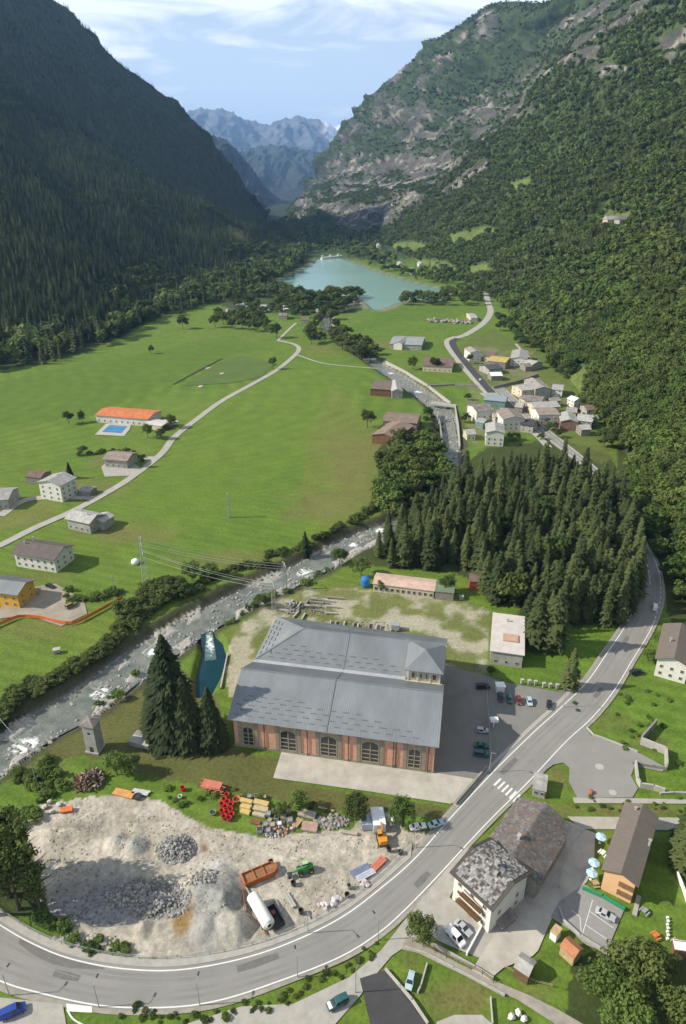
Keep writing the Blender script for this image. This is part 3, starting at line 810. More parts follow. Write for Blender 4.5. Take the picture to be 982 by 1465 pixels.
pt = strip('resurfaced_patch', polyP([(28, 1341), (60, 1357), (100, 1373), (150, 1385)]), polyP([(27, 1350), (55, 1370), (95, 1384), (150, 1387)]), .044, mat('asphalt_patch', (.155, .15, .135), rough=.9, var=.1, scale=.4, coords='pos'), 30, parent=road)
for t_, c_ in ((.20, .222), (.34, .222), (.62, .226), (.78, .222)): roadline(t_, 0, .97, .75, name='wheel_track', m=mat('asphalt_worn_%d' % int(c_ * 1000), (c_, c_ * .97, c_ * .89), rough=.85, var=.12, scale=.15, coords='pos'), z=.043)
for s_, t_, l_ in ((.09, .5, 6), (.16, .3, 9), (.22, .7, 5), (.30, .25, 8), (.37, .6, 6), (.43, .35, 5), (.55, .3, 7), (.62, .7, 6)):
    c = rpt(s_, t_); d = rpt(s_ + .01, t_) - c; d /= np.linalg.norm(d); nn = np.array([-d[1], d[0]])
    q = [c + d * a_ * l_ / 2 + nn * b_ for a_, b_ in ((-1, -.7), (-.2, -.9), (1, -.6), (1, .6), (.1, .8), (-1, .7))]
    flat_poly('tar_patch', q, .0455, mat('asphalt_tar', (.15, .145, .135), rough=.8, var=.15, coords='pos'), road)
# zebra crossing
zb = MB()
for k in range(6):
    a = np.array(XY(712 + k * 5.5, 1119 + k * 4.6)); 
    d = np.array(XY(760, 1046)) - np.array(XY(700, 1104)); d = d / np.linalg.norm(d) * 1.7; nn = np.array([-d[1], d[0]]) * .16
    zb.face([(a[0] - d[0] - nn[0], a[1] - d[1] - nn[1], .052), (a[0] - d[0] + nn[0], a[1] - d[1] + nn[1], .052), (a[0] + d[0] + nn[0], a[1] + d[1] + nn[1], .052), (a[0] + d[0] - nn[0], a[1] + d[1] - nn[1], .052)])
zb.build('zebra_crossing', M_LINE, road)
# pavement on the upper side of the road, raised, with a kerb face
def kerbstrip(name, Lw, Rw, z, m, n=160, kind='structure'):
    A = catmull(Lw, n); B = catmull(Rw, n); mb = MB()
    for i in range(n - 1):
        a0, a1, b0, b1 = A[i], A[i + 1], B[i], B[i + 1]
        mb.face([(a0[0], a0[1], z), (b0[0], b0[1], z), (b1[0], b1[1], z), (a1[0], a1[1], z)])
        mb.face([(b0[0], b0[1], z), (b0[0], b0[1], 0), (b1[0], b1[1], 0), (b1[0], b1[1], z)])
        mb.face([(a1[0], a1[1], z), (a1[0], a1[1], -.3), (a0[0], a0[1], -.3), (a0[0], a0[1], z)])
    return tag(mb.build(name, m), kind=kind)
off = lambda pts, dx, dy: [(a + dx, b + dy) for a, b in pts]
PL_in = [(-80, 1262), (0, 1317), (50, 1346), (100, 1366), (170, 1380), (250, 1383), (340, 1368), (418, 1342), (487, 1308), (540, 1269), (588, 1227)]
PL_out = [(-80, 1245), (0, 1302), (50, 1333), (100, 1353), (170, 1368), (250, 1371), (340, 1356), (415, 1331), (480, 1298), (533, 1258), (590, 1206)]
kerbstrip('pavement', polyP(PL_out), polyP(PL_in), .14, M_PAVE)
kerbstrip('pavement', polyP([(648, 1150), (698, 1098), (756, 1041), (797, 1004), (828, 972)]), polyP([(654, 1156), (699, 1104), (759, 1046), (800, 1009), (833, 976)]), .14, M_PAVE)
# paved areas
def area(name, px, z, m):
    return tag(flat_poly(name, polyP(px), z, m), kind='structure')
area('parking_yard', [(600, 965), (640, 952), (702, 968), (716, 975), (800, 990), (822, 980), (798, 1004), (756, 1041), (698, 1099), (650, 1150), (604, 1118)], .02, mat('asphalt_yard_darkened', (.19, .185, .17), rough=.9, var=.12, scale=.15, coords='pos'))  # asphalt toned darker to deepen the hall's shadow on it
area('concrete_apron', [(404, 1072), (391, 1113), (520, 1131), (645, 1150), (700, 1118), (614, 1104)], .03, M_APRON)
area('forecourt', [(760, 1116), (812, 1060), (842, 1030), (838, 1042), (846, 1052), (880, 1063), (912, 1076), (953, 1098), (948, 1104), (908, 1096), (903, 1110), (913, 1128), (905, 1141), (826, 1141), (814, 1118), (815, 1098), (806, 1091), (792, 1094)], .03, M_ASPH)
area('forecourt_edge', [(820, 1141), (905, 1142), (985, 1144), (985, 1150), (822, 1149)], .035, M_PAVE)
area('back_lane', [(812, 1168), (985, 1170), (985, 1188), (830, 1186)], .03, M_PAVE)
area('side_road', [(345, 1440), (420, 1436), (500, 1398), (545, 1360), (578, 1318), (640, 1242), (668, 1211), (676, 1222), (640, 1290), (620, 1330), (600, 1345), (583, 1352), (560, 1368), (540, 1392), (515, 1425), (480, 1465), (450, 1520), (200, 1560), (250, 1470)], .025, M_PAVE)
area('lane', [(580, 1340), (610, 1352), (650, 1375), (700, 1400), (760, 1425), (800, 1445), (860, 1480), (900, 1520), (860, 1520), (790, 1462), (740, 1430), (690, 1408), (640, 1384), (600, 1364), (575, 1358)], .035, M_GRAV)
area('private_parking', [(640, 1280), (655, 1295), (700, 1320), (712, 1330), (690, 1372), (660, 1360), (625, 1345), (618, 1338), (628, 1310)], .032, M_PAVE)
area('courtyard', [(712, 1330), (700, 1318), (740, 1250), (790, 1170), (815, 1175), (836, 1186), (852, 1192), (850, 1240), (840, 1262), (800, 1290), (770, 1360), (762, 1368), (720, 1385), (700, 1402), (675, 1388)], .038, M_APRON)
area('restaurant_parking', [(800, 1290), (836, 1265), (893, 1302), (868, 1362), (838, 1352), (815, 1330), (788, 1312)], .045, mat('asphalt_new', (.27, .26, .25), rough=.9, var=.1, coords='pos'))
area('dark_roof_slab', [(515, 1400), (552, 1388), (610, 1465), (640, 1520), (560, 1560), (530, 1465)], .05, M_ASPHD)
area('lower_left_verge', [(-20, 1425), (30, 1430), (90, 1437), (95, 1465), (60, 1500), (-50, 1500)], .022, M_PAVE)
area('paving_circle', [(625, 1462), (650, 1452), (690, 1452), (705, 1465), (700, 1500), (620, 1500)], .03, M_PAVE)
# parking bay lines
pl = MB()
def pline(a, b, w=.14, z=.052):
    p = np.array(XY(*a)); q = np.array(XY(*b)); d = q - p; d /= np.linalg.norm(d); nn = np.array([-d[1], d[0]]) * w / 2
    pl.face([(p[0] - nn[0], p[1] - nn[1], z), (q[0] - nn[0], q[1] - nn[1], z), (q[0] + nn[0], q[1] + nn[1], z), (p[0] + nn[0], p[1] + nn[1], z)])
for a, b in (((848, 1288), (832, 1342)), ((844, 1304), (878, 1328)), ((838, 1323), (870, 1345)), ((818, 1302), (830, 1312)), ((830, 1312), (832, 1338)), ((832, 1342), (864, 1360))): pline(a, b)
tag(pl.build('parking_bay_lines', M_LINE), kind='structure')
tag(flat_poly('stop_marking', polyP([(95, 1436), (132, 1440), (132, 1449), (96, 1447)]), .05, M_LINE), kind='structure')
tag(strip('turning_line', polyP([(95, 1445), (103, 1458), (118, 1468)]), polyP([(98, 1445), (106, 1457), (121, 1466)]), .047, M_LINE, 12), kind='structure')

# valley tracks -----------------------------------------------------
def pxw(pts, w, n=160):
    c = polyP([(a, b) for a, b in pts]); t = np.gradient(catmull(c, n)[:, :2], axis=0); C_ = catmull(c, n)[:, :2]
    t /= np.linalg.norm(t, axis=1)[:, None]; nn = np.stack([-t[:, 1], t[:, 0]], 1)
    return C_ + nn * w / 2, C_ - nn * w / 2
def track(name, pts, w, m, z=.03, n=160):
    a, b = pxw(pts, w, n)
    X = np.stack([a[:, 0], b[:, 0]], 1); Y = np.stack([a[:, 1], b[:, 1]], 1)
    return tag(grid_mesh(name, X, Y, np.full(X.shape, z), m, smooth=False), kind='structure')
M_TRACK = mat('valley_track', (.36, .345, .30), rough=.95, var=.15, scale=.2, coords='pos')
track('valley_track', [(-120, 830), (-40, 795), (0, 780), (50, 755), (100, 733), (140, 712), (185, 685), (230, 650), (250, 625), (285, 597), (320, 572), (360, 550), (395, 530), (420, 510), (428, 499), (420, 492), (398, 487)], 4.6, M_TRACK)
track('valley_track', [(426, 508), (460, 519), (500, 524), (540, 527)], 2.2, M_TRACK, z=.036)
track('valley_track', [(398, 487), (415, 470), (424, 462)], 3.0, M_TRACK, z=.034)
track('farm_track', [(0, 738), (30, 718), (60, 712), (140, 712)], 5, M_TRACK, z=.026)
track('farm_track', [(205, 655), (228, 655)], 5, M_TRACK, z=.026)
track('village_street', [(690, 562), (715, 580), (745, 605), (768, 622), (785, 640)], 5, M_TRACK, z=.05)
track('hill_footpath', [(738, 492), (748, 503), (760, 514)], 3, M_TRACK, z=.3)
track('cliff_road', [(700, 400), (697, 425), (702, 445), (692, 462), (668, 478), (650, 484)], 8, M_TRACK, z=.06)
vr = track('village_road', [(655, 482), (645, 486), (644, 494), (655, 510), (676, 535), (700, 560), (706, 566)], 11, M_TRACK, z=.07)
track('village_road_surface', [(655, 484), (648, 488), (649, 495), (660, 511), (681, 536), (704, 562)], 6.8, M_ASPHD, z=.09)
track('meadow_ditch_strip', [(248, 550), (285, 530), (318, 513)], 2.4, mat('ditch_earth', (.035, .045, .02), coords='pos'), z=.02)  # flat strip of dark earth marking the ditch
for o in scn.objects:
    if o.name.startswith('meadow_ditch_strip'): o.name = 'meadow_ditch'

# sports pitch and pool terrace
area('football_pitch', [(310, 520), (345, 508), (395, 520), (372, 540), (330, 548), (262, 552)], .015, mat('pitch_grass', (.088, .135, .024), var=.15, scale=.05, coords='pos'))
area('pool_terrace', [(136, 622), (152, 606), (188, 606), (186, 614), (178, 624)], .10, mat('terrace_stone', (.42, .39, .33), var=.1, coords='pos'))
area('swimming_pool', [(146, 618), (157, 608), (183, 610), (174, 620)], .16, mat_water('pool_blue', (.03, .17, .36), (.06, .25, .45), foam=False, bump=.02))
area('farm_yard', [(0, 870), (30, 842), (80, 835), (120, 858), (125, 878), (88, 896), (40, 880), (0, 885)], .02, mat('yard_earth', (.30, .26, .20), var=.2, scale=.2, coords='pos'))
area('house_terrace', [(145, 668), (150, 682), (198, 680), (205, 672), (188, 660), (160, 655)], .05, M_PAVE)
# ================================================================== TREES
def leaf_mat(name, dark, light, rnd=.25, hue=.02):
    m, nt, b = nodes_of(name)
    N, L = nt.nodes, nt.links
    b.inputs['Roughness'].default_value = .75
    b.inputs['Specular IOR Level'].default_value = .15
    oi = N.new('ShaderNodeObjectInfo'); g = N.new('ShaderNodeNewGeometry')
    n = N.new('ShaderNodeTexNoise'); n.inputs['Scale'].default_value = .7; n.inputs['Detail'].default_value = 3
    L.new(g.outputs['Position'], n.inputs['Vector'])
    n2 = N.new('ShaderNodeTexNoise'); n2.inputs['Scale'].default_value = .02; n2.inputs['Detail'].default_value = 3
    L.new(g.outputs['Position'], n2.inputs['Vector'])
    ad = N.new('ShaderNodeMath'); ad.operation = 'ADD'; L.new(n.outputs['Fac'], ad.inputs[0]); L.new(oi.outputs['Random'], ad.inputs[1])
    ad2 = N.new('ShaderNodeMath'); ad2.operation = 'ADD'; L.new(ad.outputs[0], ad2.inputs[0]); L.new(n2.outputs['Fac'], ad2.inputs[1])
    mr = N.new('ShaderNodeMapRange'); mr.inputs['From Min'].default_value = .85; mr.inputs['From Max'].default_value = 2.1
    L.new(ad2.outputs[0], mr.inputs['Value'])
    mx = N.new('ShaderNodeMixRGB'); mx.inputs['Color1'].default_value = (*dark, 1); mx.inputs['Color2'].default_value = (*light, 1)
    L.new(mr.outputs['Result'], mx.inputs['Fac'])
    L.new(mx.outputs['Color'], b.inputs['Base Color'])
    # a little light passes through the leaves
    out = nt.nodes['Material Output']; tr = N.new('ShaderNodeBsdfTranslucent'); ms = N.new('ShaderNodeMixShader'); ms.inputs['Fac'].default_value = .22
    L.new(mx.outputs['Color'], tr.inputs['Color']); L.new(b.outputs['BSDF'], ms.inputs[1]); L.new(tr.outputs['BSDF'], ms.inputs[2]); L.new(ms.outputs['Shader'], out.inputs['Surface'])
    return m
M_SPRUCE = leaf_mat('spruce_needles', (.028, .046, .018), (.105, .130, .045))
M_FIR = leaf_mat('fir_needles', (.024, .042, .018), (.078, .100, .038))
M_LEAF = leaf_mat('broad_leaves', (.048, .088, .020), (.165, .232, .052))
M_LEAFD = leaf_mat('dark_leaves', (.046, .074, .020), (.135, .165, .045))
M_BARK = mat('bark', (.09, .07, .05), rough=.9, var=.3, scale=1.5)

def tri_mesh(name, V, F, material, smooth=False):
    me = bpy.data.meshes.new(name)
    V = np.asarray(V, np.float32); F = np.asarray(F, np.int32)
    me.vertices.add(len(V)); me.vertices.foreach_set('co', V.ravel())
    me.loops.add(F.size); me.loops.foreach_set('vertex_index', F.ravel())
    me.polygons.add(len(F)); me.polygons.foreach_set('loop_start', (np.arange(len(F)) * F.shape[1]).astype(np.int32))
    me.update(calc_edges=True); me.materials.append(material)
    return me

def conifer_crown(name, H=1.0, R=.17, layers=26, nb=8, sub=2, seed=0, material=None, base=.08, ragged=.3, ex=.85, wk=1.0):
    """unit-height spruce: drooping branches in whorls, each a bent spray of needle-covered twigs"""
    rg = np.random.default_rng(seed); V = []; F = []
    for k in range(layers):
        t = k / layers
        z = base + (1 - base) * t ** .92
        rad = R * (1 - t) ** ex * (0.72 + .28 * math.sin(min(1, t * 6) * math.pi / 2)) + .012
        nbk = max(4, int(nb * (1 - .45 * t)))
        a0 = rg.random() * 6.28
        for j in range(nbk):
            a = a0 + 6.283 * j / nbk + rg.normal() * .25
            r = rad * (1 - ragged * rg.random()) * (1.15 if rg.random() < .12 else 1)
            dr = .30 + .25 * rg.random()
            z0 = z + rg.normal() * .006
            ca, sa = math.cos(a), math.sin(a)
            wid = ((.30 + .12 * rg.random()) * r + .012) * wk
            def pt(f, s, lift=0):
                x = f * r; y = s * wid
                return (x * ca - y * sa, x * sa + y * ca, z0 - dr * r * f ** 1.4 + lift)
            b0 = len(V)
            V += [pt(0, 0, .012), pt(.45, -.8 + .2 * rg.random(), -.010), pt(.45, .8 - .2 * rg.random(), -.010), pt(.75, -.45, -.004), pt(.75, .45, -.004), pt(1, 0, .0), pt(.55, 0, .014)]
            F += [(b0, b0 + 1, b0 + 6), (b0, b0 + 6, b0 + 2), (b0 + 6, b0 + 1, b0 + 3), (b0 + 6, b0 + 4, b0 + 2), (b0 + 6, b0 + 3, b0 + 5), (b0 + 6, b0 + 5, b0 + 4)]
            if sub > 1:
                for q in range(sub):
                    f = .35 + .55 * rg.random(); s = rg.choice((-1, 1)); b1 = len(V)
                    V += [pt(f, s * .1), pt(f + .16, s * (1.0 + .3 * rg.random()), -.02), pt(f - .14, s * .9, -.02)]
                    F += [(b1, b1 + 1, b1 + 2)]
    return tri_mesh(name, V, F, material or M_SPRUCE)

def leaf_crown(name, lobes=24, leaves=70, leaf=.055, seed=0, rx=.36, rz=.40, cz=.58, material=None, fill=.55):
    """unit-height broadleaf crown: leaf clumps spread over uneven lobes, gaps between them"""
    rg = np.random.default_rng(seed); V = []; F = []
    for k in range(lobes):
        d = rg.normal(size=3); d /= np.linalg.norm(d)
        if d[2] < -.5: d[2] *= -.6
        rr = .30 + .72 * rg.random() ** .6
        c = np.array([d[0] * rx * rr, d[1] * rx * rr, cz + d[2] * rz * rr])
        lr = (.075 + .10 * rg.random()) * (rx / .36)
        n = int(leaves * (lr / .15) ** 2)
        for q in range(n):
            e = rg.normal(size=3); e /= np.linalg.norm(e)
            p = c + e * lr * (fill + (1 - fill) * rg.random()) * np.array([1, 1, .8])
            nn = e * .8 + rg.normal(size=3) * .45 + np.array([0, 0, .35]); nn /= np.linalg.norm(nn)
            t1 = np.cross(nn, rg.normal(size=3)); t1 /= np.linalg.norm(t1); t2 = np.cross(nn, t1)
            s = leaf * (.6 + .8 * rg.random()); b = len(V)
            V += [p + t1 * s, p + t2 * s * .7, p - t1 * s * .9 + nn * s * .15, p - t2 * s * .75]
            F += [(b, b + 1, b + 2), (b, b + 2, b + 3)]
    return tri_mesh(name, V, F, material or M_LEAF)

def trunk_mesh(name, H=1.0, r=.018, top=.9, limbs=5, seed=0):
    rg = random.Random(seed); m = MB()
    x = y = 0; pz = -.02; pr = r * 1.35
    n = 5
    for k in range(n):
        z = top * (k + 1) / n; nx, ny = x + rg.uniform(-.006, .006), y + rg.uniform(-.006, .006); nr = r * (1 - .85 * (k + 1) / n) + .002
        m.tube((x, y, pz), (nx, ny, z), pr, nr, 6, caps=False); x, y, pz, pr = nx, ny, z, nr
        if limbs and k >= 1:
            for q in range(limbs // 3 + 1):
                a = rg.uniform(0, 6.28); m.tube((x, y, z), (x + .2 * math.cos(a), y + .2 * math.sin(a), z + .14), r * .4, r * .08, 5, caps=False)
    me = bpy.data.meshes.new(name); me.from_pydata(m.v, [], m.f); me.materials.append(M_BARK); me.update()
    return me

SPRUCE_HI = [conifer_crown('crown', R=.165 + .03 * (k % 3), layers=24, nb=9, sub=3, seed=10 + k, ragged=.5, ex=.66, material=M_SPRUCE) for k in range(6)]
FIR_HI = [conifer_crown('crown', R=.24, layers=64, nb=24, sub=4, seed=30 + k, material=M_FIR, base=.03, ragged=.5, ex=.8, wk=.45) for k in range(3)]
LEAF_HI = [leaf_crown('crown', lobes=52, leaves=120, leaf=.024, seed=40 + k, material=(M_LEAF if k < 3 else M_LEAFD)) for k in range(5)]
LEAF_MD = [leaf_crown('crown', lobes=26, leaves=60, leaf=.042, seed=50 + k, material=(M_LEAF if k < 2 else M_LEAFD), rx=.40, rz=.42, cz=.52) for k in range(4)]
POPLAR = [leaf_crown('crown', lobes=80, leaves=150, leaf=.018, seed=60 + k, rx=.13, rz=.47, cz=.53, material=M_LEAFD) for k in range(3)]
TR_CON = [trunk_mesh('trunk', r=.013, top=.95, limbs=0, seed=k) for k in range(2)]
TR_BRD = [trunk_mesh('trunk', r=.020, top=.62, limbs=6, seed=9 + k) for k in range(2)]

def tree_at(x, y, h, crowns, trunks, name, label, group=None, cat='tree', wide=1.0, z=None):
    if z is None: z = float(ground_z(np.array([x]), np.array([y]))[0])
    e = empty(name, (x, y, z), random.uniform(0, 6.28), label, cat, group)
    c = bpy.data.objects.new('crown', random.choice(crowns)); COL.objects.link(c); c.parent = e
    t = bpy.data.objects.new('trunk', random.choice(trunks)); COL.objects.link(t); t.parent = e
    s = (h * wide * random.uniform(.92, 1.1), h * wide * random.uniform(.92, 1.1), h)
    c.scale = s; t.scale = (h, h, h)
    return e

def plain_tree(px, py, hpx_or_m, kind, label, group=None, wide=1.0, name=None):
    x, y = XY(px, py)
    sets = {'spruce': (SPRUCE_HI, TR_CON, 'spruce_tree'), 'fir': (FIR_HI, TR_CON, 'fir_tree'), 'leaf': (LEAF_HI[:3], TR_BRD, 'broadleaf_tree'), 'dark': (LEAF_HI[3:], TR_BRD, 'broadleaf_tree'), 'poplar': (POPLAR, TR_BRD, 'poplar_tree')}[kind]
    return tree_at(x, y, hpx_or_m, sets[0], sets[1], name or sets[2], label, group, wide=wide)

# --- the spruce grove between the river and the road (individuals) ----
def sample_poly(poly, dmin, n, rg, tries=60000, jitter=None):
    x0, y0 = poly.min(0); x1, y1 = poly.max(0); pts = []
    cx = rg.uniform(x0, x1, tries); cy = rg.uniform(y0, y1, tries)
    ok_ = inpoly(cx, cy, poly); cell = {}; d = dmin
    for x, y in zip(cx[ok_].tolist(), cy[ok_].tolist()):
        k = (int(x // d), int(y // d)); ok = True
        for a in (-1, 0, 1):
            for b in (-1, 0, 1):
                for q in cell.get((k[0] + a, k[1] + b), ()):
                    if (q[0] - x) ** 2 + (q[1] - y) ** 2 < d * d: ok = False
        if ok:
            cell.setdefault(k, []).append((x, y)); pts.append((x, y))
            if len(pts) >= n: break
    return pts
rg_ = np.random.default_rng(3)
GROVE = polyP([(668, 820), (640, 800), (600, 818), (585, 800), (600, 770), (632, 745), (650, 712), (690, 690), (740, 685), (800, 684), (850, 692), (884, 730), (898, 775), (905, 820), (892, 862), (858, 890), (815, 893), (765, 915), (756, 900), (752, 872), (706, 862), (696, 845)])
gp = sample_poly(GROVE, 5.3, 285, rg_)
for x, y in gp:
    x += rg_.normal() * .8; y += rg_.normal() * .8
    h = rg_.choice((rg_.uniform(11, 17), rg_.uniform(16, 23), rg_.uniform(20, 27)), p=(.3, .4, .3))
    tree_at(x, y, h, SPRUCE_HI, TR_CON, 'spruce_tree', 'tall spruce within the dense dark grove between the river and the main road', 'spruces of the dense grove', wide=rg_.uniform(.8, 1.35) * (22 / h) ** .4)
for x, y in sample_poly(GROVE, 15, 16, np.random.default_rng(44)):
    tree_at(x, y, random.uniform(13, 19), LEAF_MD, TR_BRD, 'broadleaf_tree', 'rounder leafy crown between the spruces of the dense grove', 'leafy trees inside the dense grove')
# --- single conifers -------------------------------------------------
for px, py, h, kd, w, lab in (
        (250, 1052, 37, 'fir', 1.3, 'tallest dark fir of the clump left of the brick hall'),
        (230, 1042, 25, 'fir', 1.2, 'leftmost dark fir of the clump beside the brick hall, lower than its neighbour'),
        (270, 1064, 25, 'fir', 1.2, 'dark fir at the near side of the tallest fir left of the brick hall'),
        (304, 1066, 22, 'fir', 1.1, 'dark fir standing closest to the left corner of the brick hall'),
        (318, 1068, 11, 'fir', 1.1, 'small dark fir against the left wall of the brick hall'),
        (437, 790, 13, 'spruce', 1.1, 'single spruce on the meadow bank above the river bend'),
        (814, 985, 17, 'spruce', 1.0, 'slim spruce standing alone at the roadside by the parking yard'),
        (790, 930, 26, 'spruce', 1.35, 'big spruce with a bare lower trunk behind the low pale roofed building'),
        (765, 925, 24, 'spruce', 1.3, 'spruce just right of the low pale roofed building'),
        (101, 684, 10, 'fir', 1.1, 'dark conical fir beside the white three storey house'),
        (980, 1240, 22, 'spruce', 1.3, 'tall spruce at the right edge beyond the dark roofed restaurant'),
        (985, 1210, 20, 'spruce', 1.3, 'spruce at the right edge beside the lane behind the restaurant')):
    plain_tree(px, py, h, kd, lab, wide=w)
# --- tall poplars that shade the yard --------------------------------
for px, py, h, w, lab in (
        (5, 1262, 26, 1.0, 'tall poplar at the left edge, leftmost of the row beside the gravel yard'),
        (26, 1256, 25, 1.0, 'tall poplar at the far end of the row beside the gravel yard'),
        (38, 1274, 27, 1.0, 'tallest poplar of the row beside the gravel yard'),
        (52, 1290, 24, .9, 'poplar nearest the gravel yard in the row at the left edge'),
        (28, 1300, 22, 1.0, 'poplar nearest the road in the row at the left edge'),
        (-25, 1280, 26, 1.0, 'poplar cut by the left edge of the picture'),
        (14, 1282, 25, 1.0, 'poplar between the leftmost one and the tallest one beside the gravel yard'),
        (42, 1250, 19, .9, 'slim poplar at the upper left corner of the shaded pit'),
        (-12, 1250, 25, 1.0, 'poplar behind the row at the very left edge'),
        (60, 1306, 17, .9, 'shorter poplar where the row meets the shaded pit'), (-10, 1310, 24, 1.0, 'poplar beside the road at the left edge, outermost of the row')):
    plain_tree(px, py, h, 'poplar', lab, wide=w * .95)
# --- broadleaf trees with a place of their own --------------------------
for px, py, h, kd, w, lab in (
        (168, 1108, 8.5, 'leaf', 1.0, 'round bright green tree below the small transformer tower'),
        (188, 1108, 7.5, 'leaf', .9, 'bright green tree right of its twin below the transformer tower'),
        (172, 1000, 4.2, 'leaf', 1.1, 'small bush tree on the river bank above the transformer tower'),
        (166, 985, 3.8, 'leaf', 1.1, 'small tree on the bank beside the rapids left of the firs'),
        (428, 1160, 6.5, 'leaf', 1.1, 'leafy tree behind the stacks of grey formwork'),
        (400, 1168, 3.5, 'dark', 1.2, 'low dark bush behind the yellow formwork beams'),
        (510, 1172, 9, 'dark', .95, 'dark green tree left of the white container below the brick hall'),
        (575, 1182, 9, 'leaf', .95, 'bright green tree beside the excavator and the pavement'),
        (600, 1344, 7, 'dark', 1.15, 'dark round tree at the corner where the side road leaves the main road'),
        (862, 1440, 13, 'leaf', .95, 'large light green tree at the bottom right, nearest the little wooden huts'),
        (900, 1430, 15, 'dark', .95, 'largest dark green tree of the group at the bottom right corner'),
        (890, 1490, 14, 'leaf', 1.0, 'bright green tree at the very bottom right'),
        (960, 1480, 14, 'dark', .9, 'dark tree at the right bottom edge shading the lawn'),
        (928, 1400, 11, 'dark', .9, 'dark tree behind the large light green one at the bottom right'),
        (526, 612, 13, 'dark', 1.0, 'round dark tree left of the two joined barns in the meadow'),
        (391, 528, 11, 'dark', .8, 'lone tree beside the bend of the valley track'),
        (217, 506, 9, 'dark', .8, 'lone small tree in the meadow below the left forest'),
        (262, 470, 16, 'dark', 1.1, 'round tree at the forest edge of the upper left meadow'),
        (308, 468, 16, 'leaf', 1.0, 'round tree between the upper meadow and the camp site'),
        (396, 483, 16, 'dark', 1.1, 'dark tree where the valley track meets the camp site'),
        (275, 830, 9, 'leaf', 1.1, 'light green tree beside the river under the power lines'),
        (302, 826, 7, 'leaf', 1.2, 'light green bush tree right of its taller neighbour under the power lines'),
        (374, 868, 6.5, 'leaf', 1.0, 'rounded bush tree on the river bank left of the lattice masts'),
        (99, 606, 9, 'dark', 1.0, 'round dark tree left of the orange roofed building'),
        (118, 604, 9, 'dark', .8, 'pointed dark tree beside the orange roofed building'),
        (212, 626, 10, 'leaf', .9, 'tree at the right end of the orange roofed building'),
        (232, 628, 8, 'dark', 1.1, 'dark tree between the orange roofed building and the track'),
        (245, 612, 10, 'dark', 1.0, 'dark tree behind the parked caravans at the valley track'),
        (120, 650, 6, 'dark', 1.3, 'bushy tree left of the terrace house'),
        (182, 655, 7, 'dark', 1.0, 'dark tree behind the terrace house beside the track'),
        (204, 668, 7, 'dark', .6, 'narrow tree between the terrace house and the track'),
        (486, 806, 9, 'leaf', 1.0, 'green tree on the far bank next to the rapids'),
        (517, 822, 9, 'leaf', 1.1, 'green tree left of the blue tank'),
        (545, 845, 5, 'leaf', 1.1, 'bush in front of the left end of the long low shed'),
        (640, 848, 9, 'leaf', .9, 'tree at the right end of the long low shed'),
        (702, 965, 3.5, 'leaf', 1.0, 'small bush at the corner of the low pale roofed building'),
        (591, 528, 12, 'dark', 1.0, 'dark tree left of the long red brown farmhouse by the village road'),
        (622, 530, 12, 'dark', 1.0, 'dark tree in front of the long red brown farmhouse'),
        (612, 598, 9, 'leaf', 1.0, 'tree at the river bend beyond the joined barns'),
        (945, 925, 7, 'leaf', 1.0, 'light green tree between the main road and the brown roofed house'),
        (928, 945, 5, 'leaf', 1.2, 'bush between the main road and the brown roofed house'),
        (672, 520, 9, 'dark', .9, 'dark tree on the verge left of the upper village road'),
        (876, 640, 14, 'dark', 1.2, 'large round tree above the terraced slope behind the village')):
    plain_tree(px, py, h, kd, lab, wide=w)

# --- broadleaf trees that nothing tells apart ---------------------------
def row_group(px, n, dmin, hr, kind, label, group, wide=1.1, md=True, rgs=5):
    rg = np.random.default_rng(rgs); pts = sample_poly(polyP(px), dmin, n, rg)
    for x, y in pts:
        cr = {'leaf': LEAF_MD[:2], 'dark': LEAF_MD[2:], 'mix': LEAF_MD, 'spruce': SPRUCE_HI}[kind]
        tree_at(x, y, rg.uniform(*hr), cr, TR_BRD if kind != 'spruce' else TR_CON, 'broadleaf_tree' if kind != 'spruce' else 'spruce_tree', label, group, wide=wide * rg.uniform(.85, 1.2))
row_group([(545, 735), (545, 690), (560, 650), (590, 640), (628, 640), (634, 690), (618, 710), (600, 735), (570, 745)], 34, 6.5, (11, 17), 'mix', 'rounded green tree in the copse on the meadow side of the river', 'trees of the riverside copse')
row_group([(540, 790), (560, 765), (600, 735), (632, 700), (648, 705), (630, 742), (598, 768), (585, 805), (590, 820), (545, 812)], 20, 5.5, (13, 21), 'spruce', 'spruce on the river side of the grove near the rapids', 'spruces on the river side of the grove', rgs=6)
row_group([(896, 760), (908, 790), (912, 830), (902, 868), (884, 895), (868, 905), (862, 898), (886, 862), (896, 830), (892, 790)], 15, 5, (20, 26), 'spruce', 'tall spruce on the left verge of the main road beside the grove', 'spruces on the left verge of the main road', rgs=16)
row_group([(300, 452), (380, 462), (385, 478), (330, 472)], 12, 11, (11, 15), 'dark', 'dark bushy tree in the hedge row below the camp site', 'hedge row trees below the camp site', rgs=7)
row_group([(440, 430), (515, 418), (522, 440), (480, 458), (445, 452), (400, 440)], 28, 12, (15, 21), 'mix', 'tree in the wood on the near shore of the lake', 'trees on the near lake shore', rgs=8)
row_group([(485, 478), (505, 482), (545, 512), (530, 522), (495, 505), (478, 492)], 16, 9, (12, 16), 'dark', 'tree in the strip along the upper river', 'trees along the upper river', rgs=9)
row_group([(450, 465), (485, 462), (488, 478), (460, 492), (435, 492)], 12, 10, (10, 15), 'dark', 'dark tree beside the grey river bed below the lake', 'trees below the lake outlet', rgs=10)
row_group([(570, 428), (640, 420), (690, 420), (690, 436), (655, 438), (575, 436)], 26, 13, (13, 18), 'mix', 'tree in the belt between the lake and the far meadow', 'trees between the lake and the far meadow', rgs=11)
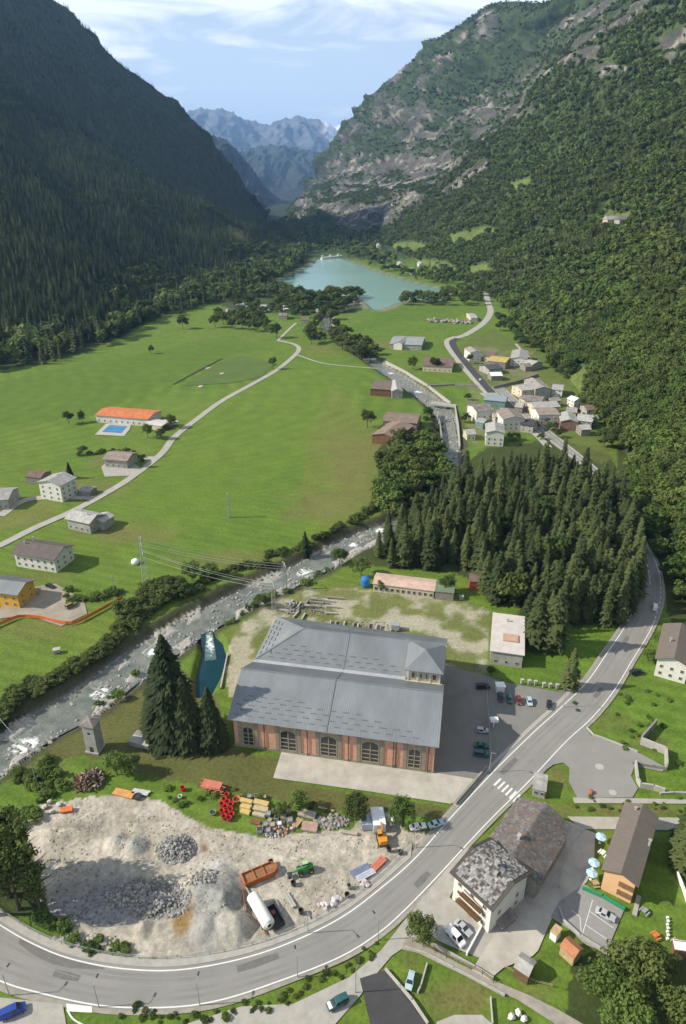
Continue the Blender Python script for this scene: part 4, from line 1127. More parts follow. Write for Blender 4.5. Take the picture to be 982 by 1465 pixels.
row_group([(918, 762), (935, 790), (955, 830), (957, 865), (952, 885), (985, 905), (1010, 880), (1000, 720), (920, 650), (893, 668), (905, 720)], 44, 5.8, (9, 15), 'leaf', 'leafy tree overhanging the right hand verge of the main road', 'trees on the right verge of the main road', rgs=12)
row_group([(700, 462), (712, 455), (770, 480), (850, 530), (846, 548), (800, 540), (765, 505), (740, 490)], 26, 13, (9, 14), 'mix', 'tree at the foot of the slope above the upper hamlet', 'trees above the upper hamlet', rgs=13)
row_group([(660, 545), (690, 600), (760, 600), (860, 590), (870, 640), (760, 632), (668, 640)], 18, 12, (5, 9), 'mix', 'garden tree among the village houses', 'garden trees of the village', rgs=14)
row_group([(315, 455), (330, 430), (380, 428), (440, 434), (450, 456), (400, 458), (360, 462)], 26, 10, (9, 14), 'mix', 'tree among the caravans and huts of the camp site', 'trees of the camp site', rgs=15)
# dark scrub on the high river bank and other bushes
def bushes(pts, n, spread, hr, name, label, group, kind='dark', rgs=1):
    rg = np.random.default_rng(rgs); L_ = polyP(pts)
    c = catmull(L_, n)
    for p in c:
        x, y = p[0] + rg.normal() * spread, p[1] + rg.normal() * spread
        h = rg.uniform(*hr); z = float(ground_z(np.array([x]), np.array([y]))[0])
        e = bpy.data.objects.new(name, random.choice(LEAF_MD[:2] if kind == 'leaf' else LEAF_MD[2:])); COL.objects.link(e)
        e.location = (x, y, z - h * .2); e.rotation_euler = (0, 0, rg.uniform(0, 6.28)); e.scale = (h * 1.5, h * 1.5, h)
        tag(e, label, 'bush', group)
bushes([(-20, 1045), (15, 1010), (60, 982), (100, 962), (140, 935), (190, 895), (215, 868), (250, 850)], 70, 1.6, (3, 5.5), 'bush', 'dark bush on the high bank between the left meadow and the river', 'bushes on the high bank at the left', rgs=2)
bushes([(190, 880), (225, 852), (262, 842)], 16, 3, (5, 8.5), 'bush', 'tall dark bush on the river bank below the power pylon', 'tall bushes below the power pylon', rgs=21)
bushes([(280, 838), (330, 818), (370, 806), (420, 786), (470, 764), (520, 738), (545, 718)], 60, 1.3, (2, 4.0), 'bush', 'dark bush on the steep bank below the big meadow', 'bushes on the steep bank below the big meadow', rgs=3)
bushes([(96, 1026), (125, 1008), (152, 990), (186, 962)], 9, 1.0, (1.4, 2.8), 'bush', 'bush on the near river bank behind the transformer tower', 'bushes on the near river bank', kind='leaf', rgs=22)
bushes([(322, 892), (350, 872), (385, 852), (425, 836), (470, 808)], 14, 1.2, (1.8, 4.0), 'bush', 'bush on the near river bank between the pool and the rapids', 'bushes on the near bank behind the hall', kind='leaf', rgs=23)
bushes([(62, 1310), (90, 1330), (120, 1345), (165, 1352), (185, 1358)], 12, .8, (1.5, 3.0), 'bush', 'green bush between the gravel yard and the pavement railing', 'bushes along the railing of the gravel yard', kind='leaf', rgs=4)
bushes([ (180, 1446), (260, 1455), (340, 1447), (420, 1424), (490, 1388), (535, 1352)], 60, .8, (.5, 1.3), 'bush', 'low bush on the grassy strip below the curve of the main road', 'low bushes below the road curve', rgs=5)
bushes([(-10, 1190), (20, 1180), (45, 1160), (80, 1130), (60, 1100), (20, 1115)], 36, 2.5, (1.6, 3.5), 'bush', 'bush in the rough ground between the river and the gravel yard', 'bushes between the river and the gravel yard', kind='leaf', rgs=6)
bushes([(240, 1130), (270, 1150), (300, 1135), (360, 1140), (450, 1155), (480, 1165)], 26, 1.3, (.9, 2.0), 'bush', 'low bush between the building materials and the dry grass', 'low bushes behind the building materials', kind='leaf', rgs=7)
bushes([(850, 1000), (880, 1010), (930, 1030), (960, 1000), (905, 1040), (870, 1060), (940, 1070)], 26, 4, (.9, 1.7), 'bush', 'low shrub in the meadow above the retaining walls', 'low shrubs in the meadow above the retaining walls', kind='leaf', rgs=8)
bushes([(830, 1155), (900, 1152), (980, 1152)], 22, 1.2, (.5, 1.2), 'bush', 'low shrub on the strip between the forecourt and the back lane', 'low shrubs above the back lane', kind='leaf', rgs=9)
bushes([(120, 650), (140, 648), (170, 642), (200, 655)], 12, 2, (1.5, 3.5), 'bush', 'bush of the garden around the terrace house', 'garden bushes of the terrace house', rgs=10)
bushes([(95, 850), (120, 860), (150, 852), (170, 845)], 18, 2, (2, 4), 'bush', 'green bush between the farm yard and the orange fence', 'bushes beside the orange fence', kind='leaf', rgs=11)
bushes([(600, 610), (625, 600), (612, 628)], 9, 4, (3, 5), 'bush', 'bush at the bend of the walled river', 'bushes at the bend of the walled river', rgs=12)

# --- forests too many to count: one object each, instanced on points -----------
PROTO = bpy.data.collections.new('tree_prototypes')
def protos(tagname, meshes):
    c = bpy.data.collections.new(tagname)
    for k, me in enumerate(meshes):
        o = bpy.data.objects.new('%s_%02d' % (tagname, k), me); c.objects.link(o)
    return c
SP_LO = [conifer_crown('spruce_far', R=.21, layers=11, nb=6, sub=1, seed=110 + k, material=M_SPRUCE, base=.0) for k in range(4)]
LF_LO = [leaf_crown('leaf_far', lobes=9, leaves=16, leaf=.13, seed=120 + k, material=(M_LEAF, M_LEAFD)[k % 2], rx=.42, rz=.40, cz=.45, fill=.75) for k in range(4)]
CL_MIX = protos('forest_mix', LF_LO + SP_LO[:2])
SP_DK = [conifer_crown('spruce_dark', R=.20, layers=12, nb=6, sub=1, seed=150 + k, material=M_FIR, base=.0) for k in range(4)]  # darker needles put the shade of the left slopes into the colour
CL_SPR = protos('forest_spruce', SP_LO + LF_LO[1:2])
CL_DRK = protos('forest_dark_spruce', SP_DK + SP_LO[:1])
LF_DK = [leaf_crown('leaf_dark', lobes=9, leaves=16, leaf=.13, seed=160 + k, material=M_LEAFD, rx=.42, rz=.40, cz=.45, fill=.75) for k in range(3)]  # dark crowns only, colour holds the left hillside's shade
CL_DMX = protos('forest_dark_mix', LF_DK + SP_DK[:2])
CL_LEAF = protos('forest_leaf', LEAF_MD + LF_LO[:0])
def forest(name, pts, hs, coll, label=None):
    me = bpy.data.meshes.new(name)
    pts = np.asarray(pts, np.float32)
    me.vertices.add(len(pts)); me.vertices.foreach_set('co', pts.ravel())
    a = me.attributes.new('tree_height', 'FLOAT', 'POINT'); a.data.foreach_set('value', np.asarray(hs, np.float32))
    me.update()
    o = bpy.data.objects.new(name, me); COL.objects.link(o)
    ng = bpy.data.node_groups.new(name, 'GeometryNodeTree')
    ng.interface.new_socket('Geometry', in_out='INPUT', socket_type='NodeSocketGeometry')
    ng.interface.new_socket('Geometry', in_out='OUTPUT', socket_type='NodeSocketGeometry')
    N, L = ng.nodes, ng.links
    gi = N.new('NodeGroupInput'); go = N.new('NodeGroupOutput')
    iop = N.new('GeometryNodeInstanceOnPoints'); ci = N.new('GeometryNodeCollectionInfo')
    ci.inputs['Collection'].default_value = coll; ci.inputs['Separate Children'].default_value = True; ci.inputs['Reset Children'].default_value = True
    iop.inputs['Pick Instance'].default_value = True
    ri = N.new('FunctionNodeRandomValue'); ri.data_type = 'INT'; ri.inputs[4].default_value = 0; ri.inputs[5].default_value = len(coll.objects) - 1
    rr = N.new('FunctionNodeRandomValue'); rr.data_type = 'FLOAT_VECTOR'; rr.inputs[0].default_value = (0, 0, 0); rr.inputs[1].default_value = (.1, .1, 6.283)
    rr.inputs['Seed'].default_value = 3
    rs = N.new('FunctionNodeRandomValue'); rs.data_type = 'FLOAT_VECTOR'; rs.inputs[0].default_value = (.8, .8, .85); rs.inputs[1].default_value = (1.25, 1.25, 1.15); rs.inputs['Seed'].default_value = 5
    na = N.new('GeometryNodeInputNamedAttribute'); na.data_type = 'FLOAT'; na.inputs['Name'].default_value = 'tree_height'
    vs = N.new('ShaderNodeVectorMath'); vs.operation = 'SCALE'
    L.new(gi.outputs[0], iop.inputs['Points']); L.new(ci.outputs[0], iop.inputs['Instance'])
    L.new(ri.outputs[2], iop.inputs['Instance Index']); L.new(rr.outputs[0], iop.inputs['Rotation'])
    L.new(rs.outputs[0], vs.inputs[0]); L.new(na.outputs['Attribute'], vs.inputs['Scale']); L.new(vs.outputs['Vector'], iop.inputs['Scale'])
    L.new(iop.outputs[0], go.inputs[0])
    md = o.modifiers.new('trees', 'NODES'); md.node_group = ng
    tag(o, label, kind='stuff')
    return o

def scatter_loft(G, spacing, n_max, seed, mask=None, margin=80, ymin=-200):
    """random points on a lofted hill, denser near the viewer, none on bare rock or clearings"""
    X, Y, Z, U, V, Cc = G; rg = np.random.default_rng(seed)
    nc, nr = X.shape
    cx = (X[:-1, :-1] + X[1:, 1:]) / 2; cy = (Y[:-1, :-1] + Y[1:, 1:]) / 2; cz = (Z[:-1, :-1] + Z[1:, 1:]) / 2
    e1 = np.stack([X[1:, :-1] - X[:-1, :-1], Y[1:, :-1] - Y[:-1, :-1]], -1); e2 = np.stack([X[:-1, 1:] - X[:-1, :-1], Y[:-1, 1:] - Y[:-1, :-1]], -1)
    area = np.abs(e1[..., 0] * e2[..., 1] - e1[..., 1] * e2[..., 0]) * 1.25
    px, py = projpix(cx, cy, cz)
    dist = np.hypot(cx, cy)
    vis = (px > -margin) & (px < 982 + margin) & (py > -margin * 1.2) & (py < 1465 + margin) & (cy > 30)
    dens = 1.0 / spacing(dist) ** 2 * np.where(vis, 1, .04 * (dist < 900))
    if mask is not None: dens = dens * mask(cx, cy, cz, px, py, (slice(0, nc - 1), slice(0, nr - 1)))
    w = (area * dens); tot = w.sum(); n = int(min(n_max, tot))
    idx = rg.choice(w.size, n, p=(w / tot).ravel())
    i, j = np.unravel_index(idx, w.shape); a = rg.random(n); b = rg.random(n)
    def lerp(Q):
        return Q[i, j] * (1 - a) * (1 - b) + Q[i + 1, j] * a * (1 - b) + Q[i, j + 1] * (1 - a) * b + Q[i + 1, j + 1] * a * b
    p = np.stack([lerp(X), lerp(Y), lerp(Z)], -1)
    return p, np.hypot(p[:, 0], p[:, 1]), tot
def clearing(C):
    return (C[..., 0] > .105)
def r_mask(cx, cy, cz, px, py, sl):
    rock = R_ROCK[sl]; C = RG[5][sl]
    m = np.where(rock > .45, .05, 1.0) * np.where(clearing(C) & (rock < .4), .03, 1.0)
    return m * (cz > -1)
pts, ds, tot = scatter_loft(RG, lambda d: np.clip(4.3 + d * .0008, 5.0, 7.5), 190000, 5, r_mask)
print('right forest', len(pts), tot)
near = (ds < 520)
conif = (fbm(pts[:, 0] / 120, pts[:, 1] / 120, 3, 301) > .56) | ((pts[:, 2] > 60) & (fbm(pts[:, 0] / 50, pts[:, 1] / 50, 2, 302) > .5))
hh = np.clip(10 - ds * .0012, 6.5, 10) * RNG.uniform(.6, 1.5, len(pts))
pts[:, 2] -= hh * .08
# the nearest ones that show largest become trees of their own
nearidx = np.where(near & ~conif)[0]
pxn, pyn = projpix(pts[:, 0], pts[:, 1], pts[:, 2])
nearidx = [k for k in np.where(near)[0] if -10 < pxn[k] < 1010 and -10 < pyn[k] < 1480]
nearidx = sorted(nearidx, key=lambda k: ds[k] / hh[k])[:70]
for k in nearidx:
    x, y, z = [float(q) for q in pts[k]]
    if conif[k]:
        tree_at(x, y, float(hh[k]) * 1.35, SPRUCE_HI, TR_CON, 'spruce_tree', 'spruce among the leafy trees low on the right hand slope', 'spruces low on the right slope', z=z)
    else:
        tree_at(x, y, float(hh[k]) * 1.1, LEAF_MD, TR_BRD, 'broadleaf_tree', 'leafy green tree in the closed wood low on the right hand slope', 'leafy trees low on the right slope', wide=1.1, z=z)
keep = np.ones(len(pts), bool); keep[nearidx] = False
pts, ds, hh, conif = pts[keep], ds[keep], hh[keep], conif[keep]
nr2 = (ds < 700) & ~conif
forest('forest', pts[nr2], hh[nr2] * 1.15, CL_LEAF)
forest('forest', pts[~nr2 & ~conif], hh[~nr2 & ~conif] * 1.1, CL_MIX)
forest('forest', pts[conif], hh[conif] * 1.35, CL_SPR)
p1, d1, tot = scatter_loft(L1G, lambda d: np.clip(5.0 + d * .0016, 6, 9), 60000, 6, lambda cx, cy, cz, px, py, sl: np.where(clearing(L1G[5][sl]), .04, 1.0) * (cz > -1))
print('left forest', len(p1), tot)
h1 = np.clip(13 + d1 * .001, 13, 15) * RNG.uniform(.7, 1.3, len(p1)); p1[:, 2] -= 1
pxn, pyn = projpix(p1[:, 0], p1[:, 1], p1[:, 2])
mixm = fbm(p1[:, 0] / 90, p1[:, 1] / 90, 3, 305) - .25 * (p1[:, 2] < 35) > .27
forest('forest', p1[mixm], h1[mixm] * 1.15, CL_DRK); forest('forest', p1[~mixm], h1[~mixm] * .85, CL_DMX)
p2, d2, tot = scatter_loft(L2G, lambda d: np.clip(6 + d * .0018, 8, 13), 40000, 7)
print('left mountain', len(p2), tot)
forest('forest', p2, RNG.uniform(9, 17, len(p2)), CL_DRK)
# woods on the valley floor: foot of the left slope, around the lake and beyond
fl = []
for px, dm, n, hr in (([(495, 360), (560, 376), (640, 400), (648, 412), (560, 392), (500, 373)], 9, 140, (9, 14)), ([(-150, 535), (0, 528), (60, 522), (120, 505), (172, 482), (228, 455), (300, 428), (390, 405), (440, 375), (440, 352), (330, 345), (200, 400), (-150, 470)], 8, 2600, (16, 27)),
                      ([(300, 436), (335, 428), (400, 424), (440, 430), (410, 414), (330, 418), (240, 440), (250, 452)], 9, 200, (13, 19)),
                      ([(440, 362), (500, 362), (560, 385), (640, 408), (700, 418), (715, 400), (640, 360), (560, 345), (440, 325)], 15, 1100, (13, 20)),
                      ([(380, 340), (440, 355), (560, 345), (540, 315), (420, 305)], 24, 1500, (18, 26))):
    poly = polyP(px); rg = np.random.default_rng(n)
    q = sample_poly(poly, dm, n, rg, tries=9000)
    for x, y in q:
        pxx, pyy = projpix(np.array([x]), np.array([y]), np.array([0.]))
        if 500 < pxx[0] < 720 and 345 < pyy[0] < 420 and fbm(np.array([x / 45]), np.array([y / 45]), 2, 9)[0] > .5: continue
        if inpoly(np.array([x]), np.array([y]), LAKE)[0]: continue
        fl.append((x, y, float(ground_z(np.array([x]), np.array([y]))[0]), rg.uniform(*hr)))
fl = np.array(fl); s_ = RNG.random(len(fl)) < .5
forest('forest', fl[s_][:, :3], fl[s_][:, 3], CL_MIX); forest('forest', fl[~s_][:, :3], fl[~s_][:, 3] * 1.15, CL_SPR)
# ================================================================== BUILDINGS
M_PLW = mat('plaster_white', (.66, .64, .58), rough=.85, var=.10, scale=.6)
M_PLC = mat('plaster_cream', (.56, .50, .38), rough=.85, var=.12, scale=.6)
M_PLO = mat('plaster_orange', (.72, .44, .24), rough=.85, var=.07, scale=.6)
M_PLY = mat('plaster_yellow', (.62, .36, .06), rough=.85, var=.1, scale=.6)
M_PLG = mat('plaster_grey', (.36, .35, .32), rough=.88, var=.2, scale=.5)
M_RUB = mat('rubble_wall', (.26, .235, .20), rough=.95, var=.35, scale=1.6, bump=.05)
M_BRK = mat('brick_pink', (.60, .32, .215), rough=.9, var=.15, scale=.8, bump=.01)
M_PIL = mat('pilaster_stone', (.27, .235, .17), rough=.9, var=.2, scale=1.0)
M_ZINC = mat('zinc_sheet', (.235, .252, .262), rough=.5, var=.17, scale=.14, metal=.35, spec=.4, stretch=(1, .25, 1))
M_ZINCD = mat('zinc_guard', (.165, .178, .19), rough=.6, var=.1)
M_GUT = mat('gutter_metal', (.66, .64, .64), rough=.35, var=.12, scale=.3, metal=.6)
M_STN = mat('stone_roof', (.26, .235, .215), rough=.85, var=.45, scale=.55, bump=.06, bscale=1.2, rnd=.2)
M_STNR = mat('stone_roof_rusty', (.235, .19, .165), rough=.88, var=.35, scale=.28, dark=(.10, .10, .105), bump=.05, bscale=1.5)
M_RBR = mat('roof_brown', (.155, .130, .110), rough=.85, var=.12, scale=.5, stretch=(1, 3, 1))
M_ROR = mat('roof_orange', (.52, .17, .07), rough=.85, var=.25, scale=.35)
M_RRD = mat('roof_redbrown', (.17, .115, .095), rough=.85, var=.3, scale=.4)
M_RGY = mat('roof_grey_slab', (.33, .32, .30), rough=.85, var=.3, scale=.5, bump=.04, rnd=.15)
M_RPL = mat('roof_pale', (.52, .48, .44), rough=.8, var=.12, scale=.4)
M_WOOD = mat('wood_brown', (.15, .085, .045), rough=.8, var=.3, scale=1.2)
M_WOODL = mat('wood_light', (.42, .30, .17), rough=.8, var=.25, scale=1.2)
M_GLS = mat('window_glass', (.025, .03, .035), rough=.12, var=.2, spec=.6)
M_FRM = mat('window_frame', (.40, .37, .32), rough=.7, var=.15)
M_IRON = mat('dark_iron', (.05, .05, .05), rough=.6, var=.2)
M_WHT = mat('white_paint', (.80, .80, .78), rough=.5, var=.05)
M_GAL = mat('galvanised', (.40, .41, .41), rough=.5, metal=.4, var=.15)

def frame(A, B, C, z):
    a, b, c = P(*A, z), P(*B, z), P(*C, z)
    d = (b - a)[:2]; w = float(np.hypot(*d)); rz = math.atan2(d[1], d[0])
    pv = np.array([-math.sin(rz), math.cos(rz)]); dd = float((c - b)[:2] @ pv)
    if dd < 0:      # keep depth positive: swap the corners round
        return frame(B, A, tuple(np.array(C) + np.array(A) - np.array(B)), z)
    return float(a[0]), float(a[1]), rz, w, dd

_win_cache = {}
def window(parent, x, y, z, w, h, rz, frame_m=None, glass=True, sub=False):
    """a window standing 5 cm proud of the wall; y- side of its frame faces out"""
    key = (round(w, 2), round(h, 2), (frame_m or M_FRM).name)
    if key not in _win_cache:
        m = MB(); t = .12
        for cx, cz, sx, sz in ((0, h / 2 - t / 2, w, t), (0, -h / 2 + t / 2, w + .14, t), (-w / 2 + t / 2, 0, t, h - 2 * t), (w / 2 - t / 2, 0, t, h - 2 * t), (0, 0, t * .6, h - 2 * t)):
            m.box(cx, -.05, cz, sx, .14, sz)
        me = bpy.data.meshes.new('window'); me.from_pydata(m.v, [], m.f); me.materials.append(frame_m or M_FRM)
        g = MB(); g.box(0, -.012, 0, w - .1, .06, h - .1)
        mg = bpy.data.meshes.new('pane'); mg.from_pydata(g.v, [], g.f); mg.materials.append(M_GLS)
        _win_cache[key] = (me, mg)
    me, mg = _win_cache[key]
    o = bpy.data.objects.new('window', me); COL.objects.link(o); o.parent = parent; o.location = (x, y, z); o.rotation_euler = (0, 0, rz)
    p = bpy.data.objects.new('pane', mg); COL.objects.link(p); p.parent = o
    return o

def slab_rows(m, p0, p1, p2, p3, size, thick, cols, jitter=.15):
    """cover the quad p0-p1 (eave) p3-p2 (ridge) with overlapping stone slabs"""
    p0, p1, p2, p3 = [Vector(p) for p in (p0, p1, p2, p3)]
    L = (p1 - p0).length; Hh = (p3 - p0).length
    nr = max(2, int(Hh / size)); nrm = (p1 - p0).cross(p3 - p0).normalized()
    if nrm.z < 0: nrm = -nrm
    for r in range(nr):
        x = -random.random() * size
        while x < L:
            w = size * random.uniform(.6, 1.5)
            a, b = max(x, 0) / L, min(x + w - .05, L) / L
            if b > a:
                t0, t1 = r / nr, min(1, (r + 1.25) / nr)
                def q(s, t, lift): return (p0 * (1 - s) + p1 * s) * (1 - t) + (p3 * (1 - s) + p2 * s) * t + nrm * lift
                l0 = thick * random.uniform(.9, 1.7); l1 = thick * .35
                jt = random.uniform(-.1, .1) / nr
                v = [q(a, t0 + jt, l0), q(b, t0 + jt, l0), q(b, t1, l1), q(a, t1, l1), q(a, t0 + jt, 0), q(b, t0 + jt, 0)]
                m.raw(v, [(0, 1, 2, 3), (4, 5, 1, 0)], 0, random.choice(cols))
            x += w
M_SLAB = mat_attr('stone_slab', rough=.8, fine=2.2, mid=.5, amt=.35)

def house(A, B, C, z, label, name='house', cat='house', rise=2.0, oh=.6, ridge='x', wall=None, roof=None, wins=(), chim=(), z0=0.0, group=None, gable_m=None, thick=.22, slabs=None, seams=0, balcony=None, door=None, wsize=(1.0, 1.2), storey=2.7, off=0.5, frame_m=None):
    wall = wall or M_PLW; roof = roof or M_STN
    x, y, rz, w, d = frame(A, B, C, z)
    e = empty(name, (x, y, z0), rz, label, cat, group)
    H = z - z0
    # walls with gables
    m = MB(); a0, a1, b0, b1 = oh, w - oh, oh, d - oh
    low = H - (rise * oh / (d / 2) if ridge == 'x' else rise * oh / (w / 2)) * 0 + .02
    m.prism([(a0, b0), (a1, b0), (a1, b1), (a0, b1)], -1.0, low)
    if ridge == 'x':
        k = rise * (d / 2 - oh) / (d / 2) - .03; zz = low + .0
        yr = d / 2
        m.raw([(a0, b0, zz), (a0, b1, zz), (a0, yr, low + k), (a1, b0, zz), (a1, b1, zz), (a1, yr, low + k)], [(0, 2, 1), (3, 4, 5), (0, 3, 5, 2), (1, 2, 5, 4)])
    elif ridge == 'y':
        k = rise * (w / 2 - oh) / (w / 2) - .03; xr = w / 2
        m.raw([(a0, b0, low), (a1, b0, low), (xr, b0, low + k), (a0, b1, low), (a1, b1, low), (xr, b1, low + k)], [(0, 1, 2), (3, 5, 4), (0, 2, 5, 3), (1, 4, 5, 2)])
    m.build('wall', wall, e)
    # roof slopes with thickness
    r = MB(); s = thick
    if ridge == 'x':
        yr = d / 2; hr = H + rise + s; he = H + .05
        r.raw([(0, 0, he), (w, 0, he), (w, yr, hr), (0, yr, hr), (0, 0, he - s), (w, 0, he - s), (w, yr, hr - s), (0, yr, hr - s)], [(0, 1, 2, 3), (7, 6, 5, 4), (0, 4, 5, 1), (1, 5, 6, 2), (3, 7, 4, 0)])
        r.raw([(w, d, he), (0, d, he), (0, yr, hr), (w, yr, hr), (w, d, he - s), (0, d, he - s), (0, yr, hr - s), (w, yr, hr - s)], [(0, 1, 2, 3), (7, 6, 5, 4), (0, 4, 5, 1), (1, 5, 6, 2), (3, 7, 4, 0)])
        quads = [((0, 0, he), (w, 0, he), (w, yr, hr), (0, yr, hr)), ((w, d, he), (0, d, he), (0, yr, hr), (w, yr, hr))]
    elif ridge == 'y':
        xr = w / 2; hr = H + rise + s; he = H + .05
        r.raw([(0, d, he), (0, 0, he), (xr, 0, hr), (xr, d, hr), (0, d, he - s), (0, 0, he - s), (xr, 0, hr - s), (xr, d, hr - s)], [(0, 1, 2, 3), (7, 6, 5, 4), (0, 4, 5, 1), (1, 5, 6, 2), (3, 7, 4, 0)])
        r.raw([(w, 0, he), (w, d, he), (xr, d, hr), (xr, 0, hr), (w, 0, he - s), (w, d, he - s), (xr, d, hr - s), (xr, 0, hr - s)], [(0, 1, 2, 3), (7, 6, 5, 4), (0, 4, 5, 1), (1, 5, 6, 2), (3, 7, 4, 0)])
        quads = [((0, d, he), (0, 0, he), (xr, 0, hr), (xr, d, hr)), ((w, 0, he), (w, d, he), (xr, d, hr), (xr, 0, hr))]
    elif ridge == 'hip':
        ins = min(w, d) / 2; hr = H + rise; he = H + .05
        if w >= d: R0, R1 = (ins, d / 2, hr), (w - ins, d / 2, hr)
        else: R0, R1 = (w / 2, ins, hr), (w / 2, d - ins, hr)
        c0, c1, c2, c3 = (0, 0, he), (w, 0, he), (w, d, he), (0, d, he)
        if w >= d: r.raw([c0, c1, c2, c3, R0, R1], [(0, 1, 5, 4), (1, 2, 5), (2, 3, 4, 5), (3, 0, 4), (3, 2, 1, 0)])
        else: r.raw([c0, c1, c2, c3, R0, R1], [(0, 1, 4), (1, 2, 5, 4), (2, 3, 5), (3, 0, 4, 5), (3, 2, 1, 0)])
        quads = []
    elif ridge == 'mono':
        he = H + .05; hr = H + rise
        r.raw([(0, 0, he), (w, 0, he), (w, d, hr), (0, d, hr), (0, 0, he - s), (w, 0, he - s), (w, d, hr - s), (0, d, hr - s)], [(0, 1, 2, 3), (7, 6, 5, 4), (0, 4, 5, 1), (1, 5, 6, 2), (2, 6, 7, 3), (3, 7, 4, 0)])
        quads = []
        if rise > .3:
            mm = MB(); mm.raw([(a0, b0, low), (a1, b0, low), (a1, b1, low), (a0, b1, low), (a1, b1, low + rise * .92), (a0, b1, low + rise * .92)], [(0, 1, 4, 5), (1, 2, 4), (3, 0, 5), (2, 3, 5, 4)]); mm.build('wall', wall, e)
    ro = r.build('roof', roof, e)
    if slabs:
        sm = MB()
        for q in quads:
            if name == 'house' and slabs[0] < .55:
                vv = [Vector(t) for t in q]; g0 = .07
                q = [tuple(vv[0].lerp(vv[1], g0).lerp(vv[3].lerp(vv[2], g0), .09)), tuple(vv[0].lerp(vv[1], 1 - g0).lerp(vv[3].lerp(vv[2], 1 - g0), .09)), tuple(vv[3].lerp(vv[2], 1 - g0)), tuple(vv[3].lerp(vv[2], g0))]
            slab_rows(sm, *q, slabs[0], slabs[1], slabs[2])
        so = sm.build('roof_slabs', M_SLAB, ro); so['kind'] = 'stuff'
    if seams:
        sm = MB()
        for q in quads:
            p0, p1, p2, p3 = [Vector(t) for t in q]; n = int((p1 - p0).length / seams)
            for i in range(1, n):
                a = p0.lerp(p1, i / n) + Vector((0, 0, .03)); b = p3.lerp(p2, i / n) + Vector((0, 0, .03)); sm.tube(a, b, .035, n=4)
        so = sm.build('roof_seams', roof, ro); so['kind'] = 'stuff'
    for cx, cy, hh in chim:
        c = MB(); cs = .8 if hh > 1 else .5
        c.box(cx * w, cy * d, H + rise * .5 + hh / 2, cs, cs * .8, rise + hh); c.box(cx * w, cy * d, H + rise + hh + .08, cs + .3, cs + .1, .16)
        c.build('chimney', M_PLG, ro)
    ww, wh = wsize
    for side, n, floors in wins:
        for fl_ in range(floors):
            zz = .3 + storey * fl_ + 1.2
            if zz + wh / 2 > H - .15 and side in 'fb' and ridge == 'x' and zz > H: continue
            if zz + wh / 2 > H + (rise * .5 if (side in 'lr') == (ridge == 'x') else -.1): continue
            for i in range(n):
                t = (i + .5) / n
                if side == 'f': window(e, a0 + (a1 - a0) * t, b0 - .002, zz, ww, wh, 0, frame_m)
                if side == 'b': window(e, a0 + (a1 - a0) * t, b1 + .002, zz, ww, wh, math.pi, frame_m)
                if side == 'l': window(e, a0 - .002, b0 + (b1 - b0) * t, zz, ww, wh, -math.pi / 2, frame_m)
                if side == 'r': window(e, a1 + .002, b0 + (b1 - b0) * t, zz, ww, wh, math.pi / 2, frame_m)
    if door:
        side, t = door; dm = MB()
        if side == 'f': dm.box(a0 + (a1 - a0) * t, b0 - .03, 1.05, 1.1, .1, 2.1)
        if side == 'r': dm.box(a1 + .03, b0 + (b1 - b0) * t, 1.05, .1, 1.1, 2.1)
        if side == 'l': dm.box(a0 - .03, b0 + (b1 - b0) * t, 1.05, .1, 1.1, 2.1)
        dm.build('door', M_WOOD, e)
    if balcony:
        for side, t0, t1, zb, dp in balcony:
            bm_ = MB(); rl = MB()
            if side == 'f':
                xa, xb = a0 + (a1 - a0) * t0, a0 + (a1 - a0) * t1
                bm_.box((xa + xb) / 2, b0 - dp / 2, zb, xb - xa, dp, .18)
                rl.box((xa + xb) / 2, b0 - dp + .04, zb + 1.02, xb - xa, .09, .09)
                k = xa + .1
                while k < xb: rl.box(k, b0 - dp + .04, zb + .55, .07, .06, .9); k += .3
            else:
                s = 1 if side == 'r' else -1; X0 = a1 if side == 'r' else a0
                ya, yb = b0 + (b1 - b0) * t0, b0 + (b1 - b0) * t1
                bm_.box(X0 + s * dp / 2, (ya + yb) / 2, zb, dp, yb - ya, .18)
                rl.box(X0 + s * (dp - .04), (ya + yb) / 2, zb + 1.02, .09, yb - ya, .09)
                k = ya + .1
                while k < yb: rl.box(X0 + s * (dp - .04), k, zb + .55, .06, .07, .9); k += .3
            bo = bm_.build('balcony', M_WOOD, e); rl.build('railing', M_WOOD, bo)
    return e

# ------------------------------------------------ the brick power hall
HO = P(327, 1027, 11.2); HR = math.radians(-10.5)
hall = empty('power_station', (float(HO[0]), float(HO[1]), 0), HR, 'long pink brick hall under a double grey sheet metal roof, with tall arched windows', 'industrial building')
m = MB()
m.prism([(1, 1), (59.2, 1), (59.2, 24.6), (1, 24.6)], -1, 10.9)
m.raw([(1, 1, 10.9), (1, 24.6, 10.9), (1, 24.6, 12.3), (1, 14, 17.5), (59.2, 1, 10.9), (59.2, 24.6, 10.9), (59.2, 24.6, 12.3), (59.2, 14, 17.5)], [(0, 3, 2, 1), (4, 5, 6, 7)])
m.prism([(1.2, 25.2), (59.0, 25.2), (59.0, 48.2), (1.2, 50.0)], -1, 11.8)
m.raw([(59.0, 25.2, 11.8), (59.0, 48.2, 11.8), (59.0, 37.5, 17.6)], [(0, 1, 2)])
m.build('wall', M_BRK, hall)
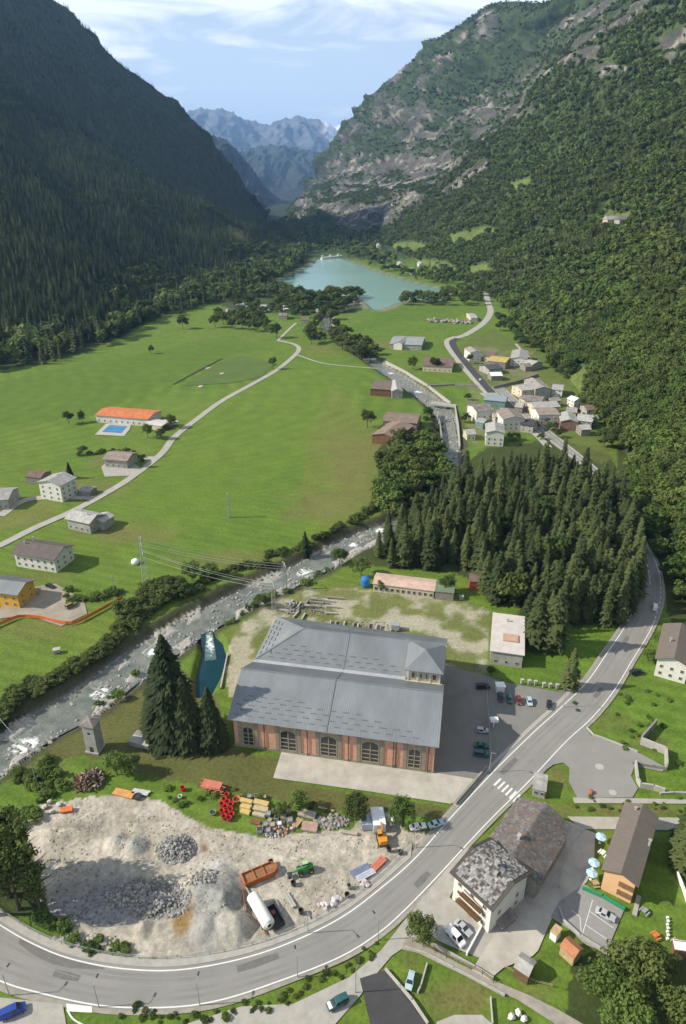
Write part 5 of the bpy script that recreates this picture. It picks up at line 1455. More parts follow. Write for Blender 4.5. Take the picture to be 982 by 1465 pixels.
# stone plinth, pilasters, frieze, arched windows
pm = MB(); pm.box(30.1, .93, .35, 58.6, .2, .9); pm.build('plinth', M_PIL, hall)
pm = MB(); pm.box(30.1, .94, 9.95, 58.6, .14, .9); pm.build('frieze', M_PIL, hall)
WU = [(3.6, 7.0), (14.8, 19.8), (26.7, 31.7), (38.6, 43.8), (51.8, 55.6)]
M_SASH = mat('window_sash', (.30, .27, .19), rough=.8, var=.15)
for a, b in WU:
    for uu in (a - .75, b + .75):
        q = MB(); q.box(uu, .89, 5.1, 1.05, .26, 8.9); q.box(uu, .80, 9.3, 1.25, .16, .5); q.build('pilaster', M_PIL, hall)
    w = b - a; q = MB(); c = (a + b) / 2
    q.box(c, .90, .9 + .15, w, .22, .3); q.box(c, .92, 8.8, w, .12, .5)
    for uu in (a + .15, b - .15, c): q.box(uu, .90, 4.6, .26, .16, 7.0)
    for zz in (2.4, 3.9, 5.4): q.box(c, .91, zz, w, .12, .22)
    # arch with pale spandrels
    n = 12; rr = w / 2 - .1; zc = 6.4
    for k in range(n):
        t0 = math.pi * k / n; t1 = math.pi * (k + 1) / n
        x0, z0_, x1, z1_ = c + rr * math.cos(t0), zc + rr * .8 * math.sin(t0), c + rr * math.cos(t1), zc + rr * .8 * math.sin(t1)
        q.raw([(x0, .86, z0_), (x1, .86, z1_), (x1, .86, 8.6), (x0, .86, 8.6)], [(0, 3, 2, 1)])
    fo = q.build('window', M_SASH, hall)
    g = MB(); g.box(c, .985, 4.8, w - .1, .06, 7.6); g.build('pane', M_GLS, fo)
for k in range(3):
    for j, uu in enumerate(([13.4, 17.2, 21.0], [25.2, 29.1, 33.0], [37.3, 41.2, 45.1])[k]):
        q = MB(); q.box(uu, .84, 10.2, 1.1, .12, .7); q.build('vent_opening', M_GLS, hall)
q = MB(); q.box(5.3, .84, 10.2, 2.4, .12, .7); q.build('vent_opening', M_GLS, hall)
q = MB(); q.box(53.7, .84, 10.2, 2.4, .12, .7); q.build('vent_opening', M_GLS, hall)
for uu in (10.2, 23.0, 35.0, 47.8, 57.6, 48.5):
    q = MB(); q.tube((uu, .78, .2), (uu, .78, 10.8), .11, n=6); q.build('drainpipe', M_IRON, hall)
# roofs
def plane_part(name, quads, mm, parent, thick=.18):
    r = MB()
    for q in quads:
        n = len(q); lo = [(p[0], p[1], p[2] - thick) for p in q]
        r.raw(list(q) + lo, [tuple(range(n)), tuple(range(n, 2 * n))[::-1]] + [(i, n + i, n + (i + 1) % n, (i + 1) % n) for i in range(n)])
    return r.build(name, mm, parent)
def seams_on(quads, step, parent, mm=M_ZINC, lift=.03):
    sm = MB()
    for q in quads:
        p0, p1, p2, p3 = [Vector(t) for t in q]; n = int((p1 - p0).length / step)
        for i in range(1, n):
            a = p0.lerp(p1, i / n); b = p3.lerp(p2, i / n); a.z += lift; b.z += lift
            sm.tube(a, b, .045, n=4, caps=False)
    o = sm.build('roof_seams', mm, parent); o['kind'] = 'stuff'
fq = [((-.3, -.5, 11.05), (60.3, -.5, 11.05), (60.3, 14.0, 18.0), (-.3, 14.0, 18.0)), ((60.3, 24.8, 12.3), (-.3, 24.8, 12.3), (-.3, 14.0, 18.02), (60.3, 14.0, 18.02))]
fr = plane_part('roof', fq, M_ZINC, hall)
seams_on(fq, .62, fr)
q = MB(); q.box(30, 14.0, 18.05, 60.6, .4, .12); q.build('ridge_cap', M_ZINC, fr)
uq = [((-.2, 25.6, 12.3), (60.2, 25.6, 12.3), (60.2, 37.5, 18.0), (13.6, 37.5, 18.0)), ((60.2, 48.8, 12.1), (.3, 51.0, 12.1), (13.6, 37.5, 18.02), (60.2, 37.5, 18.02)), ((.3, 51.0, 12.1), (-.2, 25.6, 12.3), (13.6, 37.5, 18.01))]
ur = plane_part('roof', uq, M_ZINC, hall)
def seams_poly(front):
    sm = MB()
    for i in range(1, 97):
        u = -.2 + i * .62
        if u > 60: break
        vr = 25.6 + (u + .2) / 13.8 * 11.9 if u < 13.6 else 37.5
        if front: sm.tube((u, 25.6, 12.33), (u, vr, 12.33 + 5.7 * (vr - 25.6) / 11.9), .045, n=4, caps=False)
        vb = 51.0 - (u - .3) / 13.3 * 13.5 if u < 13.6 else 37.5
        sm.tube((u, 50.9 - u * .036, 12.13), (u, vb, 12.13 + 5.9 * (51 - vb) / 13.5), .045, n=4, caps=False)
    for i in range(1, 40):
        v = 25.6 + i * .63
        uu = (v - 25.6) / 11.9 * 13.8 if v < 37.5 else (51 - v) / 13.5 * 13.4
        sm.tube((-.1, v, 12.3), (uu, v, 12.3 + 5.7 * uu / 13.7), .045, n=4, caps=False)
    o = sm.build('roof_seams', M_ZINC, ur); o['kind'] = 'stuff'
seams_poly(True)
for a, b in (((13.6, 37.5, 18.05), (60.2, 37.5, 18.05)), ((-.2, 25.6, 12.35), (13.6, 37.5, 18.05)), ((.3, 51, 12.15), (13.6, 37.5, 18.05))):
    q = MB(); q.tube(a, b, .16, n=6); q.build('ridge_cap', M_ZINC, ur)
for (a, b, pr) in (((28.9, -.45, 11.13), (28.9, 14, 18.08), fr), ((28.9, 14, 18.1), (28.9, 24.7, 12.4), fr), ((28.9, 25.7, 12.4), (28.9, 37.5, 18.08), ur)):
    q = MB(); q.tube(a, b, .13, n=5); q.build('joint_cover', M_ZINCD, pr)
q = MB(); q.raw([(-.2, 24.3, 12.45), (48.4, 24.3, 12.45), (48.4, 26.2, 12.50), (-.2, 26.2, 12.50), (-.2, 24.3, 12.2), (48.4, 24.3, 12.2), (48.4, 26.2, 12.2), (-.2, 26.2, 12.2)], [(0, 1, 2, 3), (0, 4, 5, 1), (1, 5, 6, 2), (3, 7, 4, 0)])
q.build('valley_gutter', M_GUT, hall)
# snow guards: short dark bars in staggered rows
gm = MB(); gm.box(0, 0, .10, 1.7, .16, .22); gme = bpy.data.meshes.new('snow_guard'); gme.from_pydata(gm.v, [], gm.f); gme.materials.append(M_ZINCD)
def guard(u, v, z, tilt, par, rz=0):
    o = bpy.data.objects.new('snow_guard', gme); COL.objects.link(o); o.parent = par; o.location = (u, v, z); o.rotation_euler = (tilt, 0, rz)
sl = math.atan2(6.95, 14.5)
for row, (v, u0, u1) in enumerate(((1.2, 2, 56), (2.6, 3.8, 52), (4.0, 2, 44), (5.3, 3.8, 38), (6.6, 5, 22))):
    u = u0
    while u < u1: guard(u, v, 11.05 + (v + .5) * 6.95 / 14.5, sl, fr); u += 3.7
sl2 = math.atan2(5.7, 11.9)
for v, u0, u1 in ((27.2, 5, 47), (28.7, 7, 47), (30.2, 9, 40), (31.7, 11, 16)):
    u = u0
    while u < u1: guard(u, v, 12.3 + (v - 25.6) * 5.7 / 11.9, sl2, ur); u += 3.7
for i in range(7):
    for j in range(3):
        v = 29 + i * 3 + (j % 2) * 1.5
        if v < 49 - j * 2: guard(1.1 + j * 1.6, v, 12.3 + (1.1 + j * 1.6) * .413, sl2, ur, -math.pi / 2)
# tower pavilion
tw = MB(); tw.prism([(49.0, 24.1), (59.1, 24.1), (59.1, 37.2), (49.0, 37.2)], 11.0, 17.4); two = tw.build('tower', M_PLC, hall)
q = MB(); q.prism([(48.4, 23.4), (59.7, 23.4), (59.7, 24.08), (48.4, 24.08)], 12.4, 12.9); q.build('cornice', M_PLC, two)
c0, c1, c2, c3, ap = (48.2, 23.0, 17.4), (59.9, 23.0, 17.4), (60.2, 38.2, 17.4), (48.2, 38.2, 17.4), (54.0, 30.3, 20.3)
tq = [(c0, c1, ap), (c1, c2, ap), (c2, c3, ap), (c3, c0, ap)]
tr = plane_part('tower_roof', tq, M_ZINC, two)
sm = MB()
for i in range(1, 18):
    u = 48.2 + i * .65; k = 1 - abs(u - 54) / 5.9
    if k > 0: sm.tube((u, 23.05, 17.43), (u, 23 + 7.3 * k, 17.43 + 2.9 * k), .04, n=4, caps=False)
for i in range(1, 23):
    v = 23 + i * .66; k = (v - 23) / 7.3 if v < 30.3 else (38.2 - v) / 7.9
    sm.tube((48.2, v, 17.43), (48.2 + 5.8 * k, v, 17.43 + 2.9 * k), .04, n=4, caps=False); sm.tube((60.0, v, 17.43), (60 - 6 * k, v, 17.43 + 2.9 * k), .04, n=4, caps=False)
o = sm.build('roof_seams', M_ZINC, tr)
for uu, ww in ((50.8, 1.1), (57.2, 1.1), (53.2, .7), (54.9, .7)): window(two, uu, 24.08, 15.0, ww, 2.2, 0, M_PLC)
for uu in (49.3, 52.2, 55.9, 58.8):
    q = MB(); q.box(uu, 24.0, 15.1, .5, .2, 4.5); q.build('pilaster', M_PLW, two)
for v in (26.5, 31, 35): window(two, 59.12, v, 15.0, 1.1, 2.2, math.pi / 2, M_PLC)
for v in (4, 9, 14, 19): window(hall, 59.22, v, 5.5, 1.8, 3.5, math.pi / 2, M_SASH)

# ------------------------------------------------ foreground houses
SLC = [(.17, .155, .145), (.11, .10, .09), (.30, .29, .275), (.09, .08, .075), (.36, .345, .33), (.26, .25, .24)]
SLR = [(.15, .13, .12), (.13, .115, .105), (.16, .125, .105), (.11, .105, .105), (.17, .155, .145), (.17, .12, .095), (.14, .135, .13), (.19, .18, .17)]
gh = house((643, 1248), (705, 1305), (767, 1251), 9.0, 'white guest house under a patchy grey stone roof, wooden balconies facing the parked van', rise=2.4, oh=.9, roof=mat('roof_edge_dark', (.075, .065, .058), var=.2), wins=(('f', 3, 3), ('r', 2, 2)), chim=((.55, .55, 1.2), (.66, .42, .8)),
           slabs=(.52, .10, SLC), balcony=(('f', .18, .80, 2.7, 1.5), ('f', .25, .82, 5.4, 1.2)), door=('f', .5))
nh = house((771, 1266), (820, 1184), (746, 1134), 6.4, 'long building with a rusty brown stone slab roof behind the white guest house', rise=3.0, oh=.7, roof=M_STNR, wall=M_RUB, wins=(('f', 4, 2),), chim=((.30, .55, 1.3),), slabs=(.60, .08, SLR))
an = house((690, 1300), (728, 1262), (706, 1236), 6.0, 'small white rear wing under a brown slab roof joined to the guest house', name='house_annex', rise=.8, oh=.4, ridge='mono', roof=M_STNR, wins=(('f', 2, 2),))
rs = house((860, 1244), (914, 1270), (943, 1168), 6.8, 'orange walled restaurant under a plain brown roof beside the blue parasols', name='restaurant', cat='restaurant', rise=1.5, oh=.8, ridge='y', wall=M_PLO, roof=M_RBR, wins=(('l', 4, 2),), chim=((.95, .55, .5), (.35, .9, .5)), wsize=(1.1, 1.2))
for (px, py, zc) in ((896, 1267, 4.6), (893, 1279, 2.0)):
    pass
# two brown awnings on the orange gable
_fx, _fy, _frz, _fw, _fd = frame((860, 1244), (914, 1270), (943, 1168), 6.8)
for zc in (2.2, 4.9):
    q = MB(); q.box(_fw * .70, .8 - .55, zc, 3.2, 1.1, .14, rx=.35); q.build('awning', M_WOOD, rs)
for t, zc in ((.66, 1.3), (.78, 1.3), (.66, 4.0), (.78, 4.0)): window(rs, _fw * t, .8, zc, .9, 1.2, 0)
sp = house((701, 931), (751, 938), (750, 884), 5.6, 'low grey building under a pale flat roof with a pinkish patch', name='pump_house', cat='building', rise=.7, oh=.5, ridge='mono', wall=M_PLG, roof=M_RPL, wins=(('f', 3, 1),), chim=((.48, .80, .9),))
q = MB(); q.prism([(4.2, 6.4), (9.4, 6.4), (9.4, 10.6), (4.2, 10.6)], 5.95, 6.32); q.build('roof_patch', mat('roof_pink', (.46, .30, .22), var=.15, scale=.6), sp)
eh = house((937, 942), (990, 957), (1003, 906), 7.0, 'brown roofed house with a white front wall at the right edge above the meadow', rise=2.0, oh=.9, ridge='y', wall=M_PLW, roof=M_RBR, wins=(('f', 3, 2),), chim=((.3, .45, .8),))
# transformer tower
tt = empty('transformer_tower', tuple(P(137, 1071)), math.radians(-12), 'slender grey rendered transformer tower with a small round opening', 'tower')
m = MB(); m.box(0, 0, 5.0, 3.6, 3.6, 10.4); m.box(0, 0, .15, 4.3, 4.3, .5); m.build('wall', M_PLG, tt)
r_ = MB(); r_.raw([(-2.3, -2.3, 10.2), (2.3, -2.3, 10.2), (2.3, 2.3, 10.2), (-2.3, 2.3, 10.2), (0, 0, 11.5)], [(0, 1, 4), (1, 2, 4), (2, 3, 4), (3, 0, 4), (3, 2, 1, 0)]); r_.build('roof', M_STNR, tt)
q = MB(); q.tube((.1, -1.84, 7.4), (.1, -1.70, 7.4), .45, n=14); q.build('round_opening', M_GLS, tt)
q = MB(); q.box(0, -1.82, 1.2, 1.1, .08, 2.1); q.build('door', M_IRON, tt)
# open concrete slab box behind it
cb = house((183, 1060), (212, 1068), (218, 1050), 1.6, 'flat concrete slab roof of a half buried chamber beside the transformer tower', name='concrete_chamber', cat='chamber', rise=.0, oh=.1, ridge='mono', wall=M_CONCD, roof=M_CONC)
# wooden bus shelter
bs_ = house((762, 1128), (782, 1133), (790, 1112), 2.8, 'small grey roadside shelter at the zebra crossing', name='bus_shelter', cat='shelter', rise=.5, oh=.2, ridge='mono', wall=M_PLG, roof=M_RGY, wins=(('f', 2, 1),))
# small sheds in the garden
house((735, 1383), (757, 1398), (770, 1377), 2.8, 'little grey roofed garden shed at the edge of the courtyard', name='garden_shed', cat='shed', rise=.8, oh=.15, wall=M_WOOD, roof=M_RGY)
house((801, 1353), (822, 1372), (836, 1358), 2.6, 'garden hut with a terracotta coloured roof below the restaurant car park', name='garden_hut', cat='hut', rise=.8, oh=.15, wall=M_WOODL, roof=mat('roof_terracotta', (.40, .17, .085), var=.2, scale=.8))
house((787, 1332), (797, 1340), (803, 1328), 2.2, 'tiny wooden hut with a white side at the corner of the courtyard', name='wooden_hut', cat='hut', rise=.3, oh=.1, wall=M_WHT, roof=M_WOODL, ridge='mono')
house((966, 1358), (992, 1362), (995, 1350), 2.4, 'white roofed summer house at the right edge of the lawn', name='summer_house', cat='summer house', rise=.4, oh=.1, wall=M_WOOD, roof=M_WHT, ridge='mono')
# timber stair / porch at the guest house
q = MB()
a = P(722, 1318); q.box(a[0], a[1], 1.6, 5.0, 3.2, .25, .6, rx=.2); q.box(a[0], a[1], .75, 4.4, 2.6, 1.5, .6)
tag(q.build('porch', M_STNR), 'low porch with a brown lean-to roof at the corner of the guest house', 'porch')

# ------------------------------------------------ long shed, depot
ls = house((533, 835), (622, 846), (622, 829), 3.6, 'long low shed with a row of dark windows and a faded pink roof', name='long_shed', cat='shed', rise=1.0, oh=.3, wall=M_PLC, roof=mat('roof_faded_pink', (.50, .36, .29), var=.2, scale=.4), wins=(('f', 11, 1),), wsize=(1.2, 1.5))
house((622, 846), (650, 849), (650, 833), 3.6, 'green roofed end building continuing the long low shed', name='shed', cat='shed', rise=.9, oh=.2, wall=M_RUB, roof=mat('roof_green', (.14, .19, .12), var=.2, scale=.4))
house((672, 832), (703, 834), (704, 822), 4, 'rust red shed half hidden among the spruces of the grove', name='shed', cat='shed', rise=.8, oh=.2, wall=mat('red_boards', (.30, .07, .04), var=.2), roof=M_RRD)
tk = MB(); a = P(523, 838)
tk.lathe(a[0], a[1], [(1.7, 0), (1.9, 1.0), (1.9, 3.2), (1.6, 3.9), (.8, 4.4), (.1, 4.5)], 18)
tag(tk.build('water_tank', mat('tank_blue', (.03, .17, .45), rough=.5, var=.12), smooth=False), 'bright blue round tank at the left end of the long shed', 'tank')

# ------------------------------------------------ valley houses at the left
house((52, 690), (86, 696), (104, 682), 9.2, 'white three storey house with a pale stone roof standing alone beside the farm track', rise=2.0, oh=.7, ridge='y', roof=M_RGY, wins=(('f', 3, 3), ('r', 3, 3)), chim=((.5, .6, .8),))
house((92, 742), (128, 750), (148, 735), 5.5, 'rambling house with several grey stone roofs beside the valley track', rise=2.2, oh=.8, wall=M_PLG, roof=M_RGY, wins=(('f', 4, 1), ('r', 2, 1)), chim=((.4, .5, 1), (.7, .4, 1)))
house((128, 744), (148, 748), (158, 736), 4.2, 'low wing with a grey roof joined to the rambling house by the track', name='house_wing', rise=1.2, oh=.5, wall=M_PLG, roof=M_RGY, ridge='y')
house((15, 792), (78, 802), (98, 778), 6.5, 'broad white farmhouse under a large dark brown roof', name='farmhouse', rise=2.6, oh=1.0, roof=mat('roof_dark_slate', (.115, .095, .085), var=.2, scale=.4, rough=.8), wins=(('f', 6, 2), ('r', 3, 2)), chim=((.2, .7, 1), (.15, .4, 1)))
house((-30, 845), (25, 852), (45, 828), 6.5, 'yellow house under a blue grey sheet roof cut by the left edge', rise=2.0, oh=.9, wall=M_PLY, roof=M_ZINC, wins=(('f', 4, 2), ('r', 2, 2)), seams=.8)
house((-25, 716), (12, 715), (30, 697), 5.5, 'grey roofed house with ragged slabs at the left edge of the meadow', rise=2.0, oh=.6, wall=M_PLG, roof=M_RGY, wins=(('f', 4, 1), ('r', 2, 1)))
house((35, 682), (58, 684), (64, 673), 3.5, 'small reddish hut in the meadow behind the three storey house', name='hut', cat='hut', rise=1.3, oh=.3, wall=M_RUB, roof=M_RRD)
house((112, 702), (128, 704), (134, 696), 2.6, 'tiny grey shed between the farm track and the valley track', name='shed', cat='shed', rise=.6, oh=.2, wall=M_RUB, roof=M_RGY)
house((146, 657), (182, 660), (192, 647), 5.0, 'terrace house under a wide brown slab roof beside the valley track', rise=2.0, oh=.9, wall=M_PLG, roof=mat('roof_brown_slab', (.25, .205, .17), var=.25, scale=.4), wins=(('f', 4, 1),), chim=((.45, .5, 1),))
house((135, 594), (212, 600), (214, 586), 5.0, 'long building with a bright orange tiled roof behind the swimming pool', name='holiday_centre', cat='building', rise=1.5, oh=.6, wall=M_PLW, roof=M_ROR, wins=(('f', 9, 1),))
house((206, 606), (231, 610), (234, 601), 3.2, 'low cream roofed wing right of the orange roofed building', name='building_wing', cat='building', rise=.5, oh=.3, wall=M_PLC, roof=M_RPL)
# ------------------------------------------------ barns and the far meadow
house((529, 556), (560, 558), (560, 547), 5.5, 'dark timber barn with a brown roof beside the river road', name='barn', cat='barn', rise=1.2, oh=.5, wall=M_WOOD, roof=mat('roof_barn', (.16, .125, .10), var=.2, scale=.3), ridge='mono')
house((560, 560), (577, 560), (577, 546), 5.5, 'grey house joined to the right end of the dark timber barn', rise=1.8, oh=.4, ridge='y', wall=M_PLG, roof=M_RGY, wins=(('f', 2, 2),))
house((547, 602), (597, 606), (598, 592), 6.0, 'rear barn of the joined pair, its long brown roof running across the meadow', name='barn', cat='barn', rise=2.0, oh=.6, wall=M_RUB, roof=mat('roof_barn_brown', (.20, .15, .12), var=.25, scale=.3))
house((531, 622), (567, 628), (588, 608), 5.5, 'front barn of the joined pair, gable open and dark', name='barn', cat='barn', rise=2.0, oh=.6, wall=M_WOOD, roof=mat('roof_barn_red', (.24, .17, .14), var=.25, scale=.3), ridge='y')
house((557, 492), (604, 494), (604, 482), 5.0, 'long grey farm building standing alone in the far meadow', name='farm_building', cat='building', rise=1.8, oh=.5, wall=M_PLG, roof=mat('roof_grey_blue', (.27, .28, .28), var=.15, scale=.2), wins=(('f', 6, 1),))
house((563, 491), (576, 492), (577, 484), 6.0, 'white gabled end of the long grey farm building', name='farm_building', cat='building', rise=1.6, oh=.3, wall=M_PLW, roof=M_RGY, ridge='y')
house((604, 523), (648, 525), (650, 512), 5.0, 'long farmhouse with a red brown roof left of the upper village road', name='farmhouse', rise=2.0, oh=.5, wall=M_PLC, roof=M_RRD, wins=(('f', 6, 1),))
for px, py, w_, lab in ((632, 460, 16, 'ruined grey stone building with broken walls in the far meadow'), (662, 462, 12, 'low ruined wall running right of the stone ruin in the far meadow')):
    q = MB(); a = P(px, py); rr = random.Random(px)
    for k in range(34): q.rock(a[0] + rr.uniform(-w_, w_), a[1] + rr.uniform(-6, 6), rr.uniform(0, 2.4), rr.uniform(1.2, 3.2), c=(.33, .30, .26))
    q.box(a[0], a[1], 1.6, w_ * 1.1, .7, 3.4, .05, c=(.34, .31, .27)); q.box(a[0] - w_ * .5, a[1] + 4, 2.1, .7, 8, 4.4, .05, c=(.30, .27, .23)); q.box(a[0] + w_ * .5, a[1] + 4, 1.4, .7, 7, 3, .05, c=(.36, .33, .28))
    tag(q.build('stone_ruin', M_STONE), lab, 'ruin')
house((674, 455), (684, 455), (686, 448), 4, 'small cream hut beside the road at the end of the far meadow', name='hut', cat='hut', rise=1.2, oh=.2, wall=M_PLC, roof=M_RGY)
# ------------------------------------------------ village on the right bank
VILL = [ # x0,y0 front-left eave, width px, depth px, z, wall, roof, ridge, label
    (673, 508, 17, 7, 8, M_PLW, M_STN, 'y', 'white house at the upper left corner of the hamlet beside the dark road'),
    (692, 512, 14, 6, 5, M_PLC, M_RRD, 'x', 'brown roofed house right of the uppermost white house'),
    (697, 519, 27, 8, 6, M_RUB, mat('roof_yellow', (.42, .33, .13), var=.15, scale=.3), 'x', 'house with a mustard yellow roof in the upper hamlet'),
    (700, 532, 21, 8, 4.5, M_PLG, mat('roof_blueblack', (.07, .075, .09), var=.2), 'x', 'house with a nearly black roof below the mustard roof'),
    (703, 541, 17, 5, 4, M_RUB, M_WHT, 'x', 'small building with a white roof above the walled lane'),
    (730, 516, 25, 12, 6.5, M_PLW, M_RGY, 'y', 'white house with two grey roofs at the right of the upper hamlet'),
    (748, 522, 14, 7, 5, M_PLG, M_RGY, 'x', 'grey annex on the lower right of the twin roofed white house'),
    (747, 562, 21, 9, 6, M_PLC, M_RGY, 'x', 'house with a pale roof at the top of the lower hamlet'),
    (766, 560, 24, 14, 7, M_PLG, M_STN, 'y', 'grey house with a green cast roof at the top of the lower hamlet'),
    (789, 560, 17, 8, 5.5, M_PLW, M_RGY, 'x', 'white house at the upper right of the lower hamlet'),
    (750, 576, 25, 9, 6.5, M_PLC, M_STNR, 'x', 'cream house with a brown roof below the topmost pale one'),
    (765, 587, 38, 9, 6.5, M_PLC, M_RGY, 'x', 'broad house with a long light grey roof in the lower hamlet'),
    (771, 597, 31, 11, 7, M_PLW, mat('roof_tan', (.27, .22, .18), var=.25, scale=.3), 'x', 'large house with a tan roof at the front of the lower hamlet'),
    (802, 606, 26, 12, 6, mat('wall_rust', (.24, .13, .09), var=.2), M_RGY, 'y', 'rust coloured house under a grey roof at the front of the lower hamlet'),
    (824, 604, 24, 10, 5.5, M_PLG, M_RGY, 'x', 'grey stone house at the right end of the lower hamlet'),
    (822, 577, 12, 6, 5, M_PLW, M_WHT, 'y', 'small white house at the upper right edge of the lower hamlet'),
    (840, 590, 16, 8, 5, M_PLG, M_RRD, 'x', 'red roofed house among the trees right of the lower hamlet'),
    (810, 592, 16, 7, 5, M_RUB, M_STN, 'x', 'stone house squeezed between the tan roof and the rust coloured house'),
    (692, 575, 32, 9, 5, mat('wall_teal', (.14, .26, .25), var=.15), mat('roof_steel', (.24, .28, .29), var=.15), 'x', 'teal sided hall at the bend of the village road'),
    (682, 592, 26, 11, 8.5, M_PLW, M_STNR, 'x', 'tall white house below the teal sided hall'),
    (720, 603, 33, 13, 8, M_PLW, mat('roof_rose', (.24, .20, .18), var=.25, scale=.3), 'y', 'large white house with a rosy brown roof at the village street'),
    (695, 622, 28, 13, 8.5, M_PLW, M_RGY, 'y', 'white gabled house nearest the spruce grove'),
    (744, 610, 20, 9, 5, M_PLG, mat('roof_black', (.05, .052, .06), var=.2), 'x', 'dark roofed house beside the village street'),
    (708, 600, 13, 6, 5, M_PLC, M_RGY, 'x', 'small cream house between the two tall white ones'),
    (668, 625, 14, 8, 4, M_PLC, M_RGY, 'x', 'low grey roofed house on the river side of the village'),
    (736, 585, 12, 6, 4.5, M_RUB, M_RGY, 'x', 'small grey shed at the left of the brown roofed cream house'),
    (742, 572, 9, 5, 4, M_PLC, M_STNR, 'x', 'tiny cream hut at the upper left of the lower hamlet'),
    (790, 578, 14, 6, 4.5, M_PLG, M_STN, 'x', 'low stone roofed house behind the long light grey roof'),
    (832, 618, 15, 7, 4.5, M_RUB, M_RGY, 'x', 'low stone shed below the right end of the lower hamlet'),
    (756, 608, 14, 7, 4.5, M_PLC, M_STN, 'x', 'stone roofed shed between the street and the tan roofed house'),
    (680, 606, 12, 6, 4, mat('wall_teal', (.14, .26, .25)), M_RGY, 'x', 'low teal shed on the river side below the tall white house'),
    (846, 604, 12, 6, 4.5, M_PLG, M_RGY, 'x', 'last grey roofed hut at the right end of the lower hamlet'),
    (752, 528, 10, 5, 4, M_RUB, M_STNR, 'x', 'small brown roofed hut at the right end of the upper hamlet'),
    (866, 322, 13, 5, 6, M_PLC, M_RGY, 'x', 'left hut of the mountain hamlet in the high clearing'),
    (884, 320, 12, 5, 6, M_PLG, M_STNR, 'x', 'right hut of the mountain hamlet in the high clearing')]
for i, (x0, y0, wp, dp, z, wl, rf, rd, lab) in enumerate(VILL):
    tilt = (-.5, 1.5, 3, -2)[i % 4]
    if y0 < 400:      # the two huts high on the slope stand on the hillside mesh
        hx_, hy_, hz_ = RG[0], RG[1], RG[2]; qx, qy = projpix(hx_, hy_, hz_)
        k_ = np.unravel_index(np.argmin((qx - x0 - wp / 2) ** 2 + (qy - y0) ** 2), qx.shape)
        gx_, gy_, gz_ = float(hx_[k_]), float(hy_[k_]), float(hz_[k_])
        e = empty('mountain_hut', (gx_, gy_, gz_), .3, lab, 'hut')
        q = MB(); q.box(0, 0, 2, 16, 10, 8); q.build('wall', wl, e)
        q = MB(); q.raw([(-9, -6, 5.6), (9, -6, 5.6), (9, 0, 9.5), (-9, 0, 9.5), (-9, 6, 5.6), (9, 6, 5.6)], [(0, 1, 2, 3), (3, 2, 5, 4), (0, 3, 4), (1, 5, 2)]); q.build('roof', rf, e)
        continue
    house((x0, y0 - 3), (x0 + wp, y0 - 3 + tilt), (x0 + wp + 2, y0 - 3 + tilt - dp), z, lab, rise=1.7, oh=.5, ridge=rd, wall=wl, roof=rf, wins=(('f', max(2, wp // 8), 2), ('l', 2, 2)), chim=((.6, .5, .8),) if i % 2 else ())
for px, py, w_, lab, rf in ((322, 446, 12, 'grey roofed hut at the left end of the camp site', M_RGY), (345, 452, 10, 'pale hut in the middle of the camp site row', M_RPL), (398, 452, 13, 'pink roofed house of the camp site', M_STNR), (430, 458, 12, 'low dark roofed house between the camp site and the river bed', M_RRD), (452, 446, 10, 'grey hut in the wood by the lake outlet', M_RGY), (372, 440, 9, 'small cream hut behind the caravans', M_RGY)):
    house((px, py), (px + w_, py), (px + w_, py - 4), 4.5, lab, name='camp_house', cat='house', rise=1.8, oh=.4, wall=M_PLC, roof=rf, wins=(('f', 3, 1),))
# chalets on the lake shore and slope
for px, py, w_, lab in ((612, 372, 9, 'chalet'), (600, 378, 7, 'x'), (636, 384, 7, 'x'), (570, 378, 8, 'x'), (548, 370, 7, 'x'), (655, 372, 8, 'x'), (675, 387, 7, 'x'), (540, 352, 7, 'x'), (588, 388, 7, 'x')):
    house((px, py), (px + w_, py), (px + w_, py - 3), 6.5, {612: 'larger pale chalet among the meadows right of the lake', 600: 'white chalet left of the larger pale one above the lake', 636: 'brown roofed chalet on the slope meadow right of the lake', 570: 'cream chalet near the right shore of the lake',
          548: 'chalet nearest the sandy end of the lake', 655: 'chalet at the upper edge of the slope meadows', 675: 'chalet nearest the valley road above the lake', 540: 'white chalet highest above the far end of the lake', 588: 'small white chalet on the wooded shore'}[px],
          name='chalet', cat='chalet', rise=2.2, oh=.4, ridge='y', wall=random.choice((M_PLW, M_PLC)), roof=M_RGY, wins=(('f', 2, 2),))
q = MB(); a = P(452, 371); b = P(497, 366)
q.box((a[0] + b[0]) / 2, (a[1] + b[1]) / 2, .6, abs(b[0] - a[0]), 5, 3.6, math.atan2(b[1] - a[1], b[0] - a[0])); 
for t in (.2, .45, .7): q.box(a[0] + (b[0] - a[0]) * t, a[1] + (b[1] - a[1]) * t, 3.6, 5, 5, 5)
tag(q.build('dam', M_WHT), 'low white dam with gate houses at the far end of the lake', 'dam')
# bridge over the river below the village
a, b = P(616, 577), P(652, 582); q = MB(); L_ = math.hypot(b[0] - a[0], b[1] - a[1]); rz = math.atan2(b[1] - a[1], b[0] - a[0])
br = empty('bridge', ((a[0] + b[0]) / 2, (a[1] + b[1]) / 2, 0), rz, 'low concrete bridge crossing the river beside the village', 'bridge')
q.box(0, 0, .1, L_, 4.5, .6); q.build('deck', M_CONC, br)
for s in (-1, 1):
    q = MB(); q.box(0, s * 2.15, .85, L_, .25, .9); q.build('parapet', M_CONC, br)
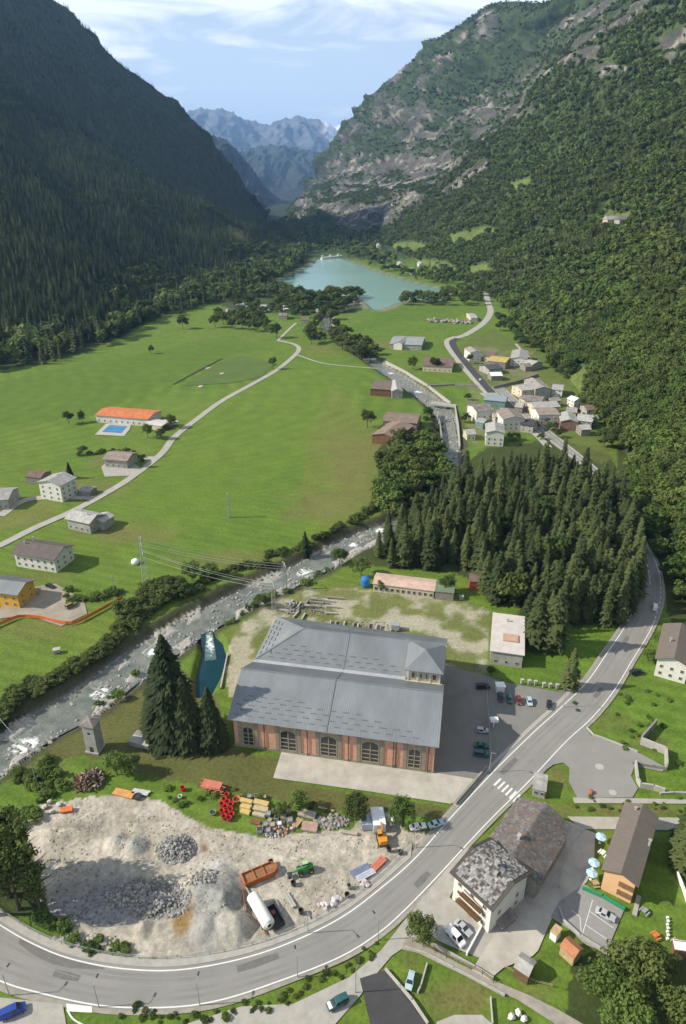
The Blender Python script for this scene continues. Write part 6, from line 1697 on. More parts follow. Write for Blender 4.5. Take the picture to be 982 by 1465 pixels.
# river walls beside the village
def wallrun(name, px, h, w, m, label, cat='wall', z0=-.3, group=None):
    pts = [XY(*p) for p in px]; q = MB()
    for (x0, y0), (x1, y1) in zip(pts[:-1], pts[1:]):
        L_ = math.hypot(x1 - x0, y1 - y0); q.box((x0 + x1) / 2, (y0 + y1) / 2, z0 + (h - z0) / 2, L_ + w * .5, w, h - z0, math.atan2(y1 - y0, x1 - x0))
    return tag(q.build(name, m), label, cat, group)
wallrun('river_wall', [(553, 518), (580, 532), (612, 552), (645, 577)], .9, 1.2, M_CONC, 'pale concrete wall along the far bank of the upper river', z0=-3)
wallrun('river_wall', [(651, 580), (656, 610), (658, 640)], .9, .8, M_CONC, 'pale wall along the village side of the dark river channel', z0=-3)
wallrun('river_wall', [(627, 590), (632, 620), (633, 645)], .6, .8, M_CONCD, 'low wall along the meadow side of the dark river channel', z0=-3)
wallrun('lane_wall', [(706, 556), (740, 548), (770, 538)], 2.2, .8, M_CONCD, 'weathered wall of the lane between the two hamlets')
wallrun('lane_wall', [(612, 553), (650, 551), (682, 553)], 1.2, 1.0, M_CONCD, 'low dark wall from the river to the village road')
wallrun('retaining_wall', [(840, 1042), (850, 1052), (880, 1063), (912, 1076)], .5, .25, M_CONC, 'low pale kerb wall between the forecourt and the meadow')
wallrun('retaining_wall', [(917, 1062), (938, 1038)], 2.6, .5, M_CONCD, 'dark retaining wall climbing into the meadow above the ramp')
wallrun('retaining_wall', [(917, 1064), (952, 1078), (953, 1100)], 2.4, .5, M_CONC, 'tall pale retaining wall round the end of the ramp')
wallrun('retaining_wall', [(905, 1093), (935, 1098), (953, 1101)], 1.0, .4, M_CONCD, 'low wall on the near side of the ramp')
wallrun('retaining_wall', [(909, 1094), (912, 1118), (916, 1126), (935, 1129), (950, 1134)], 1.6, .5, M_CONC, 'white retaining wall dropping from the ramp towards the back lane')
wallrun('lane_kerb_wall', [(945, 1136), (965, 1135), (990, 1136)], .6, .4, M_CONC, 'pale low wall at the foot of the meadow by the back lane')
wallrun('parapet_wall', [(696, 1100), (652, 1151)], 1.1, .6, M_CONCD, 'thick dark parapet along the ramp at the corner of the concrete apron')
wallrun('garden_wall', [(600, 1342), (640, 1364), (680, 1386), (705, 1402)], 1.0, .35, M_PAVE, 'pinkish garden wall below the parked white van')
wallrun('garden_wall', [(580, 1356), (612, 1366), (650, 1386), (700, 1412), (722, 1424)], .5, .3, M_CONC, 'low pale wall on the near side of the gravel lane')
wallrun('garden_wall', [(611, 1380), (602, 1412), (598, 1420)], .6, .3, M_CONC, 'short pale wall beside the small parked car on the grass')
wallrun('garden_wall', [(702, 1428), (705, 1465)], .6, .25, M_CONC, 'low pale wall at the right of the bottom lawn')
wallrun('garden_wall', [(552, 1388), (590, 1432), (612, 1465)], .7, .4, M_CONC, 'pale edge wall of the dark slab at the bottom')
wallrun('terrace_wall', [(668, 1332), (690, 1345)], .0 + .9, .3, M_WHT, 'white wall between the parked van and the courtyard') if False else None
wallrun('courtyard_wall', [(690, 1325), (668, 1366)], .9, .35, M_WHT, 'white low wall between the parked van and the pale courtyard')
wallrun('courtyard_wall', [(800, 1300), (806, 1318), (830, 1340), (868, 1364)], .8, .35, M_CONC, 'pale wall on the near side of the restaurant car park')
wallrun('car_park_edging', [(834, 1272), (862, 1284), (893, 1302)], .9, .5, mat('green_mat', (.03, .24, .11), var=.12), 'bright green edging between the restaurant and its car park', 'edging')
wallrun('terrace_wall', [(326, 935), (316, 985)], .5, .4, M_CONC, 'pale wall along the right side of the turquoise pool', z0=-3)
# ================================================================== OBJECTS
def paint(n, c, rough=.3, spec=.5): return mat('paint_' + n, c, rough=rough, var=.05, spec=spec)
M_TYRE = mat('tyre_rubber', (.025, .025, .025), rough=.8)
M_CGL = mat('car_glass', (.02, .025, .03), rough=.08, var=.1, spec=.7)
M_LAMPG = mat('headlamp_glass', (.75, .75, .7), rough=.2, var=.05)
M_REAR = mat('rear_lamp', (.45, .02, .02), rough=.3)
_car_mesh = {}
def car_meshes(kind):
    if kind in _car_mesh: return _car_mesh[kind]
    if kind == 'van': L, W, prof = 4.9, 1.85, [(-2.45, .45, 1.7), (-2.4, .35, 1.95), (-.2, .32, 2.0), (.9, .32, 1.95), (1.6, .32, 1.15), (2.35, .35, .95), (2.45, .45, .7)]
    elif kind == 'suv': L, W, prof = 4.6, 1.85, [(-2.3, .5, 1.1), (-2.2, .38, 1.7), (-.4, .35, 1.78), (.5, .35, 1.7), (1.15, .35, 1.12), (2.2, .38, 1.0), (2.3, .5, .75)]
    elif kind == 'hatch': L, W, prof = 3.8, 1.65, [(-1.9, .45, .95), (-1.7, .32, 1.3), (-1.0, .3, 1.46), (.3, .3, 1.42), (1.0, .3, .98), (1.8, .32, .82), (1.9, .42, .62)]
    else: L, W, prof = 4.4, 1.75, [(-2.2, .45, .9), (-2.1, .32, .98), (-1.5, .3, 1.05), (-.9, .3, 1.42), (.2, .3, 1.42), (.95, .3, .95), (2.1, .34, .8), (2.2, .42, .6)]
    def ztop(x):
        for (x0, _, z0), (x1, _, z1) in zip(prof[:-1], prof[1:]):
            if x0 <= x <= x1: return z0 + (z1 - z0) * (x - x0) / (x1 - x0)
        return prof[-1][2]
    body = MB(); xs = [p[0] for p in prof]; belt = 1.0 if kind in ('van', 'suv') else .86
    secs = []
    for x, zb, zt in prof:
        end = .90 if abs(x) > L / 2 - .12 else 1
        w = W / 2 * end; zbelt = min(belt, zt - .02); wt = w * (.78 if zt > belt + .15 else .94)
        secs.append([(x, -w * .96, zb), (x, -w, (zb + zbelt) / 2), (x, -w * .97, zbelt), (x, -wt, zt), (x, wt, zt), (x, w * .97, zbelt), (x, w, (zb + zbelt) / 2), (x, w * .96, zb)])
    n = 8; vs = [p for s in secs for p in s]; fs = []
    for j in range(len(secs) - 1):
        for k in range(n):
            fs.append((j * n + k, (j + 1) * n + k, (j + 1) * n + (k + 1) % n, j * n + (k + 1) % n))
    fs.append(tuple(range(n))); fs.append(tuple(range((len(secs) - 1) * n, len(secs) * n))[::-1])
    body.raw(vs, fs)
    b = bpy.data.meshes.new('body'); b.from_pydata(body.v, [], body.f); b.update()
    # glass: windscreen, rear, side bands, standing a little proud of the shell
    gl = []
    roof = [i for i, p in enumerate(prof) if p[2] > belt + .3]
    i0, i1 = roof[0], roof[-1]
    def q(sec, a, t, lift=.015):
        p = Vector(secs[sec][a]); r = Vector(secs[sec][7 - a]); return p
    def quad(name, pts, nrm):
        m = MB(); c = Vector((0, 0, 0))
        for p in pts: c += Vector(p)
        c /= 4; nn = Vector(nrm).normalized() * .02
        pts = [c + (Vector(p) - c) * .88 + nn for p in pts]
        m.face(pts); m.face([p - nn * .9 for p in pts][::-1])
        me = bpy.data.meshes.new(name); me.from_pydata(m.v, [], m.f); me.materials.append(M_CGL); return me
    gl.append(quad('windscreen', [secs[i1][3], secs[i1][4], secs[i1 + 1][4], secs[i1 + 1][3]], (1, 0, 1)))
    if i0 > 0 and kind != 'van': gl.append(quad('rear_window', [secs[i0][3], secs[i0 - 1][3], secs[i0 - 1][4], secs[i0][4]], (-1, 0, .6)))
    sj = i0 if kind != 'van' else i1 - 1
    for s, (a, t) in ((-1, (2, 3)), (1, (5, 4))):
        for j in range(sj, i1 + (0 if kind == 'van' else 0)):
            gl.append(quad('side_window', [secs[j][a], secs[j + 1][a], secs[j + 1][t], secs[j][t]], (0, s, .3)))
    wm = MB(); wm.tube((0, -.11, 0), (0, .11, 0), .32, n=12); w = bpy.data.meshes.new('wheel'); w.from_pydata(wm.v, [], wm.f); w.materials.append(M_TYRE)
    rm = MB(); rm.tube((0, -.125, 0), (0, .125, 0), .19, n=8); r = bpy.data.meshes.new('rim'); r.from_pydata(rm.v, [], rm.f); r.materials.append(M_GAL)
    hm = MB(); hm.box(0, 0, 0, .10, .34, .16); h = bpy.data.meshes.new('headlight'); h.from_pydata(hm.v, [], hm.f); h.materials.append(M_LAMPG)
    hm = MB(); hm.box(0, 0, 0, .08, .26, .2); t_ = bpy.data.meshes.new('tail_light'); t_.from_pydata(hm.v, [], hm.f); t_.materials.append(M_REAR)
    _car_mesh[kind] = (b, gl, w, r, h, t_, L, W, prof)
    return _car_mesh[kind]
def child(name, me, par, loc=(0, 0, 0), rz=0):
    o = bpy.data.objects.new(name, me); COL.objects.link(o); o.parent = par; o.location = loc; o.rotation_euler = (0, 0, rz); return o
def car(p_rear, p_front, kind, pm, label, cat='car', z=.05, hood=None):
    a, b = XY(*p_rear), XY(*p_front)
    rz = math.atan2(b[1] - a[1], b[0] - a[0])
    e = empty('parked_car' if cat == 'car' else 'van', ((a[0] + b[0]) / 2, (a[1] + b[1]) / 2, z), rz, label, cat)
    bd, gl, w, r, h, t_, L, W, prof = car_meshes(kind)
    me = bd.copy(); me.materials.clear(); me.materials.append(pm)
    bo = child('body', me, e)
    for g in gl: child(g.name.split('.')[0], g, e)
    for sx in (-.31, .31):
        for sy in (-1, 1):
            wo = child('wheel', w, e, (sx * L, sy * (W / 2 - .1), .32)); child('rim', r, wo)
    for sy in (-1, 1):
        child('headlight', h, e, (L / 2 - .06, sy * W * .33, .68)); child('tail_light', t_, e, (-L / 2 + .05, sy * W * .36, .82))
    if hood:
        m = MB(); m.box(L / 2 - .75, 0, prof[-2][2] + .07, 1.1, W * .8, .03, ry=.05); m.build('hood', hood, e)
    return e
PW, PS, PB, PK, PT, PR, PG, PLB = paint('white', (.78, .78, .76)), paint('silver', (.42, .44, .46), .35), paint('blue', (.02, .06, .30)), paint('black', (.02, .022, .025)), paint('teal', (.03, .10, .11)), paint('red', (.16, .03, .03)), paint('green', (.02, .10, .08)), paint('pale_blue', (.38, .50, .53))
car((637, 1327), (667, 1360), 'van', PW, 'white van parked below the balconies of the guest house', 'van')
car((649, 1317), (677, 1344), 'sedan', PS, 'silver car parked right beside the white van')
car((590, 1393), (584, 1418), 'hatch', PLB, 'pale blue hatchback standing on the grass by the dark slab')
car((500, 1428), (466, 1446), 'suv', PT, 'dark off-road car with a white bonnet on the side road', hood=PW)
car((-8, 1462), (46, 1438), 'van', PB, 'deep blue van at the bottom left corner beside the road', 'van')
car((851, 1303), (881, 1319), 'sedan', PS, 'silver grey car in a marked bay of the restaurant car park')
car((680, 985), (702, 984), 'suv', PK, 'dark car nearest the back corner of the hall in its shade')
car((679, 1046), (701, 1048), 'hatch', PS, 'silver car in the shade halfway along the right side of the hall')
car((678, 1068), (700, 1070), 'sedan', PG, 'green car in the shade, upper one of the two beside the wall')
car((678, 1080), (700, 1082), 'suv', PT, 'dark teal car in the shade, lower one of the two beside the wall')
car((715, 993), (717, 1007), 'hatch', PK, 'dark car, leftmost of the row below the grass bank')
car((728, 995), (730, 1009), 'hatch', PG, 'dark green car, second from the left in the row below the bank')
car((741, 997), (743, 1012), 'hatch', PR, 'dark red car in the row below the grass bank')
car((756, 999), (759, 1013), 'hatch', PLB, 'pale car at the right end of the row below the bank')
car((786, 1003), (785, 1019), 'hatch', PK, 'black car parked alone beside the pavement at the yard corner')
car((936, 880), (938, 862), 'van', PW, 'white van driving along the sunlit gap of the shaded main road', 'van')
car((586, 1187), (610, 1183), 'sedan', PW, 'white car half under the tree at the exit of the gravel yard')
car((614, 1184), (634, 1178), 'sedan', PLB, 'pale car in the tree shade beside the white one at the yard exit')
car((689, 548), (685, 541), 'hatch', PW, 'white car on the dark surface of the village road', z=.12)
car((905, 965), (915, 963), 'suv', PK, 'black car tucked beside the main road left of the white front wall')
# --- kiosk beside the cars
q = MB(); a = P(715, 988); q.box(a[0], a[1], 1.2, 2.6, 2.2, 2.4); q.box(a[0], a[1], 2.5, 3.0, 2.6, .2); q.box(a[0] - .2, a[1] - 1.12, 1.2, .9, .06, 1.9, c=None)
tag(q.build('kiosk', M_WHT), 'small white cabin at the left end of the row of cars', 'cabin')
q = MB(); a = P(706, 1040); q.box(a[0], a[1], 1.3, .3, .3, 2.6); q.box(a[0], a[1], 2.9, 2.4, 1.6, .9)
tag(q.build('notice_board', M_WHT), 'white board on a post above the shaded silver car', 'board')

# ------------------------------------------------ excavator
def excavator():
    a = P(547, 1203); e = empty('excavator', tuple(a), math.radians(100), 'orange and yellow excavator with its arm lowered beside the tree', 'excavator')
    OR = paint('machine_orange', (.62, .26, .02), .45)
    for s in (-1, 1):
        m = MB(); m.box(0, s * 1.05, .45, 3.4, .5, .8, taper=.85)
        for k in range(9): m.box(-1.5 + k * .37, s * 1.05, .9, .2, .56, .08)
        m.build('track', M_TYRE, e)
    m = MB(); m.box(-.5, 0, 1.35, 2.9, 2.3, .9, taper=.92); m.box(-1.6, 0, 1.5, .8, 2.2, 1.1, taper=.8); m.box(0, 0, .85, 1.4, 1.4, .3); m.build('body', OR, e)
    m = MB(); m.box(.55, .6, 2.0, 1.3, 1.0, 1.5, taper=.88); co = m.build('cab', M_CGL, e)
    m = MB(); m.box(.55, .6, 2.8, 1.35, 1.05, .12); m.build('cab_roof', OR, co)
    m = MB(); m.box(1.75, -.25, 2.6, 2.4, .35, .45, ry=-.75); m.box(3.2, -.25, 2.7, 2.0, .32, .4, ry=.55); m.build('boom', OR, e)
    m = MB(); m.box(4.2, -.25, 1.5, .3, .3, 2.0, ry=.25); m.build('arm', OR, e)
    m = MB(); m.box(4.35, -.25, .45, .8, 1.0, .7, taper=.7); m.build('bucket', M_IRON, e)
excavator()
def tractor():
    a = P(437, 1247); e = empty('telehandler', tuple(a), math.radians(20), 'green wheeled loader with a cab, its boom reaching left over the gravel', 'loader')
    GR = paint('machine_green', (.05, .22, .06), .45)
    for sx in (-1.3, 1.3):
        for sy in (-1, 1):
            m = MB(); m.tube((sx, sy * .75, .65), (sx, sy * 1.15, .65), .65, n=14); w = m.build('wheel', M_TYRE, e)
            m = MB(); m.tube((sx, sy * .8, .65), (sx, sy * 1.18, .65), .3, n=8); m.build('rim', paint('machine_yellow', (.6, .45, .04)), w)
    m = MB(); m.box(0, 0, 1.15, 4.2, 1.3, .8, taper=.9); m.box(1.3, -.1, 1.7, 1.5, 1.1, .5, taper=.9); m.build('chassis', GR, e)
    m = MB(); m.box(.1, .35, 2.1, 1.3, 1.0, 1.3, taper=.85); c = m.build('cab', M_CGL, e)
    m = MB(); m.box(.1, .35, 2.82, 1.3, 1.0, .1); m.build('cab_roof', paint('pale_green', (.35, .55, .25)), c)
    m = MB(); m.box(-1.6, -.4, 2.0, 4.2, .3, .35, ry=-.18); m.build('boom', GR, e)
    m = MB(); m.box(-4.0, -.2, .9, .9, 1.8, .6, taper=.7); m.box(-3.6, -.4, 1.4, .3, .3, 1.0); m.build('bucket', M_IRON, e)
tractor()
# --- white cylindrical tank on a frame, yard trailer behind it
a, b = P(362, 1291), P(386, 1333); d = Vector((b[0] - a[0], b[1] - a[1], 0)); rz = math.atan2(d.y, d.x); L_ = d.length
e = empty('storage_tank', ((a[0] + b[0]) / 2, (a[1] + b[1]) / 2, 0), rz, 'white cylindrical tank lying on a frame at the road side of the yard', 'tank')
m = MB(); n = 20; R_ = 1.45
ring = [(-L_ / 2 - .15, .35), (-L_ / 2, .9), (-L_ / 2 + .2, 1), (L_ / 2 - .2, 1), (L_ / 2, .9), (L_ / 2 + .15, .35)]
vs = []; fs = []
for x, k in ring:
    for i in range(n):
        t = 2 * math.pi * i / n; vs.append((x, R_ * k * math.cos(t), 2.3 + R_ * k * math.sin(t)))
for j in range(len(ring) - 1):
    for i in range(n): fs.append((j * n + i, j * n + (i + 1) % n, (j + 1) * n + (i + 1) % n, (j + 1) * n + i))
fs += [tuple(range(n)), tuple(range((len(ring) - 1) * n, len(ring) * n))[::-1]]
m.raw(vs, fs); m.build('shell', paint('tank_white', (.76, .75, .70), .45), e, smooth=True)
m = MB(); m.tube((-L_ / 2 - .17, 0, 2.3), (-L_ / 2 - .26, 0, 2.3), .5, n=12); m.build('manhole', M_IRON, e)
for x in (-L_ / 3, L_ / 3):
    m = MB(); m.box(x, 0, .5, .4, 2.4, 1.0); m.build('saddle', M_IRON, e)
for y in (-.9, .9):
    m = MB(); m.box(0, y, .12, L_ + 1, .2, .22); m.build('rail', mat('rust', (.22, .09, .05), var=.3, scale=1.5), e)
MR = MATS['rust']
a = P(394, 1314); e = empty('container', tuple(a), rz, 'open dark container with a brown barrel in the shade of the white tank', 'container')
m = MB()
for x, y, sx, sy in ((0, 1.1, 5, .1), (0, -1.1, 5, .1), (2.5, 0, .1, 2.2), (-2.5, 0, .1, 2.2)): m.box(x, y, .7, sx, sy, 1.4)
m.box(0, 0, .1, 5, 2.2, .12); m.build('box', M_IRON, e)
m = MB(); m.lathe(-.8, 0, [(.5, .2), (.55, .7), (.5, 1.3), (.05, 1.35)], 12); m.build('barrel', MR, e)
# --- orange-brown skip
a, b = P(349, 1263), P(396, 1243); rz = math.atan2(b[1] - a[1], b[0] - a[0]); L_ = math.hypot(b[0] - a[0], b[1] - a[1])
e = empty('skip_container', ((a[0] + b[0]) / 2, (a[1] + b[1]) / 2, 0), rz, 'long rust orange open skip filled with earth above the white tank', 'skip')
OS = mat('skip_orange', (.42, .12, .035), rough=.7, var=.25, scale=.8)
m = MB(); hx, hy = L_ / 2, 1.5
out = [(-hx, -hy), (hx * .75, -hy), (hx, -hy * .4), (hx, hy * .4), (hx * .75, hy), (-hx, hy)]
for i in range(6):
    p, q_ = out[i], out[(i + 1) % 6]; l = math.hypot(q_[0] - p[0], q_[1] - p[1]); m.box((p[0] + q_[0]) / 2, (p[1] + q_[1]) / 2, .75, l + .1, .14, 1.5, math.atan2(q_[1] - p[1], q_[0] - p[0]))
m.prism(out, .05, .2); m.build('hull', OS, e)
m = MB(); m.prism([(p[0] * .97, p[1] * .93) for p in out], .25, 1.0); m.build('earth_fill', mat('earth_fill', (.26, .13, .06), var=.35, scale=1.2), e)
for x in (-hx * .4, hx * .2):
    m = MB(); m.box(x, 0, 1.45, .15, 2 * hy, .15); m.build('brace', OS, e)
# --- white container truck body and grey cabin
def boxthing(name, cat, px, size, rz, m_, label, z=0., extra=None, group=None):
    a = P(*px); e = empty(name, (a[0], a[1], z), rz, label, cat, group)
    q = MB(); q.box(0, 0, size[2] / 2 + .1, *size); q.build('body', m_, e)
    q = MB(); q.box(0, 0, size[2] + .14, size[0] + .12, size[1] + .12, .1); q.build('lid', m_, e)
    for i in range(int(size[0] / .5)):
        pass
    if extra: extra(e)
    return e
boxthing('site_container', 'container', (541, 1178), (3.2, 5.6, 2.6), math.radians(5), M_WHT, 'white site container between the two trees below the brick hall')
boxthing('site_container', 'container', (524, 1180), (2.6, 3.6, 2.0), math.radians(5), paint('blue_grey', (.33, .38, .42), .6), 'lower blue grey cabin left of the white site container')
boxthing('site_container', 'container', (560, 1176), (1.2, 2.4, 1.8), math.radians(5), M_WHT, 'narrow white cabinet right of the white site container')

# ------------------------------------------------ building materials in the yard
M_RED = mat('tub_red', (.55, .04, .03), rough=.6, var=.2); M_ORG = mat('sheet_orange', (.62, .16, .04), rough=.7, var=.2); M_YEL = mat('formwork_yellow', (.58, .43, .17), rough=.8, var=.2)
M_PNK = mat('jib_red', (.52, .17, .11), rough=.6, var=.2); M_GRY = mat('crate_grey', (.30, .30, .29), rough=.8, var=.35, scale=1.5); M_BLU = mat('pipe_blue', (.16, .20, .28), rough=.5, var=.2)
def tub(px, m_, label, group=None, r=.75, h=1.1):
    a = P(*px); e = empty('tub', (a[0], a[1], 0), 0, label, 'tub', group)
    q = MB(); n = 12; q.lathe(0, 0, [(r * .8, .05), (r, h), (r * .86, h), (r * .7, .25), (.05, .22)], n); q.build('shell', m_, e)
    q = MB(); q.lathe(0, 0, [(r * .66, .3), (r * .66, .5)], n); q.build('rubble_fill', M_IRON, e)
    return e
RT = random.Random(12)
for k, p in enumerate(((321, 1146), (326, 1150), (318, 1153), (323, 1157), (330, 1161), (318, 1163), (325, 1165), (332, 1168), (321, 1171), (328, 1173), (325, 1140), (331, 1154))):
    tub(p, M_RED, 'red tub in the heap between the red jib sections and the yellow beams', 'red tubs in a heap')
tub((262, 1130), M_RED, 'single red tub in the weeds left of the red jib sections'); tub((305, 1164), mat('tub_green', (.16, .25, .2)), 'pale green box standing alone left of the red tubs', r=.9, h=.7)
tub((258, 1141), M_WHT, 'small white drum in the weeds below the single red tub', r=.6, h=.7); tub((339, 1146), M_ORG, 'orange tub right of the heap of red tubs', r=1.1, h=.9)
def truss(p0, p1, w, h, m_, label, name='crane_jib', cat='crane part', z=.2):
    a, b = P(*p0), P(*p1); L = math.hypot(b[0] - a[0], b[1] - a[1])
    e = empty(name, ((a[0] + b[0]) / 2, (a[1] + b[1]) / 2, z), math.atan2(b[1] - a[1], b[0] - a[0]), label, cat)
    for y in (-w / 2, w / 2):
        for zz in (0, h):
            q = MB(); q.box(0, y, zz, L, .16, .16); q.build('chord', m_, e)
    q = MB(); k = -L / 2; n = max(2, int(L / w)); st_ = L / n
    for i in range(n):
        x = -L / 2 + i * st_
        for y in (-w / 2, w / 2): q.tube((x, y, 0), (x + st_, y, h), .07, n=4)
        q.tube((x, -w / 2, h), (x + st_, w / 2, h), .07, n=4); q.tube((x, -w / 2, 0), (x, w / 2, 0), .07, n=4)
    q.build('lattice', m_, e)
    return e
truss((288, 1122), (318, 1128), 1.5, 1.2, M_PNK, 'upper of the stacked faded red crane jib sections'); truss((290, 1128), (322, 1135), 1.5, 1.2, M_PNK, 'lower of the stacked faded red crane jib sections')
q = MB(); a = P(304, 1128); q.box(a[0], a[1], 1.5, 5.4, 2.6, .16, -.2); tag(q.build('metal_sheet', M_PNK), 'faded red sheet lying on the crane jib sections', 'sheet')
def bundle(p0, p1, n, w, h, m_, label, name='beam_stack', cat='beams', group=None, layers=1, gap=.06):
    a, b = P(*p0), P(*p1); L = math.hypot(b[0] - a[0], b[1] - a[1])
    e = empty(name, ((a[0] + b[0]) / 2, (a[1] + b[1]) / 2, 0), math.atan2(b[1] - a[1], b[0] - a[0]), label, cat, group)
    for l in range(layers):
        for i in range(n):
            q = MB(); q.box(RT.uniform(-.15, .15), (i - (n - 1) / 2) * (w + gap), h / 2 + .1 + l * (h + .04), L * RT.uniform(.93, 1), w, h); q.build('beam', m_, e)
    return e
bundle((345, 1147), (362, 1151), 3, .35, .3, M_YEL, 'yellow formwork beams just right of the orange tub', layers=3)
bundle((345, 1155), (360, 1159), 3, .35, .3, M_YEL, 'yellow formwork beams in the middle of the left stack', layers=3)
bundle((344, 1161), (358, 1165), 3, .35, .3, M_YEL, 'yellow formwork beams at the near end of the left stack', layers=2)
bundle((364, 1149), (385, 1154), 4, .3, .3, M_YEL, 'long yellow beams at the back of the right hand stack', layers=3)
bundle((363, 1157), (384, 1161), 4, .3, .3, mat('beam_cream', (.5, .42, .27), var=.2), 'long cream beams in the middle of the right hand stack', layers=2)
bundle((362, 1165), (380, 1169), 3, .3, .3, mat('beam_cream', (.5, .42, .27)), 'short cream beams nearest the gravel', layers=2)
bundle((359, 1175), (373, 1178), 4, .3, .25, MR, 'brown rusty bars in front of the cream beams')
k = 0
for px, py in ((384, 1166), (393, 1162), (403, 1163), (413, 1163), (386, 1175), (396, 1172), (406, 1172), (380, 1182), (390, 1182), (400, 1180), (415, 1176), (372, 1189), (384, 1190), (357, 1142), (367, 1141), (378, 1142)):
    a = P(px, py); e = empty('crate', (a[0], a[1], 0), RT.uniform(-.3, .3), 'grey metal crate among the formwork parts on the yard', 'crate', 'grey metal crates on the yard')
    s = RT.uniform(1.0, 1.5); h = RT.uniform(.7, 1.2); q = MB()
    for x, y, sx, sy in ((0, s / 2, s, .1), (0, -s / 2, s, .1), (s / 2, 0, .1, s), (-s / 2, 0, .1, s)): q.box(x, y, h / 2, sx, sy, h)
    q.box(0, 0, .1, s, s, .1); q.build('side', M_GRY, e)
    q = MB(); q.box(0, 0, h * .7, s * .85, s * .85, h * .4); q.build('content', RT.choice((M_IRON, M_WHT, M_WOODL, M_GRY)), e)
bundle((427, 1163), (452, 1169), 5, .35, .3, mat('plank_pale', (.42, .36, .29), var=.2), 'pale planks stacked across behind the crates', 'plank_stack', 'planks', layers=2)
bundle((432, 1182), (455, 1186), 6, .4, .25, mat('plank_rosy', (.40, .27, .22), var=.25), 'rosy brown planks stacked at the edge of the gravel', 'plank_stack', 'planks', layers=2)
bundle((421, 1184), (430, 1172), 3, .5, .35, M_WOODL, 'light wooden boards leaning between the crates and the planks', 'plank_stack', 'planks')
bundle((487, 1190), (512, 1194), 2, .4, .35, mat('plank_pale', (.42, .36, .29)), 'two long pale beams lying right of the grey rubble', 'beam_stack')
bundle((455, 1155), (478, 1161), 2, .25, .2, M_WOODL, 'thin light planks in the grass behind the grey rubble', 'plank_stack', 'planks')
bundle((503, 1253), (530, 1240), 4, .5, .3, M_BLU, 'blue grey steel sections at the railing, upper bundle', 'steel_stack', 'steel sections', layers=1)
bundle((510, 1260), (536, 1246), 3, .5, .35, mat('steel_pale', (.42, .44, .48), var=.2), 'pale steel sections at the railing, lower bundle', 'steel_stack', 'steel sections')
bundle((534, 1245), (550, 1229), 3, .55, .6, M_PNK, 'salmon red boards stacked beside the pavement railing', 'plank_stack', 'planks')
bundle((393, 1287), (403, 1306), 1, .5, .3, M_CONC, 'left of the two long concrete beams lying in the yard', 'concrete_beam', 'beam')
bundle((409, 1277), (421, 1298), 2, .45, .35, M_CONC, 'right of the two long concrete beams lying in the yard', 'concrete_beam', 'beam')
bundle((352, 1270), (360, 1285), 1, .3, .3, mat('plank_pale', (.42, .36, .29)), 'pale post lying between the skip and the white tank', 'concrete_beam', 'beam')
bundle((347, 1272), (352, 1310), 1, .2, .7, MR, 'rusty barrier board along the left side of the white tank', 'barrier_board', 'barrier')
for px, py, lab in ((420, 1266, 'small white and black drum right of the skip'), (500, 1270, 'grey drum near the upper steel bundle'), (497, 1283, 'black drum by the pavement railing'), (431, 1306, 'small black drum near the concrete beams'), (557, 1217, 'black tyre stack at the foot of the excavator'), (573, 1222, 'dark barrel beside the pavement near the excavator'), (388, 1236, 'dark bucket above the loader boom')):
    tub((px, py), M_IRON if 'black' in lab or 'dark' in lab else M_GRY, lab, r=.65, h=1.1)
for px, py, lab in ((475, 1293, 'white bags heaped at the railing, middle heap'), (462, 1298, 'pale bags heaped at the railing, left heap'), (522, 1266, 'pink and white bags beside the lower steel bundle'), (482, 1288, 'pale bags nearest the black drum')):
    q = MB(); a = P(px, py)
    for k in range(9): q.rock(a[0] + RT.uniform(-1, 1), a[1] + RT.uniform(-.7, .7), .35 + RT.uniform(0, .4), .55, c=RT.choice(((.6, .58, .56), (.5, .5, .53), (.55, .42, .42))), flat=.5)
    tag(q.build('bag_heap', M_STONE), lab, 'bags')
# rubble: rock heaps, too many stones to count
def heap(px, py, rx, ry, h, n, r0, r1, cols, label_kind='rubble', zb=None):
    q = MB(); a = P(px, py)
    for k in range(n):
        t = RT.random() ** .6; an = RT.uniform(0, 6.28); x = a[0] + rx * t * math.cos(an); y = a[1] + ry * t * math.sin(an)
        z = float(ground_z(np.array([x]), np.array([y]))[0]) if zb is None else zb
        q.rock(x, y, z + h * (1 - t) * RT.random() + .1, RT.uniform(r0, r1), c=RT.choice(cols))
    return tag(q.build(label_kind, M_STONE), kind='stuff')
GRY = [(.24, .235, .22), (.29, .28, .26), (.19, .19, .185), (.34, .32, .29)]
heap(252, 1214, 5.0, 4.2, 1.6, 600, .2, .6, GRY)
heap(205, 1272, 10, 3.6, .7, 700, .18, .5, GRY + [(.44, .40, .34)])
heap(232, 1290, 7, 4, 1.0, 500, .2, .6, GRY)
heap(130, 1280, 12, 6, .3, 200, .15, .4, GRY)
heap(290, 1262, 4, 3, .6, 80, .2, .5, GRY)
heap(475, 1175, 4.5, 2.2, .9, 150, .3, .7, GRY + [(.3, .24, .2)])
heap(395, 1186, 5, 2.4, .7, 120, .25, .6, [(.1, .1, .1), (.3, .29, .28), (.45, .2, .12), (.5, .48, .45)], 'scrap')
heap(120, 1345, 8, 1.6, .5, 60, .3, .8, [(.38, .35, .3)])
q = MB(); yx0, yy0 = YARD.min(0); yx1, yy1 = YARD.max(0); c_ = 0
